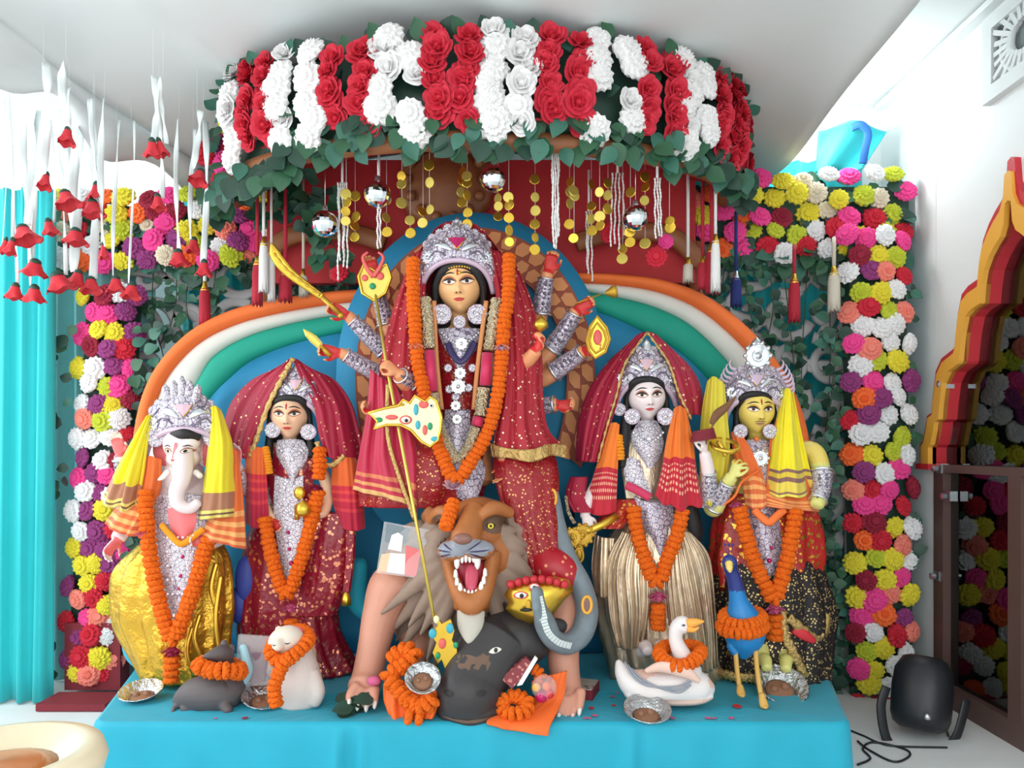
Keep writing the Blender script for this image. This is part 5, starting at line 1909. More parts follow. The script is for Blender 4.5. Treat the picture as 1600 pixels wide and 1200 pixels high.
# garlands of the goddess
garland('long orange marigold garland hanging from the central crown to the lion', [(646, 408, 3.46), (645, 450, 3.42), (648, 500, 3.40), (652, 560, 3.385), (662, 610, 3.375), (674, 660, 3.365), (690, 710, 3.36), (712, 750, 3.345), (738, 718, 3.355), (760, 680, 3.36), (775, 630, 3.365), (783, 570, 3.375), (787, 510, 3.395), (794, 460, 3.41), (795, 402, 3.46)], 10.5,
        lotus=[(650, 538, 3.38, 13, M['lotus_white']), (784, 540, 3.365, 13, M['lotus_white']), (708, 762, 3.34, 17, M['lotus_white'], (0, -.5, .8))], tail=[(708, 786, 3.20), (703, 802, 3.16), (697, 822, 3.12)])
tg = thing('tinsel_garland', 'gold and silver tinsel garland inside the central marigold garland', 'garland', P(718, 715, 3.38))
for pts in ([(664, 466, 3.44), (668, 510, 3.42), (671, 545, 3.41)], [(676, 615, 3.40), (684, 660, 3.395), (700, 700, 3.385), (714, 722, 3.38)], [(776, 468, 3.44), (770, 510, 3.42), (764, 548, 3.41)], [(756, 606, 3.40), (750, 650, 3.395)], [(744, 668, 3.39), (732, 700, 3.385), (716, 722, 3.38)]):
    q = even(spline([P(*p) for p in pts], 40), step=.010)
    m_ = MB(); m_.tube(q, [R(9.5, 3.4) * (1 + .14 * sin(i * 2.1)) for i in range(len(q))], 14)
    m_.build('tinsel_rope', M['tinsel'], tg, smooth=False)
for pts in ([(762, 552, 3.41), (758, 602, 3.40)], [(748, 652, 3.395), (745, 666, 3.39)], [(671, 548, 3.41), (675, 612, 3.40)]):
    m_ = MB(); m_.tube([P(*p) for p in pts], R(9, 3.4), 12); m_.build('red_sleeve', M['magenta'], tg)
# orange side ribbons beside tinsel
for s_, pts in ((-1, [(678, 470, 3.45), (682, 560, 3.43), (690, 640, 3.43)]), (1, [(760, 470, 3.45), (748, 560, 3.43), (740, 640, 3.43)])):
    m_ = MB(); m_.tube(spline([P(*p) for p in pts], 20), [(.011, .004)] * 20, 6); m_.build('edge_ribbon', M['arch_tan'], tg)

# ---------------------------------------------------------------- things in her hands
sw = thing('curved_sword', 'curved gold sword raised in the top left hand of the goddess', 'sword', P(500, 465, 3.55))
m_ = MB()
m_.tube(spline([P(424, 380, 3.52), P(432, 402, 3.52), P(450, 424, 3.53), P(478, 446, 3.54), P(503, 464, 3.55)], 30), [(R(1.0 + 7.5 * min(1, k / 5) - 3.5 * max(0, (k - 12) / 18), 3.5), .005) for k in range(30)], 8)
m_.build('blade', M['gold'], sw)
m_ = MB(); m_.tube(spline([P(428, 396, 3.512), P(448, 421, 3.522), P(476, 443, 3.532), P(500, 461, 3.54)], 30), [.006 + .002 * sin(k * 1.6) for k in range(30)], 6); m_.build('engraved_ridge', M['gold_matt'], sw)
m_ = MB(); m_.tube([P(503, 464, 3.55), P(530, 490, 3.56)], R(4, 3.55), 8); m_.ball(P(533, 493, 3.56), R(5, 3.55)); m_.build('hilt', M['gold_matt'], sw)
kn = thing('small_dagger', 'short pale gold dagger in the lower left hand of the goddess', 'dagger', P(490, 530, 3.45))
m_ = MB(); m_.tube([P(474, 514, 3.44), P(481, 522, 3.44), P(490, 530, 3.45), P(500, 540, 3.46)], [(.001, .001), (R(5, 3.4), .004), (R(7, 3.4), .005), (R(6, 3.4), .005)], 6); m_.build('blade', M['pale_gold'], kn, smooth=False)
m_ = MB(); m_.tube([P(500, 540, 3.46), P(516, 556, 3.46)], R(4, 3.45), 8); m_.build('handle', M['gold_matt'], kn)
sp = thing('golden_spear', 'long thin gold spear pointing down onto the black buffalo head', 'spear', P(692, 1050, 3.1))
m_ = MB(); m_.tube([P(586, 455, 3.62), P(604, 570, 3.36), P(640, 760, 3.22), P(678, 965, 3.10)], R(2.6, 3.3), 8); m_.build('shaft', M['pale_gold'], sp)
hexp = [(560, 432), (568, 412), (586, 424), (604, 412), (611, 434), (602, 458), (584, 470), (566, 458)]
M['paint_pink'] = plain('coral_enamel', rgb(226, 96, 92), .4)
M['paint_green'] = plain('green_enamel', rgb(30, 150, 100), .4)
M['paint_blue'] = plain('teal_enamel', rgb(60, 170, 190), .4)
M['paint_cream'] = plain('cream_gold_enamel', rgb(238, 228, 176), .35, metal=.25, var=.1)
m_ = MB(); m_.prism([P(x, y, 3.60) for x, y in hexp], (0, .02, 0)); hp = m_.build('hexagon_ornament', M['pale_gold'], sp, smooth=False)
m_ = MB(); m_.tube([P(x, y, 3.595) for x, y in hexp], .007, 6, closed=True); m_.build('ornament_rim', M['gold'], hp)
for x, y, r_, c in ((570, 434, 5, 'paint_pink'), (594, 431, 6, 'paint_pink'), (582, 447, 5, 'paint_green')):
    m_ = MB(); m_.ball(P(x, y, 3.595), (R(r_, 3.6), .006, R(r_, 3.6))); m_.build('enamel_spot', M[c], hp)
for s_ in (-1, 1):
    m_ = MB(); m_.tube(spline([P(583, 432, 3.59), P(583 + s_ * 10, 418, 3.585), P(583 + s_ * 16, 402, 3.585), P(583 + s_ * 8, 394, 3.585)], 16), [(.012 - .0004 * k, .005) for k in range(16)], 6); m_.build('curl', M['paint_pink'], hp)
# spear head
hd_ = [(680, 958), (690, 975), (704, 968), (710, 985), (706, 1000), (714, 1015), (712, 1040), (706, 1066), (698, 1052), (690, 1030), (684, 1038), (676, 1020), (682, 1004), (672, 990), (684, 978)]
m_ = MB(); m_.prism([P(x, y, 3.09) for x, y in hd_], (0, .02, 0)); hh_ = m_.build('spear_head', M['gold'], sp, smooth=False)
for x, y, r_, c in ((676, 990, 6, 'paint_blue'), (703, 982, 6, 'paint_blue'), (691, 1006, 6, 'paint_pink'), (684, 1025, 4, 'paint_green'), (712, 1008, 4, 'paint_green'), (704, 1056, 6, 'tilak'), (682, 968, 5, 'paint_cream')):
    m_ = MB(); m_.ball(P(x, y, 3.085), (R(r_, 3.1), .006, R(r_ * 1.3, 3.1))); m_.build('enamel_spot', M[c], hh_)
# bow with a beast head
bw = thing('beast_head_bow', 'painted gold bow piece with a beast head before the goddess waist', 'ornament', P(640, 690, 3.3))
outl = [(576, 645), (600, 638), (622, 634), (630, 624), (640, 630), (648, 618), (664, 628), (672, 620), (682, 626), (686, 640), (690, 652), (688, 672), (684, 688), (672, 698), (658, 690), (642, 672), (626, 664), (604, 664), (584, 670), (590, 658)]
m_ = MB(); m_.prism([P(x, y, 3.27) for x, y in outl], (0, .022, 0)); bo = m_.build('beast_plate', M['paint_cream'], bw, smooth=False)
m_ = MB(); m_.tube([P(x, y, 3.268) for x, y in outl], .006, 6, closed=True); m_.build('gold_rim', M['gold'], bo)
for x, y, rx, ry, c in ((634, 656, 10, 7, 'paint_pink'), (634, 656, 7, 5, 'eye_white'), (635, 657, 3, 3, 'eye_black'), (612, 652, 10, 4, 'paint_pink'), (592, 656, 6, 4, 'paint_green'), (650, 640, 4, 9, 'paint_blue'), (653, 664, 4, 7, 'paint_blue'), (664, 672, 4, 8, 'paint_pink'), (672, 666, 4, 6, 'paint_green'), (674, 634, 4, 4, 'eye_white'), (674, 634, 2, 2, 'eye_black'), (662, 632, 8, 6, 'paint_pink'), (680, 686, 7, 4, 'paint_blue')):
    m_ = MB(); m_.ball(P(x, y, 3.268 - (.004 if c in ('eye_white',) else .007 if c == 'eye_black' else 0)), (R(rx, 3.3), .006, R(ry, 3.3))); m_.build('enamel_spot', M[c], bo)
m_ = MB(); m_.tube([P(578, 645, 3.28), P(606, 636, 3.275), P(632, 632, 3.27)], .006, 6); m_.build('bow_string', M['gold'], bw)
# shield ornament on the right
sh = thing('gold_shield', 'gold pointed shield with a red drop held beside blue backdrop', 'shield', P(933, 555, 3.5))
so = [(933, 494), (948, 512), (953, 530), (946, 550), (930, 560), (920, 548), (916, 532), (922, 510)]
m_ = MB(); m_.prism([P(x, y, 3.52) for x, y in so], (0, .03, 0)); o_ = m_.build('plate', M['gold'], sh, smooth=False)
for k_, s_ in ((1, 1.0), (2, .72)):
    m_ = MB(); m_.tube([P(934 + (x - 934) * s_, 530 + (y - 530) * s_, 3.516) for x, y in so], .006, 6, closed=True); m_.build('rim', M['gold_matt'], o_)
m_ = MB(); m_.ball(P(934, 527, 3.515), (R(7, 3.5), .008, R(12, 3.5))); m_.build('red_drop', M['paint_pink'], o_)
cn = thing('gold_conch', 'small yellow gold ornament in the fist on the goddess right', 'ornament', P(845, 510, 3.36))
m_ = MB(); m_.lathe([(.0, R(20, 3.36)), (R(4, 3.36), R(16, 3.36)), (R(11, 3.36), R(8, 3.36)), (R(12, 3.36), R(2, 3.36)), (R(5, 3.36), -R(4, 3.36)), (0, -R(6, 3.36))], P(845, 512, 3.35), 14, wav=lambda a, j: (1 + .15 * sin(5 * a), 0)); m_.build('ornament_body', M['gold'], cn)
ml = thing('hand_bell', 'small brass bell in the upper right hand touching the green rim', 'bell', P(956, 455, 3.58))
m_ = MB(); m_.lathe([(R(3, 3.6), 0), (R(5, 3.6), R(4, 3.6)), (R(10, 3.6), R(12, 3.6)), (R(9, 3.6), R(18, 3.6)), (R(4, 3.6), R(19, 3.6)), (0, R(19, 3.6))], P(946, 458, 3.60), 16, aim((1, -.1, .15))); m_.build('bell_body', M['gold_matt'], ml)
m_ = MB(); m_.tube([P(938, 460, 3.60), P(900, 474, 3.585)], .004, 6); m_.build('handle', M['gold_matt'], ml)
# ================================================================ cloth kinds of the side statues
M['veil_crim'] = print_cloth('crimson_veil_gold_flecks', rgb(178, 28, 62), rgb(240, 200, 150), 34, .17, .6, .35, .55, bump=.25)
M['saree_mar'] = print_cloth('maroon_foil_saree', rgb(156, 22, 48), rgb(232, 150, 116), 44, .40, .75, .25, .32, bump=.9, fleck=.46)
M['shawl_or'] = ramp_cloth('orange_red_shawl', [(0, rgb(226, 98, 34)), (.40, rgb(204, 30, 52)), (.46, rgb(220, 60, 56)), (.50, rgb(196, 26, 56)), (.56, rgb(216, 60, 60)), (.60, rgb(190, 22, 56)), (.68, rgb(212, 50, 62)), (.72, rgb(188, 20, 58))])
M['shawl_dot'] = ramp_cloth('orange_crimson_dotted_shawl', [(0, rgb(238, 120, 30)), (.50, rgb(192, 20, 46))], dots=(16, .56, .84, rgb(250, 180, 150)))
M['yellow_shawl'] = ramp_cloth('yellow_shawl_brown_edge', [(0, rgb(240, 222, 36)), (.76, rgb(176, 120, 90)), (.90, rgb(232, 214, 110)), (.93, rgb(120, 84, 60)), (.955, rgb(228, 206, 110))])
M['yellow_shawl_b'] = ramp_cloth('yellow_shawl_striped_edge', [(0, rgb(244, 226, 30)), (.72, rgb(140, 96, 90)), (.75, rgb(226, 196, 60)), (.79, rgb(140, 96, 90)), (.83, rgb(232, 206, 80)), (.93, rgb(150, 104, 84)), (.96, rgb(240, 226, 90))])
M['orange_shawl'] = ramp_cloth('orange_shawl_striped_edge', [(0, rgb(234, 110, 44)), (.60, rgb(246, 168, 96)), (.65, rgb(226, 112, 56)), (.70, rgb(248, 176, 104)), (.75, rgb(226, 112, 56)), (.80, rgb(248, 176, 104)), (.85, rgb(222, 104, 56)), (.90, rgb(246, 170, 104)), (.95, rgb(214, 98, 56))])
M['gold_cloth'] = foil('gold_satin_cloth', rgb(236, 186, 66), .30, 11, 1.0, .75)
M['champagne'] = foil('champagne_pleated_foil', rgb(226, 204, 176), .26, 12, .5, .7, (1.2, 1.2, .5), .3)
M['black_gold'] = print_cloth('black_cloth_gold_specks', rgb(34, 24, 26), rgb(226, 196, 130), 75, .34, .6, .35, .6, bump=.4, fleck=.42)
M['red_foil'] = print_cloth('red_gold_foil_cloth', rgb(196, 44, 40), rgb(244, 176, 70), 46, .40, .9, .22, .3, bump=.9, fleck=.44)
M['skin_fair'] = plain('painted_fair_skin', rgb(244, 196, 160), .4, var=.04)
M['skin_white'] = plain('painted_white_skin', rgb(240, 224, 224), .4, var=.03)
M['skin_pinkish'] = plain('painted_pink_skin', rgb(240, 198, 206), .4, var=.04)
M['skin_yellow'] = plain('painted_yellow_skin', rgb(236, 208, 104), .4, var=.04)
M['skin_lime'] = plain('painted_pale_yellow_skin', rgb(226, 220, 130), .45, var=.04)
M['eph_white'] = plain('painted_pale_pink_white', rgb(240, 222, 222), .42, var=.04)
M['eph_pink'] = plain('painted_coral_pink', rgb(232, 110, 112), .45, var=.08)
M['lid_dark'] = plain('painted_brown_lid', rgb(176, 118, 96), .6)
M['lid_olive'] = plain('painted_olive_lid', rgb(196, 150, 66), .6)


def head_hair(t, cx, cy, Y, hw, long_=0):
    m_ = MB()
    m_.limb([(cx, cy - hw * .9, Y + .05, hw * .9, hw * .7), (cx, cy, Y + .05, hw * 1.18, hw * .8), (cx, cy + hw * 1.3, Y + .07, hw * 1.25, hw * .65), (cx, cy + hw * 2.2 + long_, Y + .10, hw * 1.1, hw * .5)], seg=22)
    q = hw * .0029
    half_ = [(1.25, 1.9 + long_ * .8 / hw, .01 / q, .3, .25), (1.16, 1.0, 0, .2, .25), (1.12, -.05, .1, .16, .25), (.78, -.72, .72, .22, .22), (.40, -.93, .92, .21, .2)]
    arc = [(-a, b_, c, d, e) for a, b_, c, d, e in half_] + [(0, -.98, .98, .20, .2)] + half_[::-1]
    m_.limb([(cx + a * hw, cy + b_ * hw, Y - c * q if abs(b_) < 1.5 else Y - .01, d * hw, e * hw) for a, b_, c, d, e in arc], n=60)
    m_.build('hair', M['hair'], t)


# ================================================================ left goddess (orange and red shawl)
LG = thing('goddess_statue', 'goddess statue in pointed crimson veil standing right of the elephant headed statue', 'statue', P(453, 1050, 3.68))
mb = MB()
mb.limb([(453, 690, 3.65, 20, 16), (453, 706, 3.67, 44, 22), (453, 740, 3.66, 40, 27), (453, 790, 3.66, 32, 24), (455, 850, 3.66, 40, 30)], seg=22)
mb.limb([(453, 676, 3.60, 11), (453, 692, 3.63, 11), (453, 706, 3.65, 15)])
H = head(mb, P(453, 648, 3.60), R(29, 3.6), R(38, 3.6), Matrix.Rotation(radians(6), 3, 'Z'))
palms = []
mb.limb([(490, 715, 3.66, 12), (512, 760, 3.62, 10), (505, 800, 3.54, 9), (487, 795, 3.50, 7)])
palms.append(hand(mb, P(487, 795, 3.50), (-.9, -.2, .35), (.2, -1, .2), R(32, 3.5), .9, 1))
mb.limb([(416, 715, 3.66, 12), (408, 770, 3.62, 10), (425, 815, 3.55, 8)])
palms.append(hand(mb, P(425, 815, 3.55), (.6, -.2, -.6), (0, -1, .2), R(30, 3.5), .6, -1))
mb.limb([(470, 840, 3.66, 26), (484, 950, 3.64, 14), (486, 1030, 3.55, 9), (484, 1044, 3.48, 9), (482, 1050, 3.42, 7)]); mb.limb([(440, 840, 3.66, 26), (430, 950, 3.64, 14), (428, 1030, 3.55, 9), (426, 1044, 3.48, 9), (424, 1050, 3.42, 7)])
b_ = fuse('body', mb, .004, [M['skin_fair'], M['skin_palm']], LG, palm_fn(palms))
features(H, bvh_of(b_), LG, 'eye_shade')
head_hair(LG, 453, 648, 3.60, 27, 20)
crown(LG, 460, 628, 572, 40, 3.55, .09, 36, gem='lotus_white', lean=4)
earring(LG, 426, 672, 3.54, 11); earring(LG, 482, 675, 3.54, 11)
gems(LG, [(453 + 21 * sin(a), 634 - 9 * cos(a), 3.53 + .02 * sin(a) ** 2, 1.4) for a in [radians(-70 + 140 * k / 12) for k in range(13)]], 'gold', 'forehead_chain')
drape('bodice', [[(418, 700, 3.60), (453, 697, 3.585), (490, 700, 3.60)], [(416, 735, 3.60), (453, 735, 3.56), (492, 735, 3.60)], [(424, 790, 3.60), (453, 790, 3.57), (484, 790, 3.60)]], M['saree_mar'], LG)
drape('necklace_plate', [[(434, 688, 3.585), (453, 686, 3.57), (474, 688, 3.585)], [(432, 706, 3.575), (453, 712, 3.54), (482, 706, 3.575)], [(440, 724, 3.56), (456, 734, 3.535), (476, 724, 3.56)], [(452, 742, 3.55), (457, 754, 3.54), (462, 742, 3.55)]], M['lace_fine'], LG, thick=.008)
gems(LG, [(436 + 40 * k / 10, 700 + 14 * sin(pi * k / 10), 3.545, 2.2) for k in range(11)] + [(457, 718, 3.53, 4)])
skirt('saree_skirt', [(456, 792, 3.68, 50, 34), (452, 860, 3.68, 68, 44), (450, 950, 3.69, 74, 50), (456, 1000, 3.69, 78, 50), (470, 1046, 3.69, 84, 52)], M['saree_mar'], LG, folds=12, amp=.07, hem=.006)
skirt('saree_over', [(520, 800, 3.62, 34, 22), (512, 850, 3.60, 34, 22), (505, 910, 3.60, 36, 22), (490, 960, 3.60, 34, 20)], M['saree_mar'], LG, folds=7, amp=.06)
drape('silver_front', [[(430, 742, 3.57), (452, 748, 3.555), (474, 742, 3.57)], [(428, 800, 3.56), (450, 802, 3.545), (474, 800, 3.56)], [(434, 850, 3.54), (452, 852, 3.525), (474, 850, 3.54)], [(442, 900, 3.53), (452, 908, 3.515), (464, 900, 3.53)]], M['lace_fine'], LG, thick=.008)
gems(LG, [(452, 858, 3.51, 3), (450, 832, 3.52, 3), (455, 880, 3.505, 4)], 'gem_pink')
sleeve(LG, [(416, 738, 3.645, 13), (411, 765, 3.625, 12), (416, 792, 3.59, 10)], 'lace_fine')
drape('veil', [[(438, 576, 3.60), (448, 564, 3.585), (458, 559, 3.575)], [(395, 592, 3.66), (420, 590, 3.60), (440, 592, 3.55)], [(362, 626, 3.67), (394, 630, 3.60), (420, 634, 3.54)], [(348, 668, 3.66), (378, 672, 3.58), (405, 680, 3.54)], [(346, 712, 3.66), (368, 716, 3.58), (392, 716, 3.55)]], M['veil_crim'], LG, fold=(.012, 2.4, .4))
drape('veil', [[(457, 559, 3.575), (468, 564, 3.585), (478, 576, 3.60)], [(470, 592, 3.55), (496, 588, 3.60), (520, 592, 3.66)], [(490, 634, 3.54), (520, 628, 3.58), (548, 628, 3.66)], [(497, 676, 3.54), (530, 672, 3.56), (562, 672, 3.65)], [(508, 712, 3.54), (535, 720, 3.55), (574, 716, 3.64)]], M['veil_crim'], LG, fold=(.012, 2.4, 1.4))
m_ = MB()
for pts in ([(458, 560, 3.56), (440, 592, 3.535), (419, 634, 3.525), (403, 680, 3.525), (391, 714, 3.54)], [(495, 690, 3.525), (505, 722, 3.525), (520, 726, 3.53), (538, 712, 3.53)]):
    m_.tube(spline([P(*p) for p in pts], 40), [(.012 + .003 * sin(k * 1.7), .006) for k in range(40)], 8)
m_.build('gold_edging', M['gold_trim'], LG)
drape('shawl', [[(384, 695, 3.57), (400, 698, 3.53), (414, 700, 3.53)], [(382, 750, 3.57), (400, 754, 3.52), (417, 754, 3.53)], [(384, 818, 3.57), (402, 826, 3.52), (420, 820, 3.53)]], M['shawl_or'], LG, fold=(.008, 2, 0))
drape('shawl', [[(520, 712, 3.56), (540, 714, 3.53), (556, 716, 3.58)], [(518, 770, 3.56), (545, 772, 3.52), (566, 772, 3.58)], [(530, 822, 3.56), (550, 830, 3.53), (570, 826, 3.58)]], M['shawl_or'], LG, fold=(.008, 2, 1))
skirt('sash_end', [(548, 820, 3.58, 9, 6), (546, 880, 3.57, 7, 5), (541, 925, 3.56, 6, 5)], M['saree_mar'], LG, folds=5, amp=.1)
m_ = MB(); m_.lathe([(.0, .03), (.012, .025), (.022, -.01), (.024, -.04), (0, -.045)], P(541, 932, 3.56), 12, wav=lambda a, j: (1 + .12 * sin(6 * a), 0)); m_.build('sash_tassel', M['gold'], LG)
m_ = MB(); m_.ball(P(468, 770, 3.47), (.026, .018, .03)); m_.tube([P(464, 790, 3.48), P(464, 812, 3.48)], .012, 8); m_.lathe([(0, .04), (.035, .02), (.04, -.02), (0, -.04)], P(474, 795, 3.47), 14)
m_.build('gold_pot', M['gold'], LG)
garland('marigold garland of the crimson veiled goddess on the left', [(414, 812, 3.50), (420, 850, 3.49), (430, 890, 3.48), (447, 930, 3.47), (462, 900, 3.48), (478, 850, 3.49), (490, 800, 3.49), (497, 770, 3.50)], 11, lotus=[(494, 758, 3.49, 13, M['lotus_magenta']), (455, 945, 3.455, 14, M['lotus_pink'])], tail=[(455, 972, 3.46), (456, 985, 3.46)])
garland('short marigold strand on the shoulder of the crimson veiled goddess', [(499, 704, 3.525), (500, 725, 3.51), (498, 745, 3.50)], 10.5, light=False)
garland('light orange flower strip beside neck of the crimson veiled goddess', [(415, 700, 3.53), (418, 716, 3.525), (421, 738, 3.525)], 5.5, light=True)

# ================================================================ elephant headed statue
E = thing('elephant_headed_statue', 'pale elephant headed statue with yellow shawls and gold skirt at left', 'statue', P(280, 1062, 3.5))
mb = MB()
mb.limb([(287, 745, 3.56, 40, 24), (286, 775, 3.56, 56, 32), (285, 820, 3.54, 52, 40), (284, 880, 3.53, 54, 44), (284, 940, 3.54, 50, 40)], seg=24)
mb.ball(P(287, 694, 3.48), (R(30, 3.48), R(32, 3.48), R(30, 3.48)), 24, 16)
mb.ball(P(276, 690, 3.44), (R(15, 3.48), R(16, 3.48), R(15, 3.48))); mb.ball(P(298, 690, 3.44), (R(15, 3.48), R(16, 3.48), R(15, 3.48)))
mb.ball(P(287, 716, 3.44), (R(25, 3.48), R(22, 3.48), R(18, 3.48)), 20, 14)
mb.limb([(286, 706, 3.42, 16), (286, 728, 3.37, 15.5), (283, 750, 3.34, 13.5), (276, 770, 3.33, 12), (280, 788, 3.33, 10.5), (297, 794, 3.34, 9), (310, 784, 3.35, 7.5)], seg=18)
mb.limb([(287, 730, 3.52, 28), (287, 750, 3.55, 34)])
for s_, x in ((-1, 254), (1, 323)):
    mb.ball(P(x, 706, 3.50), (R(15, 3.5), R(6, 3.5), R(24, 3.5)), 18, 12, Matrix.Rotation(radians(s_ * 12), 3, 'Y'))
palms = []
for pts, hd, hn, cu, th in (([(246, 770, 3.56, 15), (212, 778, 3.55, 13), (194, 745, 3.52, 11), (188, 712, 3.50, 9.5)], (-.15, -.1, 1), (.2, -1, 0), .35, 1),
                            ([(330, 765, 3.56, 15), (366, 778, 3.56, 12), (372, 748, 3.54, 10), (370, 728, 3.53, 9)], (0, -.1, 1), (-.2, -1, 0), .4, -1),
                            ([(242, 785, 3.52, 15), (200, 820, 3.50, 13), (184, 842, 3.46, 11)], (-.5, -.3, -.8), (.8, -.5, -.3), .5, -1),
                            ([(330, 780, 3.52, 14), (352, 830, 3.46, 12), (330, 850, 3.40, 9)], (-.7, -.3, .2), (0, -1, .2), .6, 1)):
    mb.limb(pts)
    palms.append(hand(mb, P(*pts[-1][:3]), hd, hn, R(44, pts[-1][2]), cu, th))


def eph_mat(c, n):
    for x in (254, 323):
        q = P(x, 706, 3.50)
        if abs(c.x - q.x) < R(14, 3.5) and abs(c.z - q.z) < R(22, 3.5) and n.y < -.5 and (c.x - P(287, 700, 3.48).x) ** 2 > R(29, 3.48) ** 2:
            return 1
    return 0


b_ = fuse('body', mb, .0042, [M['eph_white'], M['eph_pink']], E, palm_fn(palms, eph_mat))
bv = bvh_of(b_)
HE = dict(c=P(287, 706, 3.46), hw=R(26, 3.46), hh=R(26, 3.46), rot=Matrix.Identity(3))
for s_ in (-1, 1):
    decal(HE, bv, almond(s_ * .60, .06, .30, .20, .16, s_), M['lid_dark'], 'eyelid', E, .0006)
    e = decal(HE, bv, almond(s_ * .60, .04, .22, .13, .11, s_), M['eye_white'], 'eye', E, .0014)
    decal(HE, bv, ell(s_ * .60, .05, .09, .09), M['eye_black'], 'pupil', e, .0022)
    decal(HE, bv, stroke([(s_ * (.36 + .5 * x), .30 + .1 * sin(pi * x)) for x in [k / 8 for k in range(9)]], .05), M['eye_black'], 'eyebrow', E, .0016, 2)
decal(HE, bv, [(-.10, .55), (.02, .55), (.06, .2), (-.02, -.3), (-.2, -.9), (-.35, -1.5), (-.55, -1.8), (-.45, -1.2), (-.28, -.5), (-.18, .1)], M['eph_pink'], 'trunk_marking', E, .0014, 6)
decal(HE, bv, [(-.30, -.42), (.1, -.42), (.1, -.55), (-.30, -.55)], M['tilak'], 'trunk_stripe', E, .002)
m_ = MB(); m_.limb([(262, 738, 3.38, 5), (254, 746, 3.36, 4), (247, 750, 3.35, 1.5)]); m_.build('tusk', M['eye_white'], E)
m_ = MB(); m_.limb([(306, 738, 3.38, 5), (313, 744, 3.36, 4.5)]); m_.build('tusk', M['eye_white'], E)
m_ = MB(); m_.limb([(262, 684, 3.43, 6, 4), (287, 678, 3.395, 8, 5), (312, 684, 3.43, 6, 4)]); m_.build('hair', M['hair'], E)
crown(E, 287, 672, 606, 58, 3.42, .12, 40, gem='lotus_white', spikes=False)
for x in (243, 332):
    earring(E, x, 684, 3.44, 13)
m_ = MB(); c = P(284, 610, 3.44)
for s_, q in ((0, 1), (-.5, .8), (.5, .8), (-1, .6), (1, .6)):
    m_.limb([(284 + s_ * 22, 622, 3.45, 7), (284 + s_ * 25, 622 - 24 * q, 3.44, 6), (284 + s_ * 25, 622 - 34 * q, 3.44, 2)])
m_.build('crown_crest', M['lace_fine'], E)
drape('chest_ornament', [[(244, 775, 3.44), (284, 770, 3.40), (326, 775, 3.44)], [(242, 820, 3.42), (284, 820, 3.375), (328, 820, 3.42)], [(246, 880, 3.40), (284, 882, 3.355), (320, 880, 3.40)], [(258, 930, 3.39), (285, 936, 3.35), (310, 930, 3.39)], [(268, 968, 3.385), (284, 974, 3.355), (298, 968, 3.385)]], M['lace_fine'], E, thick=.010)
gems(E, [(262 + 8 * (k % 6), 840 + 22 * (k // 6), 3.35, 2.4) for k in range(30)] + [(272, 962, 3.345, 4)])
gems(E, [(282, 900, 3.345, 3), (285, 870, 3.345, 3), (279, 920, 3.345, 2.4)], 'gem_pink')
drape('pink_chest', [[(262, 795, 3.372), (284, 790, 3.36), (306, 795, 3.372)], [(266, 820, 3.37), (286, 820, 3.352), (306, 820, 3.37)], [(280, 845, 3.37), (286, 850, 3.352), (292, 845, 3.37)]], M['eph_pink'], E)
skirt('gold_skirt', [(283, 850, 3.56, 64, 42), (272, 890, 3.55, 88, 50), (270, 945, 3.55, 90, 54), (278, 1000, 3.54, 80, 52), (292, 1058, 3.53, 62, 46)], M['gold_cloth'], E, folds=11, amp=.075, twist=1.6)
for x, y0, y1 in ((345, 900, 1040), (338, 880, 960), (300, 980, 1056), (312, 960, 1030)):
    m_ = MB(); m_.tube(spline([P(x, y0, 3.40), P(x - 8, (y0 + y1) / 2, 3.385), P(x + 4, y1, 3.40)], 20), [(.012, .008)] * 20, 6); m_.build('gold_fold', M['gold'], E)
sleeve(E, [(205, 768, 3.545, 13.5), (195, 742, 3.52, 12.5), (189, 718, 3.505, 11)], 'lace_fine')
sleeve(E, [(371, 770, 3.555, 13), (373, 750, 3.54, 12), (371, 734, 3.53, 10.5)], 'lace_fine')
drape('yellow_shawl', [[(228, 652, 3.47), (234, 648, 3.45), (240, 650, 3.46)], [(205, 690, 3.46), (218, 692, 3.42), (232, 692, 3.44)], [(180, 735, 3.44), (202, 740, 3.385), (226, 742, 3.42)], [(158, 780, 3.43), (188, 796, 3.36), (218, 790, 3.41)]], M['yellow_shawl'], E, fold=(.020, 2.6, .5), wob=.012)
drape('yellow_shawl', [[(330, 636, 3.46), (336, 634, 3.44), (344, 640, 3.47)], [(326, 690, 3.44), (342, 690, 3.40), (362, 692, 3.45)], [(318, 750, 3.40), (340, 752, 3.355), (364, 750, 3.42)], [(308, 812, 3.37), (335, 810, 3.33), (370, 806, 3.41)]], M['yellow_shawl'], E, fold=(.014, 2, 2))
drape('orange_shawl', [[(216, 715, 3.45), (232, 712, 3.43), (252, 718, 3.45)], [(200, 765, 3.44), (224, 770, 3.40), (248, 770, 3.43)], [(162, 818, 3.42), (190, 835, 3.38), (212, 838, 3.41)]], M['orange_shawl'], E, fold=(.012, 2, 1))
drape('orange_shawl', [[(352, 700, 3.47), (362, 700, 3.45), (372, 705, 3.48)], [(335, 780, 3.43), (355, 785, 3.40), (380, 780, 3.45)], [(312, 838, 3.36), (345, 850, 3.34), (384, 858, 3.40)]], M['orange_shawl'], E, fold=(.012, 2, 0))
m_ = MB(); m_.tube(spline([P(252, 820, 3.37), P(268, 838, 3.345), P(283, 850, 3.335), P(300, 840, 3.345), P(318, 826, 3.36)], 26), [(.014, .010)] * 26, 8); m_.build('yellow_thread', M['marigold_light'], E)
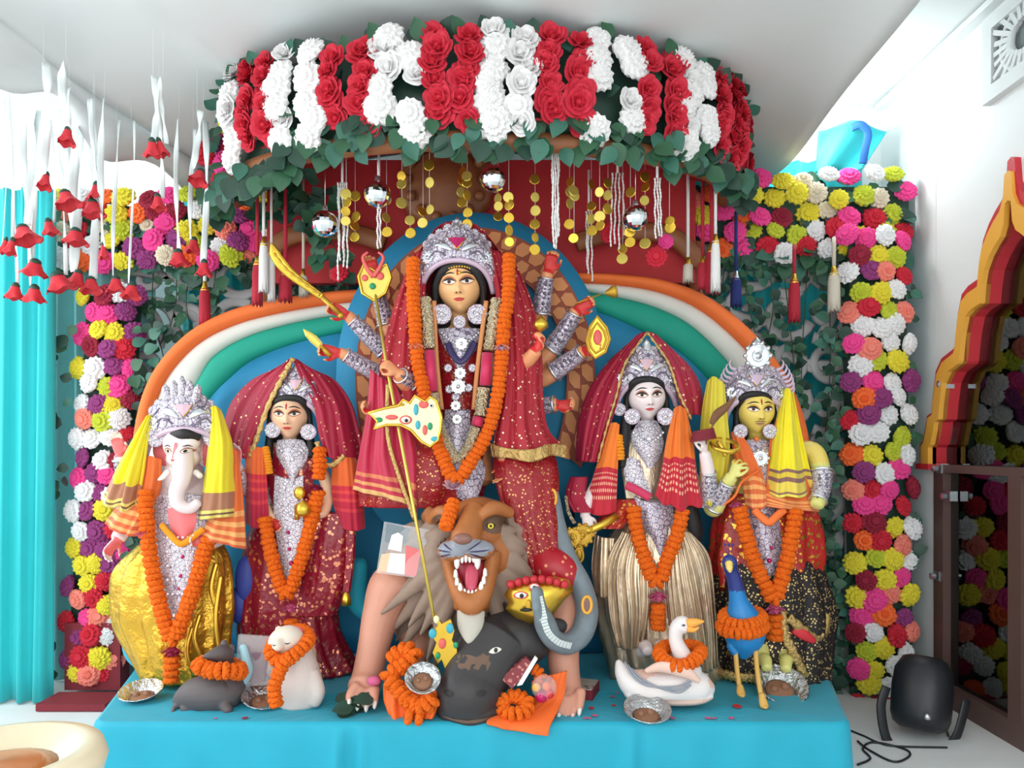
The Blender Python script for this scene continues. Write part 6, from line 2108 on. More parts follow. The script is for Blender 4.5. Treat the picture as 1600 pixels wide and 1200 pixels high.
m_ = MB(); m_.ball(P(384, 905, 3.60), (.05, .03, .11)); m_.ball(P(375, 945, 3.62), (.06, .04, .09)); m_.build('blue_cloth_bundle', plain('royal_blue_cloth', rgb(48, 66, 160), .5, var=.3, bump=.8, bscale=20), E)
garland('marigold garland over the belly of the elephant headed statue', [(228, 770, 3.38), (228, 800, 3.37), (232, 850, 3.36), (240, 900, 3.345), (253, 955, 3.335), (270, 1000, 3.325), (290, 955, 3.335), (306, 910, 3.345), (320, 860, 3.355), (325, 845, 3.36)], 12, lotus=[(226, 830, 3.355, 14, M['lotus_pink']), (270, 1012, 3.31, 18, M['lotus_magenta'])], tail=[(269, 1030, 3.31), (268, 1048, 3.31), (268, 1062, 3.31)])

# ================================================================ right goddess (white face)
S = thing('goddess_statue', 'white faced goddess statue with orange crimson shawl and champagne skirt right of centre', 'statue', P(1025, 1058, 3.6))
mb = MB()
mb.limb([(1012, 664, 3.62, 20, 16), (1012, 682, 3.64, 46, 22), (1012, 715, 3.63, 42, 28), (1014, 765, 3.63, 32, 25), (1018, 830, 3.62, 44, 32)], seg=22)
mb.limb([(1011, 648, 3.57, 11), (1012, 664, 3.60, 11), (1012, 682, 3.62, 16)])
H = head(mb, P(1010, 619, 3.57), R(29, 3.57), R(38, 3.57), Matrix.Rotation(radians(-3), 3, 'Y'))
palms = []
mb.limb([(972, 690, 3.63, 13), (940, 745, 3.58, 11), (918, 785, 3.50, 9), (914, 808, 3.46, 8)])
palms.append(hand(mb, P(914, 806, 3.46), (.35, -.25, -1), (.1, .8, -.3), R(42, 3.46), .55, 1))
mb.limb([(1054, 692, 3.63, 13), (1092, 770, 3.58, 12), (1106, 775, 3.52, 11), (1106, 735, 3.47, 10.5), (1101, 708, 3.45, 9)])
palms.append(hand(mb, P(1101, 708, 3.45), (-.1, -.2, 1), (-.7, .7, 0), R(40, 3.45), 1.0, 1, .9))
mb.limb([(1008, 820, 3.62, 26), (1002, 930, 3.60, 16), (1000, 1010, 3.50, 12), (1008, 1010, 3.44, 11), (1012, 1018, 3.38, 8)]); mb.limb([(1028, 820, 3.62, 26), (1030, 930, 3.60, 16), (1030, 1010, 3.50, 12), (1034, 1010, 3.44, 11), (1036, 1018, 3.38, 8)])
b_ = fuse('body', mb, .004, [M['skin_white'], M['skin_pinkish']], S, palm_fn(palms))
features(H, bvh_of(b_), S, 'lid_dark', 'lip', tilak=False)
head_hair(S, 1010, 619, 3.57, 27, 60)
for pts in ([(980, 650, 3.55, 8), (974, 690, 3.54, 10), (972, 730, 3.54, 8)], [(1040, 650, 3.55, 8), (1046, 690, 3.54, 10), (1048, 730, 3.54, 8)], [(1075, 790, 3.60, 14), (1082, 830, 3.60, 16), (1080, 860, 3.60, 8)]):
    m_ = MB(); m_.limb(pts); m_.build('hair_lock', M['hair'], S)
crown(S, 1010, 598, 538, 46, 3.52, .10, 40, gem='lotus_white')
earring(S, 988, 651, 3.50, 11); earring(S, 1040, 651, 3.50, 12); earring(S, 968, 640, 3.55, 9)
gems(S, [(1010 + 22 * sin(a), 606 - 9 * cos(a), 3.495 + .02 * sin(a) ** 2, 1.8) for a in [radians(-75 + 150 * k / 14) for k in range(15)]], 'gold', 'forehead_chain')
drape('bodice', [[(972, 682, 3.57), (1012, 678, 3.55), (1052, 682, 3.57)], [(970, 720, 3.56), (1012, 716, 3.52), (1054, 720, 3.56)], [(978, 780, 3.55), (1014, 780, 3.52), (1048, 780, 3.55)]], M['champagne'], S)
drape('necklace_plate', [[(998, 658, 3.55), (1012, 656, 3.54), (1026, 658, 3.55)], [(986, 682, 3.545), (1012, 684, 3.51), (1038, 682, 3.545)], [(992, 700, 3.535), (1014, 706, 3.495), (1036, 700, 3.535)], [(1006, 720, 3.52), (1016, 732, 3.50), (1026, 720, 3.52)]], M['lace_fine'], S, thick=.008)
gems(S, [(990 + 46 * k / 12, 676 + 16 * sin(pi * k / 12), 3.505, 2.2) for k in range(13)] + [(1014, 686, 3.49, 5), (1014, 712, 3.485, 4)])
drape('silver_sash', [[(974, 722, 3.53), (985, 714, 3.52), (998, 720, 3.52)], [(978, 750, 3.52), (992, 744, 3.505), (1008, 746, 3.51)], [(996, 776, 3.51), (1008, 772, 3.50), (1018, 770, 3.505)]], M['lace_fine'], S, thick=.008)
m_ = MB(); m_.tube(spline([P(978, 758, 3.505), P(996, 766, 3.49), P(1016, 778, 3.48)], 16), [(.02, .006)] * 16, 8); m_.build('crimson_sash', M['magenta'], S)
drape('silver_front', [[(990, 775, 3.52), (1018, 785, 3.49), (1050, 780, 3.52)], [(1002, 815, 3.51), (1022, 820, 3.475), (1052, 812, 3.51)], [(1018, 850, 3.50), (1034, 852, 3.475), (1050, 846, 3.50)], [(1022, 890, 3.49), (1030, 896, 3.475), (1040, 888, 3.49)]], M['lace'], S, thick=.008)
skirt('pleated_skirt', [(1022, 795, 3.63, 42, 32), (1018, 850, 3.61, 70, 44), (1020, 920, 3.60, 86, 50), (1026, 990, 3.60, 84, 50), (1040, 1058, 3.60, 80, 50)], M['champagne'], S, folds=17, amp=.085, twist=1.0)
drape('pleat_fan', [[(1046, 822, 3.48), (1060, 826, 3.475), (1078, 832, 3.50)], [(1040, 900, 3.44), (1075, 900, 3.43), (1108, 870, 3.50)], [(1048, 990, 3.43), (1090, 985, 3.43), (1118, 950, 3.50)], [(1062, 1056, 3.44), (1098, 1054, 3.44), (1122, 1040, 3.50)]], M['champagne'], S, nu=90, fold=(.012, 9, 0), thick=.004)
drape('crumpled_front', [[(972, 830, 3.50), (992, 834, 3.47), (1012, 838, 3.46)], [(948, 880, 3.50), (980, 890, 3.44), (1016, 900, 3.43)], [(946, 950, 3.50), (985, 960, 3.43), (1014, 960, 3.425)], [(962, 1010, 3.50), (985, 1016, 3.45), (1004, 1004, 3.44)]], M['champagne'], S, nu=60, fold=(.014, 5, 1), thick=.004)
drape('loose_champagne_end', [[(930, 835, 3.52), (945, 840, 3.50), (965, 840, 3.54)], [(925, 885, 3.52), (945, 890, 3.49), (962, 885, 3.54)], [(930, 925, 3.52), (945, 935, 3.50), (960, 930, 3.54)]], M['champagne'], S, fold=(.014, 2, 0))
skirt('red_gold_waist', [(985, 780, 3.56, 26, 16), (965, 805, 3.53, 26, 18), (950, 825, 3.52, 22, 16)], M['red_foil'], S, folds=7, amp=.07)
drape('veil', [[(984, 535, 3.60), (998, 522, 3.585), (1012, 518, 3.575)], [(950, 566, 3.64), (968, 566, 3.58), (978, 568, 3.53)], [(920, 610, 3.66), (944, 612, 3.58), (966, 622, 3.52)], [(904, 660, 3.64), (930, 662, 3.54), (952, 668, 3.52)], [(900, 720, 3.62), (918, 722, 3.52), (936, 722, 3.52)]], M['veil_crim'], S, fold=(.012, 2.4, .2))
drape('veil', [[(1010, 518, 3.575), (1024, 522, 3.585), (1036, 535, 3.60)], [(1044, 568, 3.53), (1058, 562, 3.58), (1076, 570, 3.64)], [(1058, 612, 3.52), (1076, 602, 3.57), (1096, 606, 3.66)], [(1068, 650, 3.53), (1084, 648, 3.57), (1100, 650, 3.66)]], M['veil_crim'], S, fold=(.010, 2, 1))
m_ = MB()
for pts in ([(1011, 520, 3.56), (978, 566, 3.51), (962, 622, 3.505), (948, 668, 3.505), (934, 722, 3.50)], [(1012, 520, 3.56), (1044, 566, 3.515), (1060, 612, 3.505), (1080, 655, 3.51)]):
    m_.tube(spline([P(*p) for p in pts], 44), [(.006 + .003 * sin(k * 1.9), .005) for k in range(44)], 7)
m_.build('gold_edging', M['gold_trim'], S)
drape('shawl', [[(952, 662, 3.52), (962, 660, 3.49), (968, 664, 3.50)], [(938, 710, 3.52), (952, 708, 3.48), (966, 712, 3.49)], [(924, 755, 3.51), (945, 752, 3.47), (964, 755, 3.49)], [(914, 800, 3.50), (938, 806, 3.455), (962, 800, 3.48)]], M['shawl_dot'], S, fold=(.006, 2, 0))
drape('shawl', [[(1054, 638, 3.50), (1062, 634, 3.485), (1072, 640, 3.51)], [(1042, 690, 3.48), (1062, 688, 3.455), (1084, 692, 3.50)], [(1034, 740, 3.47), (1062, 742, 3.44), (1090, 740, 3.49)], [(1024, 778, 3.46), (1060, 796, 3.425), (1100, 788, 3.48)]], M['shawl_dot'], S, fold=(.014, 3, .8), wob=.01)
sleeve(S, [(1096, 780, 3.56, 13), (1107, 768, 3.51, 12.5), (1107, 738, 3.475, 11.5)], 'lace_fine')
skirt('red_sleeve', [(905, 745, 3.56, 14, 12), (900, 775, 3.52, 16, 13), (912, 800, 3.47, 16, 12)], M['veil_crim'], S, folds=6, amp=.08)
m_ = MB(); m_.tube(spline([P(884, 775, 3.48), P(888, 800, 3.45), P(898, 818, 3.43)], 16), [(.009, .005)] * 16, 6); m_.build('silver_edging', M['tinsel'], S)
for k in range(5):
    m_ = MB()
    c = P(1099, 686 - 3.2 * k, 3.425)
    m_.tube([c + Vector((R(19 - k, 3.4) * cos(a), .035 * sin(a), .008 * cos(a))) for a in [2 * pi * q / 24 for q in range(24)]], .006, 6, closed=True)
    m_.build('bangle', M['maroon'], S)
fb = thing('feather_brush', 'brown feather brush raised in the white faced goddess hand', 'brush', P(1110, 665, 3.42))
m_ = MB(); m_.tube([P(1100, 700, 3.44), P(1112, 668, 3.42), P(1122, 650, 3.42)], .005, 6); m_.build('handle', M['wood_brown'], fb)
m_ = MB(); m_.limb([(1112, 662, 3.42, 4, 2), (1120, 648, 3.42, 7, 3), (1132, 638, 3.42, 6, 3), (1144, 626, 3.42, 3, 2), (1150, 620, 3.42, 1, 1)]); m_.build('feather', plain('brown_feather', rgb(122, 78, 50), .7, var=.3, vscale=40), fb)
vk = thing('gold_lute_head', 'gold scrolled lute head held low beside the grey snake', 'ornament', P(905, 850, 3.4))
m_ = MB(); rosette(m_, P(894, 840, 3.40), R(15, 3.4)); rosette(m_, P(910, 836, 3.41), R(17, 3.4), (.2, -1, 0)); m_.ball(P(905, 862, 3.41), (.02, .012, .04)); m_.build('scroll_head', M['gold_matt'], vk)
m_ = MB(); m_.tube([P(915, 832, 3.42), P(940, 820, 3.44), P(965, 806, 3.46)], .018, 10); m_.build('neck', M['gold'], vk)
m_ = MB(); m_.tube([P(904 + 7 * cos(a), 868 - 11 * sin(a), 3.40) for a in [2 * pi * q / 20 for q in range(20)]], .006, 6, closed=True); m_.build('loop', M['gold_matt'], vk)
garland('marigold garland of the white faced goddess over champagne skirt', [(990, 796, 3.45), (995, 830, 3.445), (1006, 870, 3.435), (1026, 912, 3.42), (1044, 870, 3.435), (1058, 835, 3.445), (1066, 800, 3.45)], 11.5, lotus=[(1028, 926, 3.405, 17, M['lotus_pink'])], tail=[(1028, 948, 3.41), (1028, 965, 3.41), (1028, 980, 3.41)])
garland('light orange flower strip beside the neck of white faced goddess', [(967, 682, 3.50), (969, 700, 3.49), (970, 716, 3.49)], 6, light=True)

# ================================================================ right statue with yellow face
K = thing('god_statue', 'yellow faced statue with yellow shawls and black gold skirt at far right', 'statue', P(1205, 1058, 3.66))
mb = MB()
mb.limb([(1182, 690, 3.66, 22, 18), (1184, 706, 3.68, 50, 24), (1186, 745, 3.67, 46, 30), (1192, 800, 3.66, 42, 30), (1198, 850, 3.66, 46, 34)], seg=22)
mb.limb([(1180, 668, 3.62, 12), (1181, 686, 3.65, 12), (1183, 704, 3.66, 17)])
H = head(mb, P(1180, 641, 3.62), R(28.5, 3.62), R(38, 3.62))
palms = []
mb.limb([(1142, 712, 3.66, 14), (1112, 780, 3.60, 13), (1118, 795, 3.54, 12), (1134, 760, 3.49, 11), (1143, 745, 3.46, 10)])
palms.append(hand(mb, P(1143, 745, 3.46), (.35, -.3, .9), (.8, .5, 0), R(46, 3.46), 1.0, -1, .9))
mb.limb([(1228, 710, 3.66, 15), (1266, 705, 3.62, 16), (1280, 725, 3.58, 15), (1284, 760, 3.53, 13), (1276, 790, 3.48, 11)])
mb.limb([(1186, 840, 3.66, 26), (1190, 940, 3.62, 16), (1190, 1020, 3.50, 12), (1196, 1032, 3.44, 10), (1198, 1044, 3.40, 8)]); mb.limb([(1212, 840, 3.66, 26), (1226, 940, 3.62, 16), (1228, 1020, 3.50, 12), (1228, 1034, 3.44, 10), (1228, 1046, 3.40, 8)])
b_ = fuse('body', mb, .004, [M['skin_yellow'], M['skin_lime']], K, lambda c, n: 1 if c.z < ZC - .07 else 0)
features(H, bvh_of(b_), K, 'lid_olive', 'lid_dark')
bvK = bvh_of(b_)
decal(H, bvK, stroke([(-.3, -.50), (-.1, -.475), (.1, -.475), (.3, -.50)], .03), M['eye_black'], 'moustache', K, .0018, 2)
head_hair(K, 1180, 641, 3.62, 26, 10)
crown(K, 1182, 622, 562, 48, 3.57, .10, 36, gem='lilac', spikes=True)
m_ = MB(); rosette(m_, P(1184, 556, 3.57), R(20, 3.57)); m_.lathe([(.03, 0), (.045, .03), (.02, .07), (0, .09)], P(1182, 556, 3.6), 16, wav=lambda a, j: (1 + .12 * sin(9 * a), 0)); m_.build('crown_topknot', M['silver'], K)
earring(K, 1157, 674, 3.55, 10); earring(K, 1203, 674, 3.55, 10)
drape('breast_ornament', [[(1160, 690, 3.60), (1182, 686, 3.58), (1206, 690, 3.60)], [(1158, 715, 3.585), (1184, 716, 3.545), (1210, 715, 3.585)], [(1164, 770, 3.57), (1188, 772, 3.53), (1210, 770, 3.57)], [(1172, 850, 3.55), (1200, 852, 3.51), (1226, 850, 3.55)], [(1190, 896, 3.54), (1204, 900, 3.515), (1220, 896, 3.54)]], M['lace'], K, thick=.008)
m_ = MB(); rosette(m_, P(1188, 716, 3.535), R(13, 3.53)); m_.build('pendant', M['silver'], K)
gems(K, [(1182, 686, 3.565, 4)], 'band_orange', 'neck_stone'); gems(K, [(1202, 876, 3.505, 4), (1205, 856, 3.505, 3)], 'gem_pink')
skirt('red_tunic', [(1195, 770, 3.68, 66, 34), (1200, 820, 3.67, 84, 42), (1198, 880, 3.67, 88, 46), (1196, 920, 3.67, 80, 44)], M['red_foil'], K, folds=9, amp=.06, hem=.035)
skirt('black_skirt', [(1200, 860, 3.67, 70, 40), (1202, 895, 3.66, 84, 50), (1205, 940, 3.66, 94, 54), (1206, 1000, 3.65, 92, 56), (1204, 1056, 3.64, 84, 56)], M['black_gold'], K, folds=12, amp=.065)
for pts in ([(1222, 955, 3.46), (1226, 990, 3.45), (1240, 1020, 3.45), (1258, 1058, 3.47)], [(1232, 965, 3.455), (1256, 985, 3.47), (1278, 1000, 3.51), (1292, 985, 3.54), (1294, 960, 3.56)], [(1120, 1050, 3.55), (1150, 1058, 3.48), (1180, 1060, 3.455)]):
    m_ = MB(); m_.tube(spline([P(*p) for p in pts], 34), [(.022 + .004 * sin(k * 1.6), .008) for k in range(34)], 8); m_.build('gold_hem', M['gold_trim'], K)
m_ = MB(); m_.limb([(1240, 985, 3.47, 6, 3), (1256, 992, 3.46, 8, 3), (1272, 1002, 3.48, 5, 3)]); m_.build('red_sash_tip', M['bell_red'], K)
drape('yellow_shawl', [[(1106, 595, 3.60), (1116, 588, 3.58), (1132, 600, 3.59)], [(1098, 640, 3.58), (1116, 640, 3.53), (1136, 648, 3.55)], [(1094, 700, 3.57), (1116, 705, 3.51), (1140, 710, 3.54)], [(1096, 780, 3.55), (1112, 792, 3.50), (1128, 775, 3.53)]], plain('plain_lemon_cloth', rgb(226, 208, 66), .7, var=.08), K, fold=(.014, 2, 0))
drape('yellow_shawl', [[(1224, 612, 3.60), (1230, 606, 3.57), (1238, 614, 3.60)], [(1212, 670, 3.56), (1230, 668, 3.51), (1250, 672, 3.57)], [(1204, 725, 3.54), (1232, 724, 3.48), (1262, 726, 3.56)], [(1196, 770, 3.53), (1234, 778, 3.45), (1274, 768, 3.55)]], M['yellow_shawl_b'], K, fold=(.018, 2.4, .6), wob=.006)
drape('orange_shawl', [[(1142, 676, 3.57), (1150, 672, 3.555), (1158, 678, 3.56)], [(1148, 715, 3.55), (1168, 712, 3.52), (1184, 720, 3.54)], [(1160, 755, 3.53), (1180, 752, 3.50), (1196, 758, 3.52)], [(1166, 792, 3.52), (1184, 798, 3.48), (1198, 790, 3.51)]], M['orange_shawl'], K, fold=(.010, 2, .6))
drape('orange_shawl', [[(1204, 680, 3.58), (1212, 660, 3.57), (1222, 650, 3.58)], [(1198, 760, 3.525), (1235, 772, 3.50), (1274, 770, 3.56)], [(1196, 792, 3.51), (1236, 796, 3.47), (1280, 800, 3.54)]], M['orange_shawl'], K, fold=(.010, 2, 0))
sleeve(K, [(1116, 792, 3.545, 13.5), (1126, 776, 3.51, 13), (1137, 755, 3.475, 11.5)], 'lace_fine')
sleeve(K, [(1283, 738, 3.56, 16), (1284, 760, 3.53, 14), (1278, 782, 3.49, 12.5)], 'lace_fine')
m_ = MB(); c = P(1146, 728, 3.44); m_.lathe([(.065, -.01), (.07, .0), (.06, .012), (.05, 0)], P(1133, 696, 3.47), 24, aim((.1, -.5, 1))); m_.tube(spline([P(1122, 690, 3.47), P(1128, 700, 3.46), P(1134, 712, 3.46)], 10), .012, 8); m_.build('gold_cuff', M['gold'], K)
m_ = MB(); m_.tube(spline([P(1186, 735, 3.50), P(1160, 752, 3.46), P(1148, 775, 3.47), P(1128, 790, 3.50), P(1112, 795, 3.53)], 24), .006, 6); m_.build('orange_thread', M['band_orange'], K)
garland('marigold garland of the yellow faced statue at far right', [(1156, 796, 3.49), (1164, 830, 3.485), (1180, 880, 3.47), (1204, 930, 3.45), (1212, 934, 3.45), (1226, 890, 3.465), (1236, 845, 3.475), (1242, 800, 3.49)], 12, lotus=[(1150, 785, 3.49, 12, M['lotus_pink']), (1209, 946, 3.44, 18, M['lotus_pink'])], tail=[(1210, 965, 3.44), (1211, 985, 3.44), (1211, 996, 3.44)])
m_ = MB(); m_.tube(spline([P(1178, 796, 3.485), P(1190, 808, 3.475), P(1202, 816, 3.47), P(1214, 806, 3.475), P(1226, 796, 3.485)], 24), [(.018, .010)] * 24, 8)
o_ = m_.build('orange_ribbon', M['band_orange'], K)
# ================================================================ lion
M['lion_face'] = plain('painted_tawny_lion', rgb(180, 108, 54), .55, var=.28, vscale=11, bump=.35, bscale=45)
M['lion_leg'] = plain('painted_pink_brown_leg', rgb(214, 150, 126), .5, var=.16, vscale=6)
M['mane'] = plain('grey_brown_mane_paint', rgb(156, 132, 116), .7, var=.22, vscale=9, bump=.5, bscale=30)
M['mouth_red'] = plain('painted_mouth_red', rgb(150, 24, 44), .35)
M['tongue'] = plain('painted_tongue_pink', rgb(214, 84, 110), .3)
M['tooth'] = plain('painted_tooth_white', rgb(244, 238, 234), .3)
M['muzzle'] = plain('painted_blue_grey_muzzle', rgb(152, 156, 168), .5, var=.15, vscale=20)
M['claw'] = plain('white_claw_paint', rgb(238, 228, 222), .35)
M['buffalo_tan'] = plain('painted_tan_patch', rgb(112, 84, 66), .55, var=.2)
LI = thing('lion_statue', 'roaring lion statue with grey brown mane under the ten armed goddess', 'statue', P(735, 1090, 3.4))
mb = MB()
mb.ball(P(746, 826, 3.33), (R(50, 3.3), R(54, 3.3), R(50, 3.3)), 30, 20)           # skull
mb.ball(P(774, 864, 3.33), (R(36, 3.3), R(44, 3.3), R(46, 3.3)), 24, 16)           # right cheek
mb.ball(P(704, 860, 3.33), (R(26, 3.3), R(40, 3.3), R(40, 3.3)), 24, 16)
mb.limb([(742, 800, 3.24, 20), (734, 822, 3.16, 21), (726, 842, 3.11, 22), (722, 850, 3.09, 18)], seg=20)   # bridge of the nose
mb.ball(P(708, 860, 3.14), (R(25, 3.1), R(26, 3.1), R(17, 3.1)), 20, 14); mb.ball(P(748, 858, 3.14), (R(27, 3.1), R(26, 3.1), R(17, 3.1)), 20, 14)
mb.limb([(672, 812, 3.26, 9), (690, 800, 3.20, 11), (708, 808, 3.17, 8)]); mb.limb([(752, 806, 3.17, 8), (772, 794, 3.20, 12), (798, 802, 3.26, 9)])   # brows
mb.limb([(700, 868, 3.22, 12, 20), (706, 900, 3.18, 11, 20), (720, 932, 3.13, 14, 20), (737, 944, 3.11, 18, 20), (754, 930, 3.13, 14, 20), (765, 900, 3.18, 12, 20), (770, 866, 3.22, 14, 20)], seg=16)   # jaw
mb.limb([(737, 935, 3.13, 20, 16), (738, 955, 3.13, 14, 12)])
mb.limb([(737, 900, 3.30, 40, 34), (738, 950, 3.26, 30, 26)])
mb.limb([(806, 800, 3.38, 20, 9), (818, 778, 3.38, 18, 8), (822, 766, 3.38, 8, 6)])          # ear
mb.limb([(680, 812, 3.38, 16, 9), (664, 800, 3.38, 12, 7)])
mb.ball(P(740, 900, 3.66), (R(150, 3.6), .17, R(105, 3.6)), 30, 18)                        # trunk
mb.limb([(650, 930, 3.52, 46), (618, 918, 3.45, 42), (596, 960, 3.40, 30), (584, 1010, 3.34, 25), (574, 1056, 3.27, 24), (568, 1076, 3.22, 26)], seg=20)
mb.limb([(640, 960, 3.55, 34), (652, 1010, 3.48, 24), (640, 1040, 3.45, 20)])
mb.limb([(850, 905, 3.55, 48), (884, 925, 3.40, 32), (882, 975, 3.32, 27), (880, 1030, 3.27, 25), (886, 1076, 3.22, 23), (890, 1096, 3.18, 24)], seg=20)
for x0, y0, L_ in ((548, 1090, -10), (559, 1096, -4), (572, 1099, 1), (584, 1094, 5)):
    mb.limb([(x0 - L_ * .5 + 4, y0 - 18, 3.17, 9), (x0, y0 - 4, 3.14, 8), (x0 + L_ * .2, y0 + 5, 3.12, 6)])
for x0, y0 in ((874, 1114), (885, 1118), (896, 1115), (906, 1106)):
    mb.limb([(x0 + 1, y0 - 26, 3.14, 9), (x0, y0 - 8, 3.11, 7.5), (x0 - 1, y0 + 2, 3.09, 5.5)])


def lion_mat(c, n):
    px, py = CX + c.x / c.y * F, HZ - (c.z - ZC) / c.y * F
    if py > 890 and (px < 665 or px > 800):
        return 1
    if n.y < -.15 and min(((px - 706) / 24) ** 2 + ((py - 858) / 13) ** 2, ((px - 745) / 25) ** 2 + ((py - 856) / 13) ** 2) < 1 + .5 * noise.noise(c * 60):
        return 2
    return 0 if py < 960 else 1


lb = fuse('body', mb, .006, [M['lion_face'], M['lion_leg'], M['muzzle']], LI, lion_mat)
bv = bvh_of(lb)
for x0, y0 in ((546, 1096), (559, 1102), (573, 1104), (586, 1099), (873, 1118), (884, 1122), (895, 1119), (906, 1110)):
    m_ = MB(); yq = 3.115 if x0 < 700 else 3.085
    m_.limb([(x0, y0 - 2, yq, 3.5), (x0 - 1, y0 + 5, yq - .01, 3), (x0 - 1, y0 + 9, yq - .012, 1)], n=8, seg=8); m_.build('claw', M['claw'], LI)
HL = dict(c=P(735, 850, 3.3), hw=R(50, 3.2), hh=R(50, 3.2), rot=Matrix.Identity(3))
m_ = MB(); m_.ball(P(736, 896, 3.20), (R(28, 3.2), .05, R(34, 3.2)), 20, 14); m_.build('mouth', M['mouth_red'], LI)
m_ = MB(); m_.limb([(738, 885, 3.165, 9, 5), (737, 900, 3.15, 11, 6), (736, 918, 3.125, 9, 5), (736, 924, 3.12, 5, 3)]); m_.build('tongue', M['tongue'], LI)
teeth = [(714, 878, 5, 14), (746, 877, 5.5, 16), (722, 874, 3, 8), (728, 873, 3, 8), (734, 873, 3, 8), (740, 873, 3, 8)]
for x, y, r_, h in teeth:
    m_ = MB(); m_.limb([(x, y - 5, 3.11, r_), (x, y + h * .4, 3.105, r_ * .8), (x, y + h * .8, 3.105, r_ * .2)], n=8, seg=8); m_.build('tooth', M['tooth'], LI)
for x, y, r_, h in ((719, 922, 4.5, 14), (752, 920, 4.5, 14), (726, 926, 3, 8), (732, 928, 3, 8), (738, 928, 3, 8), (744, 927, 3, 8), (714, 908, 3.5, 8), (756, 906, 3.5, 8), (712, 896, 3.5, 8), (758, 894, 3.5, 8)):
    m_ = MB(); m_.limb([(x, y + 5, 3.10, r_), (x, y - h * .4, 3.10, r_ * .8), (x, y - h * .8, 3.10, r_ * .25)], n=8, seg=8); m_.build('tooth', M['tooth'], LI)
m_ = MB(); m_.ball(P(723, 842, 3.045), (R(15, 3.1), .022, R(9, 3.1)), 16, 10); m_.build('nose', plain('dusky_brown_nose', rgb(140, 96, 84), .4), LI)
for x, y in ((700, 814), (769, 817)):
    decal(HL, bv, ell((x - 735 + (8 if x > 735 else -4)) / 50, (852 - y) / 50, .42, .30), M['buffalo_tan'], 'eye_patch', LI, .002)
    e = decal(HL, bv, ell((x - 735) / 50, (850 - y) / 50, .14, .09), M['eye_black'], 'eye_rim', LI, .004)
    o_ = decal(HL, bv, ell((x - 735) / 50, (850 - y) / 50, .095, .085), plain('yellow_lion_eye', rgb(246, 214, 60), .25), 'eye', LI, .007)
    decal(HL, bv, ell((x - 735) / 50, (850 - y) / 50, .04, .04), M['eye_black'], 'pupil', o_, .009)
for s_ in (-1, 1):
    for k in range(6):
        a = radians(-30 + 16 * k)
        x0, y0 = 724 + s_ * 8, 853
        decal(HL, bv, stroke([((x0 + s_ * (6 + 32 * q) * cos(a) - 735) / 50, (850 - y0 + (6 + 30 * q) * sin(a) * .8 - 5 * q) / 50) for q in [i / 7 for i in range(8)]], .05), M['gem_navy'] if k % 2 else M['muzzle'], 'whisker_stripe', LI, .003, 2)
# mane of tapering locks
mm = MB()
rnd = random.Random(3)
cx_, cy_ = 738, 868
for ringr, n, Yb, ln in ((56, 22, 3.29, 66), (74, 24, 3.36, 70), (92, 24, 3.45, 62)):
    for k in range(n):
        a = 2 * pi * k / n + rnd.uniform(-.1, .1)
        if .7 < a < 2.4 and ringr > 80 or (1.2 < a < 1.9):
            continue
        x0, y0 = cx_ + ringr * 1.0 * cos(a), cy_ - ringr * .95 * sin(a)
        dx, dy = cos(a), -sin(a) * .8 + .55
        L_ = ln * rnd.uniform(.8, 1.15) * (1.25 if sin(a) < -.2 else .62)
        sw_ = rnd.uniform(-10, 10)
        mm.limb([(x0 - dx * 18, y0 - dy * 18, Yb, 12, 10), (x0, y0, Yb - .03, 14, 11), (x0 + dx * L_ * .5 + sw_ * .5, y0 + dy * L_ * .5, Yb - .015, 11, 9), (x0 + dx * L_ + sw_, y0 + dy * L_, Yb + .02, 2.5, 2.5)], n=12, seg=9)
mm.ball(P(740, 868, 3.48), (R(100, 3.4), .12, R(96, 3.4)), 26, 16)
fuse('mane', mm, .007, [M['mane']], LI, smooth=2, keep=.4)
m_ = MB(); m_.limb([(736, 955, 3.14, 22, 10), (735, 980, 3.12, 20, 9), (734, 1000, 3.10, 9, 5), (733, 1006, 3.10, 3, 2)]); m_.build('beard', plain('pale_grey_beard', rgb(196, 190, 178), .7, bump=.6, bscale=60), LI)

# ================================================================ buffalo head
M['buffalo'] = plain('painted_black_buffalo', rgb(52, 48, 50), .5, var=.22, vscale=7, bump=.25, bscale=25)
BU = thing('buffalo_head_statue', 'black buffalo head statue lying on blue stage below the lion', 'statue', P(740, 1125, 3.1))
mb = MB()
mb.ball(P(800, 1000, 3.24), (R(62, 3.2), .13, R(46, 3.2)), 26, 18)
mb.limb([(780, 1000, 3.20, 56, 44), (762, 1030, 3.15, 52, 40), (742, 1062, 3.10, 50, 38), (736, 1084, 3.07, 52, 38), (736, 1100, 3.08, 48, 36)], seg=26)
mb.limb([(700, 1104, 3.09, 26, 26), (736, 1110, 3.06, 28, 28), (770, 1104, 3.09, 26, 26)], seg=18)
mb.ball(P(722, 1010, 3.22), (R(40, 3.2), .08, R(34, 3.2)), 22, 14)
mb.limb([(850, 990, 3.24, 26, 12), (880, 985, 3.26, 18, 9), (896, 990, 3.27, 7, 5)])


def buf_mat(c, n):
    px, py = CX + c.x / c.y * F, HZ - (c.z - ZC) / c.y * F
    return 1 if (1024 < py < 1044 and 715 < px < 765 and noise.noise(c * 30) > -.15) else 0


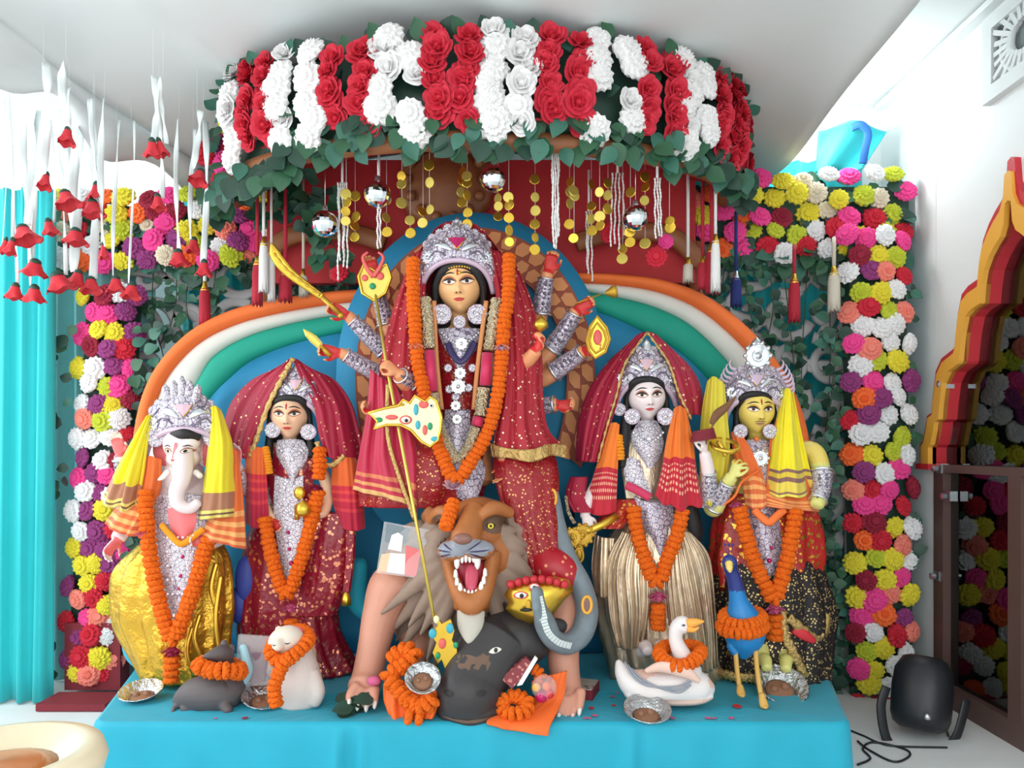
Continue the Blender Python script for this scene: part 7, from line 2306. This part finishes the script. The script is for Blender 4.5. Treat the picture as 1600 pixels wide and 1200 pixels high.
bb = fuse('head', mb, .005, [M['buffalo'], M['buffalo_tan']], BU, buf_mat)
bv = bvh_of(bb)
HB = dict(c=P(740, 1050, 3.2), hw=R(50, 3.1), hh=R(50, 3.1), rot=Matrix.Identity(3))
e = decal(HB, bv, almond((776 - 740) / 50, (1050 - 1002) / 50, .20, .10, .07), M['eye_white'], 'eye', BU, .002)
decal(HB, bv, ell((777 - 740) / 50, (1050 - 1001) / 50, .06, .07), M['eye_black'], 'pupil', e, .004)
for x in (756, 706):
    decal(HB, bv, ell((x - 740) / 50, (1050 - 1058) / 50, .16, .10), M['eye_black'], 'nostril', BU, .003)
decal(HB, bv, stroke([((690 + 90 * q - 740) / 50, (1050 - 1096 - 6 * sin(pi * q)) / 50) for q in [k / 10 for k in range(11)]], .09), M['buffalo_tan'], 'mouth_line', BU, .003, 2)

# ================================================================ cobra
M['snake'] = plain('painted_grey_snake', rgb(122, 134, 142), .5, var=.2, vscale=30, bump=.4, bscale=70)
M['snake_belly'] = plain('painted_white_belly', rgb(214, 222, 222), .5)
SN = thing('snake_statue', 'grey cobra statue with yellow rings curling beside the red leg', 'statue', P(890, 1015, 3.25))
mb = MB()
path = [(856, 742, 3.46, 8), (862, 775, 3.43, 12), (870, 820, 3.39, 14), (886, 870, 3.33, 15), (908, 915, 3.29, 17), (917, 955, 3.26, 18), (908, 990, 3.23, 18), (886, 1006, 3.19, 17), (864, 998, 3.15, 16), (852, 975, 3.13, 17), (846, 955, 3.12, 22, 11), (842, 938, 3.11, 22, 10), (838, 926, 3.09, 13, 9), (836, 920, 3.08, 7, 6)]
mb.limb(path, n=110, seg=18)
mb.build('body', M['snake'], SN)
bl = spline([P(*p) for p in [(841, 932, 3.072), (845, 950, 3.078), (850, 970, 3.075), (858, 990, 3.08), (874, 1004, 3.10), (892, 1009, 3.13)]], 22)
for k in range(21):
    d = bl[k + 1] - bl[k]
    m_ = MB(); m_.box((bl[k] + bl[k + 1]) / 2, (R(13 if k < 8 else 10, 3.1), .008, d.length * .84), aim(d, (0, -1, 0)))
    m_.v = [v for v in m_.v]
    m_.build('belly_scale', M['snake_belly'], SN, smooth=False)
for x, y, Y in ((862, 778, 3.375), (917, 945, 3.165)):
    m_ = MB(); m_.tube([P(x + 7 * cos(a), y - 13 * sin(a), Y) for a in [2 * pi * k / 22 for k in range(22)]], .007, 6, closed=True); m_.build('yellow_ring', M['arch_yellow'], SN)
    m_ = MB(); m_.ball(P(x, y, Y + .003), (R(6, Y), .004, R(12, Y))); m_.build('ring_centre', plain('mauve_spot', rgb(130, 100, 104), .5), SN)
# gold face mask
GM = thing('gold_face_mask', 'gold face mask with red crown and pink eyes beside snake hood', 'mask', P(830, 975, 3.1))
ol = [(788, 930), (800, 914), (822, 904), (846, 906), (868, 902), (890, 908), (896, 922), (880, 940), (866, 958), (850, 972), (828, 974), (806, 966), (790, 952), (796, 942)]
m_ = MB()
oo = [P(x, y, 3.13 + .02 * (x - 790) / 100) for x, y in ol]
cc = P(838, 938, 3.10)
m_.grid([[p + Vector((0, .03, 0)) for p in oo], oo, [p.lerp(cc, .4) + Vector((0, -.012, 0)) for p in oo], [p.lerp(cc, .75) + Vector((0, -.012, 0)) for p in oo], [p.lerp(cc, .98) for p in oo]], cu=True)
m_.build('face', M['gold'], GM)
for x, y, rx, ry, c, dy in ((814, 930, 12, 6, 'paint_pink', 0), (814, 930, 9, 4.5, 'eye_white', .004), (815, 931, 3.5, 3.5, 'eye_black', .008), (835, 917, 9, 6, 'paint_pink', 0), (835, 917, 6.5, 4.5, 'eye_white', .004), (835, 918, 3, 3, 'eye_black', .008), (826, 946, 5, 9, 'gold_matt', -.002), (822, 953, 10, 3, 'eye_black', .002)):
    m_ = MB(); m_.ball(P(x, y, 3.092 - dy), (R(rx, 3.1), .006, R(ry, 3.1))); m_.build('painted_feature', M[c], GM)
m_ = MB()
for k in range(8):
    m_.ball(P(798 + 12 * k, 913 - 8 * sin(pi * k / 7), 3.12), .018, 8, 6)
m_.build('crown_beads', M['arch_red'], GM)

# ================================================================ animals in front
M['mouse'] = plain('painted_dark_grey_mouse', rgb(92, 84, 86), .6, var=.12)
MO = thing('mouse_statue', 'dark grey mouse statue with marigold collar in front of gold skirt', 'statue', P(325, 1115, 3.15))
mb = MB()
mb.limb([(282, 1094, 3.20, 16), (305, 1086, 3.20, 27), (335, 1084, 3.20, 30), (355, 1080, 3.22, 28), (352, 1056, 3.24, 22), (346, 1035, 3.24, 18)], seg=20)
mb.limb([(352, 1026, 3.24, 15), (344, 1022, 3.20, 14), (330, 1024, 3.17, 8), (318, 1027, 3.16, 4)], seg=16)
mb.ball(P(350, 1008, 3.23), (R(6, 3.2), .01, R(9, 3.2))); mb.ball(P(362, 1014, 3.25), (R(6, 3.2), .01, R(8, 3.2)))
mb.limb([(300, 1106, 3.17, 10), (285, 1108, 3.15, 7)]); mb.limb([(350, 1100, 3.16, 11), (358, 1112, 3.13, 7)]); mb.limb([(280, 1092, 3.20, 5), (270, 1112, 3.14, 3.5), (266, 1132, 3.10, 2)])
fuse('body', mb, .0045, [M['mouse']], MO)
garland('marigold collar of the dark grey mouse statue', [(312, 1040, 3.15), (326, 1047, 3.13), (342, 1049, 3.12), (358, 1048, 3.13), (374, 1050, 3.18), (366, 1040, 3.30), (335, 1036, 3.32)], 13, closed=True, group='marigold collars on the animal statues')
M['cream_fur'] = plain('painted_cream_fur', rgb(232, 218, 202), .55, var=.08)
M['beige_body'] = plain('painted_beige_white_body', rgb(222, 208, 202), .5, var=.12, vscale=6)
OW = thing('animal_statue', 'small cream owl like statue with pink ears and marigold scarf', 'statue', P(465, 1105, 3.2))
mb = MB()
mb.limb([(470, 1098, 3.22, 34, 30), (468, 1070, 3.22, 36, 32), (464, 1035, 3.23, 30, 28), (458, 1008, 3.22, 24, 24)], seg=22)
mb.ball(P(447, 1000, 3.17), (R(28, 3.2), R(24, 3.2), R(22, 3.2)), 22, 16, Matrix.Rotation(radians(-18), 3, 'Y'))
mb.limb([(437, 1006, 3.12, 12), (432, 1010, 3.09, 8)])
mb.limb([(463, 992, 3.19, 9, 5), (467, 986, 3.19, 8, 4)]); mb.limb([(436, 984, 3.20, 7, 4), (434, 980, 3.20, 5, 3)])
mb.limb([(488, 1050, 3.20, 10), (494, 1080, 3.18, 14), (490, 1100, 3.17, 10)])
ob = fuse('body', mb, .0045, [M['beige_body'], M['cream_fur']], OW, lambda c, n: 1 if c.z > P(450, 1022, 3.17).z else 0)
bv = bvh_of(ob)
HO = dict(c=P(447, 1000, 3.17), hw=R(26, 3.17), hh=R(22, 3.17), rot=Matrix.Identity(3))
for u in (-.35, .35):
    decal(HO, bv, stroke([(u - .14, .05), (u, -.02), (u + .14, .05)], .07), M['eye_black'], 'closed_eye', OW, .002, 2)
decal(HO, bv, ell(-.45, -.38, .12, .12), M['eye_black'], 'nostril', OW, .002)
m_ = MB(); m_.ball(P(467, 987, 3.175), (R(6, 3.2), .008, R(7, 3.2))); m_.build('inner_ear', M['lotus_pink'], OW)
garland('marigold scarf on the small cream statue, one end hanging', [(424, 1018, 3.13), (432, 1032, 3.11), (448, 1030, 3.10), (464, 1020, 3.11), (480, 1004, 3.15), (480, 990, 3.24), (462, 984, 3.32), (434, 996, 3.30)], 11, closed=True, tail=[(446, 1034, 3.09), (434, 1055, 3.08), (428, 1078, 3.07), (432, 1100, 3.07)], group='marigold collars on the animal statues')
M['swan_white'] = plain('painted_white_swan', rgb(240, 232, 230), .45, var=.05)
M['swan_pink'] = plain('painted_peach_shade', rgb(238, 200, 184), .5, var=.08)
SW = thing('swan_statue', 'white swan statue with orange beak and marigold collar on the stage', 'statue', P(1040, 1100, 3.2))
mb = MB()
mb.limb([(966, 1034, 3.22, 5, 6), (974, 1052, 3.20, 14, 14), (992, 1068, 3.19, 24, 22), (1025, 1074, 3.18, 26, 26), (1065, 1072, 3.17, 27, 26), (1095, 1074, 3.17, 24, 22), (1108, 1076, 3.17, 14, 14)], seg=22)
mb.limb([(980, 1082, 3.19, 8, 18), (1030, 1090, 3.18, 10, 22), (1085, 1090, 3.17, 10, 22), (1110, 1084, 3.17, 8, 14)])
mb.limb([(1076, 1052, 3.17, 22), (1066, 1025, 3.16, 15), (1056, 1000, 3.15, 11), (1058, 982, 3.14, 12), (1066, 976, 3.13, 14), (1070, 978, 3.11, 12)], seg=18)
swb = fuse('body', mb, .0045, [M['swan_white'], M['swan_pink']], SW, lambda c, n: 1 if (c.z < ZP + .055 or noise.noise(c * 9) > .36) and c.z < ZP + .2 else 0)
m_ = MB(); m_.limb([(1076, 974, 3.10, 8, 6), (1088, 972, 3.09, 6, 5), (1100, 971, 3.085, 1.5, 2)]); m_.limb([(1076, 982, 3.10, 6, 5), (1084, 984, 3.095, 4, 4), (1092, 980, 3.09, 1.5, 2)]); m_.build('beak', plain('orange_beak', rgb(246, 168, 70), .4), SW)
HS = dict(c=P(1066, 976, 3.12), hw=R(14, 3.12), hh=R(14, 3.12), rot=Matrix.Identity(3))
e = decal(HS, bvh_of(swb), almond(-.05, .1, .26, .16, .14), M['muzzle'], 'eye', SW, .002); decal(HS, bvh_of(swb), ell(-.02, .1, .1, .1), M['eye_black'], 'pupil', e, .003)
for s_, off in ((0, 0), (1, 5), (2, 10)):
    m_ = MB(); m_.tube(spline([P(976 + off, 1034 + off, 3.165 - .004 * s_), P(990 + off, 1058, 3.125), P(1014 + off, 1072, 3.10), P(1060, 1072 + off, 3.085), P(1080, 1060 + off, 3.085)], 30), [(.004, .003)] * 30, 6); m_.build('wing_line', M['muzzle'], SW)
m_ = MB(); m_.limb([(1010, 1048, 3.13, 4, 4), (1035, 1042, 3.10, 9, 6), (1070, 1050, 3.085, 10, 6), (1092, 1064, 3.09, 4, 4)]); m_.build('wing_edge', M['swan_pink'], SW)
garland('marigold collar of the white swan statue', [(1030, 1022, 3.16), (1040, 1033, 3.12), (1058, 1040, 3.09), (1078, 1036, 3.10), (1094, 1022, 3.14), (1090, 1012, 3.22), (1062, 1008, 3.26), (1038, 1012, 3.24)], 11, closed=True, group='marigold collars on the animal statues')
M['pea_blue'] = plain('painted_peacock_blue', rgb(28, 128, 196), .4, var=.12)
M['pea_navy'] = plain('painted_navy_neck', rgb(40, 52, 128), .4, var=.12)
M['pea_leg'] = plain('painted_ochre_leg', rgb(226, 176, 90), .5)
PK = thing('peacock_statue', 'blue peacock statue on thin ochre legs before the black gold skirt', 'statue', P(1170, 1090, 3.28))
mb = MB()
mb.limb([(1162, 1022, 3.32, 12, 12), (1163, 1005, 3.32, 28, 26), (1163, 980, 3.32, 33, 30), (1158, 958, 3.31, 24, 22), (1153, 935, 3.30, 14), (1148, 908, 3.29, 11.5), (1142, 890, 3.28, 11), (1140, 878, 3.26, 12), (1139, 872, 3.25, 9)], seg=20)
mb.limb([(1142, 1008, 3.30, 8), (1149, 1022, 3.29, 5)]); mb.limb([(1180, 1002, 3.30, 10), (1180, 1014, 3.29, 6)])
fuse('body', mb, .0042, [M['pea_blue'], M['pea_navy']], PK, lambda c, n: 1 if c.z > P(1150, 922, 3.29).z else 0)
m_ = MB(); m_.limb([(1139, 880, 3.235, 6), (1140, 888, 3.215, 5), (1141, 894, 3.21, 2)]); m_.build('beak', plain('pale_yellow_beak', rgb(238, 210, 110), .4), PK)
for s_ in (-1, 0, 1):
    m_ = MB(); m_.tube([P(1139 + s_ * 3, 866, 3.26), P(1139 + s_ * 6, 852, 3.26)], .0015, 5); m_.ball(P(1139 + s_ * 6, 851, 3.26), .006, 8, 6); m_.build('crest_feather', M['pea_navy'], PK)
for pts, fx, fy in (([(1149, 1016, 3.29), (1152, 1050, 3.28), (1156, 1078, 3.27)], 1158, 1084), ([(1180, 1010, 3.29), (1184, 1055, 3.24), (1190, 1092, 3.19)], 1194, 1102)):
    m_ = MB(); m_.tube(spline([P(*p) for p in pts], 14), R(4, 3.2), 8)
    m_.limb([(pts[-1][0], pts[-1][1] - 6, pts[-1][2], 5), (fx, fy, pts[-1][2] - .03, 7, 4), (fx + 3, fy + 4, pts[-1][2] - .05, 3, 2)])
    m_.build('leg', M['pea_leg'], PK)
for j, (y0, rr) in enumerate(((965, 30), (978, 33))):
    garland('%s marigold ring around the peacock body' % ('upper' if j == 0 else 'lower'), [(1160 + rr * cos(a), y0 - 12 * sin(a), 3.31 - R(rr * .95, 3.3) * -sin(a)) for a in [2 * pi * k / 10 for k in range(10)]], 10, closed=True, group='marigold collars on the animal statues')

# ================================================================ offerings on the stage
M['foil_silver'] = foil('crinkled_silver_foil', rgb(214, 216, 218), .22, 40, .6, .95)
M['brown_food'] = plain('brown_sweet', rgb(150, 104, 76), .6, var=.2)


def on_stage(px, py):
    Y = (ZC - ZP) * F / (py - HZ)
    return P(px, py, Y), Y


def foil_bowl(label, px, py, r_, tilt=0, az=0, food=True, lift=0, at=None):
    c, Y = (on_stage(px, py) if at is None else (P(px, py, at), at))
    c = c + Vector((0, 0, lift))
    t = thing('foil_bowl', label, 'bowl', c)
    q = R(r_, Y)
    Mx_ = Matrix.Rotation(az, 3, 'Z') @ Matrix.Rotation(tilt, 3, 'X')
    m_ = MB(); m_.lathe([(0, 0), (q * .55, 0), (q * .62, q * .08), (q * .95, q * .48), (q * 1.05, q * .50), (q * 1.0, q * .53), (q * .6, q * .12), (q * .5, q * .05), (0, q * .05)], c, 48, Mx_, wav=lambda a, j: (1 + (.035 * sin(24 * a) if j in (3, 4, 5) else 0), 0))
    m_.build('foil_dish', M['foil_silver'], t)
    if food:
        m_ = MB()
        m_.lathe([(0, q * .22), (q * .4, q * .2), (q * .58, q * .12), (q * .5, q * .06), (0, q * .06)], c, 20, Mx_); m_.ball(c + Mx_ @ Vector((q * .2, q * .1, q * .2)), q * .18, 10, 8); m_.ball(c + Mx_ @ Vector((-q * .25, 0, q * .2)), q * .16, 10, 8)
        m_.build('sweet', M['brown_food'], t)
    return t


foil_bowl('silver foil bowl at the left corner of the stage beside the gold skirt', 222, 1092, 32, .25)
foil_bowl('silver foil bowl tipped up between the mouse and cream statue', 412, 1100, 34, .35, .5)
foil_bowl('silver foil bowl on the pile of marigolds left of buffalo head', 660, 1066, 27, .75, .2, at=3.02)
foil_bowl('silver foil bowl at the stage front below the swan', 1010, 1122, 36, .3, .1)
foil_bowl('silver foil bowl behind the peacock legs at right', 1218, 1082, 39, .55)
# orange cloth and marigold heaps beside the buffalo
M['orange_cloth'] = plain('bright_orange_cloth', rgb(246, 108, 36), .7, var=.1, bump=.2, bscale=20)
o_ = drape('folded_cloth', [[(600, 1072, 3.13), (640, 1064, 3.11), (682, 1078, 3.07)], [(600, 1100, 3.10), (640, 1104, 3.08), (684, 1100, 3.05)], [(606, 1118, 3.08), (640, 1126, 3.05), (678, 1120, 3.04)]], M['orange_cloth'], None, fold=(.02, 3, 0), thick=.008)
tag(o_, 'crumpled orange cloth under marigolds left of the buffalo head', 'cloth')
garland('heap of marigold rope piled left of the buffalo head', [(612, 1030, 3.16), (632, 1016, 3.17), (648, 1024, 3.15), (622, 1046, 3.13), (608, 1056, 3.12), (622, 1076, 3.09), (640, 1096, 3.06), (662, 1104, 3.03), (676, 1092, 3.03)], 14, group='marigold heaps on the stage', name='marigold_heap', tail=[(640, 1120, 3.03), (656, 1122, 3.03)])
o_ = drape('folded_cloth', [[(856, 1056, 3.12), (872, 1052, 3.11), (886, 1048, 3.12)], [(826, 1098, 3.10), (850, 1098, 3.08), (880, 1090, 3.10)], [(766, 1124, 3.0), (805, 1130, 2.985), (860, 1134, 2.975)], [(762, 1132, 2.975), (805, 1142, 2.965), (856, 1150, 2.96)]], M['orange_cloth'], None, thick=.010, fold=(.004, 2, 0))
tag(o_, 'folded orange cloth hanging over the stage edge right of buffalo head', 'cloth')
garland('coil of marigolds on the orange cloth right of buffalo head', [(786, 1100, 3.04), (796, 1088, 3.06), (812, 1090, 3.06), (824, 1098, 3.04), (820, 1112, 3.01), (802, 1116, 3.0), (788, 1112, 3.02)], 12, closed=True, group='marigold heaps on the stage', name='marigold_coil')
garland('short marigold strand behind the sweet packet on orange cloth', [(836, 1046, 3.10), (846, 1056, 3.09), (838, 1070, 3.08)], 9, group='marigold heaps on the stage', name='marigold_strand')
bk = thing('offering_packet', 'small maroon packet with white edge leaning on the buffalo cheek', 'packet', P(805, 1080, 3.05))
m_ = MB(); m_.prism([P(782, 1060, 3.06), P(822, 1028, 3.08), P(834, 1040, 3.07), P(800, 1076, 3.04)], (0, .02, .004)); m_.build('wrapper', print_cloth('speckled_maroon_wrapper', rgb(140, 52, 60), rgb(196, 120, 110), 60, .35, 0), bk, smooth=False)
m_ = MB(); m_.prism([P(836, 1026, 3.07), P(840, 1030, 3.065), P(816, 1070, 3.04), P(808, 1072, 3.04)], (0, .008, .003)); m_.build('white_edge', M['tooth'], bk, smooth=False)
pb = thing('sweet_packet', 'clear packet with red and yellow sweets on the orange cloth', 'packet', P(850, 1095, 3.05))
m, nt, b = nodes('clear_plastic_film')
b.inputs['Base Color'].default_value = (.95, .95, .97, 1); b.inputs['Roughness'].default_value = .15; b.inputs['Alpha'].default_value = .2
M['film'] = m
m_ = MB(); m_.ball(P(850, 1074, 3.06), (R(20, 3.06), .035, R(20, 3.06)), 18, 12); m_.build('film_bag', M['film'], pb)
for x, y, r_, c in ((846, 1088, 10, 'gem_pink'), (858, 1084, 8, 'bell_red'), (838, 1074, 7, 'arch_yellow'), (854, 1072, 7, 'orange_cloth')):
    m_ = MB(); m_.ball(P(x, y, 3.05), R(r_, 3.05), 10, 8); m_.build('sweet', M[c], pb)
c, Y = on_stage(912, 1092)
bx = thing('small_box', 'small maroon box with grey patterned lid beside the right paw', 'box', c)
Mb_ = Matrix.Rotation(radians(-18), 3, 'Z')
m_ = MB(); m_.box(c + Vector((.0, .06, .022)), (.12, .15, .044), Mb_); m_.build('box_body', M['maroon'], bx, smooth=False)
m_ = MB(); m_.box(c + Vector((.0, .06, .0465)), (.112, .142, .005), Mb_); m_.build('lid_print', print_cloth('grey_patterned_card', rgb(196, 184, 176), rgb(110, 92, 84), 22, .4, 0, .7, .7, fleck=.5), bx, smooth=False)
# clear packets with cards
pk = thing('card_packet', 'clear plastic packet with white tag and pink picture card on lion shoulder', 'packet', P(622, 905, 3.25))
m_ = MB(); m_.prism([P(600, 815, 3.30), P(672, 828, 3.29), P(656, 904, 3.26), P(588, 895, 3.27)], (0, .006, 0)); m_.build('plastic_sleeve', M['film'], pk, smooth=False)
for poly, c in (([(612, 836), (622, 832), (630, 838), (627, 862), (606, 858)], 'tooth'), ([(610, 864), (636, 866), (634, 898), (604, 894)], 'tooth'), ([(634, 852), (658, 860), (650, 902), (632, 898)], 'eph_pink'), ([(596, 866), (610, 864), (604, 894), (590, 892)], 'skin_fair'), ([(604, 818), (640, 826), (634, 850), (602, 846)], 'snake')):
    m_ = MB(); m_.prism([P(x, y, 3.263 + .03 * (905 - y) / 90 + (.004 if c == 'snake' else 0)) for x, y in poly], (0, .002, 0)); m_.build('card', M[c], pk, smooth=False)
pk = thing('cloth_packet', 'clear plastic packet with pale blue item between the mouse and cream statue', 'packet', P(395, 1075, 3.25))
m_ = MB(); m_.prism([P(372, 992, 3.30), P(428, 996, 3.29), P(424, 1070, 3.24), P(366, 1074, 3.24)], (0, .02, 0)); m_.build('plastic_sleeve', M['film'], pk, smooth=False)
m_ = MB(); m_.limb([(380, 1010, 3.275, 6), (384, 1030, 3.265, 8), (388, 1050, 3.255, 7), (376, 1070, 3.25, 8)]); m_.build('pale_blue_item', plain('pale_blue_cloth', rgb(170, 214, 226), .6), pk)
m_ = MB(); m_.limb([(404, 1020, 3.285, 14, 4), (402, 1050, 3.27, 14, 4), (402, 1066, 3.26, 12, 4)]); m_.build('mauve_item', plain('mauve_cloth', rgb(128, 100, 112), .6, var=.3), pk)
# leaves, petals
bt = thing('betel_leaf_heap', 'dark green leaves in front of the left lion paw', 'leaves', on_stage(566, 1112)[0])
rnd = random.Random(8)
for k in range(9):
    c, Y = on_stage(566 + rnd.uniform(-22, 22), 1110 + rnd.uniform(-4, 10))
    leaf(bt, c + Vector((0, 0, .012 + .006 * k)), (rnd.uniform(-1, 1), rnd.uniform(-.6, .6), .1), (0, -.5, 1), .085, 1, rnd)
m_ = MB(); m_.ball(P(584, 1064, 3.15), (.03, .02, .02)); tag(m_.build('pink_flower_head', M['lotus_pink']), 'small pink flower on the left lion paw', 'flower')
m_ = MB(); m_.lathe([(0, 0), (.55, .05), (1.0, .22), (.95, .26), (.5, .12), (0, .06)], seg=12, wav=lambda a, j: (1 + .12 * sin(2 * a), 0))
PET = {c: m_.mesh('petal', M[c]) for c in ('bell_red', 'lotus_pink', 'lotus_magenta')}
PETL = ['crimson petal on the stage below the cream statue', 'red petal beside the maroon box', 'pink petal just below the maroon box', 'pink petal nearest the right lion paw', 'front most pink petal below the maroon box', 'pink petal left of the swan tail', 'red petal left of the swan tail', 'large red petal between swan and peacock feet', 'left of two pink petals in front of the swan', 'right of two pink petals in front of the swan', 'pink petal in front of the large red petal', 'pink petal right of the foil bowl below the swan', 'pink petal touching the right lion paw', 'tiny pink petal behind the swan tail', 'tiny pink petal in front of the mouse']
k = 0
for px, py, r_, c in ((380, 1135, 5, 'lotus_magenta'), (925, 1110, 5, 'bell_red'), (930, 1122, 5, 'lotus_pink'), (915, 1128, 4, 'lotus_pink'), (922, 1140, 4, 'lotus_pink'), (958, 1092, 4, 'lotus_pink'), (960, 1106, 4, 'bell_red'), (1154, 1108, 8, 'bell_red'), (1108, 1132, 5, 'lotus_pink'), (1118, 1130, 4, 'lotus_pink'), (1145, 1128, 5, 'lotus_pink'), (1052, 1140, 5, 'lotus_pink'), (895, 1122, 4, 'lotus_pink'), (965, 1086, 3, 'lotus_pink'), (333, 1142, 3, 'lotus_pink')):
    c_, Y = on_stage(px, min(py, 1126))
    o_ = put('petal', PET[c], c_ + Vector((0, .02, .0015)), None, Matrix.Rotation(k, 3, 'Z'), R(r_, Y))
    tag(o_, PETL[k], 'petal', 'loose petals on the stage')
    k += 1
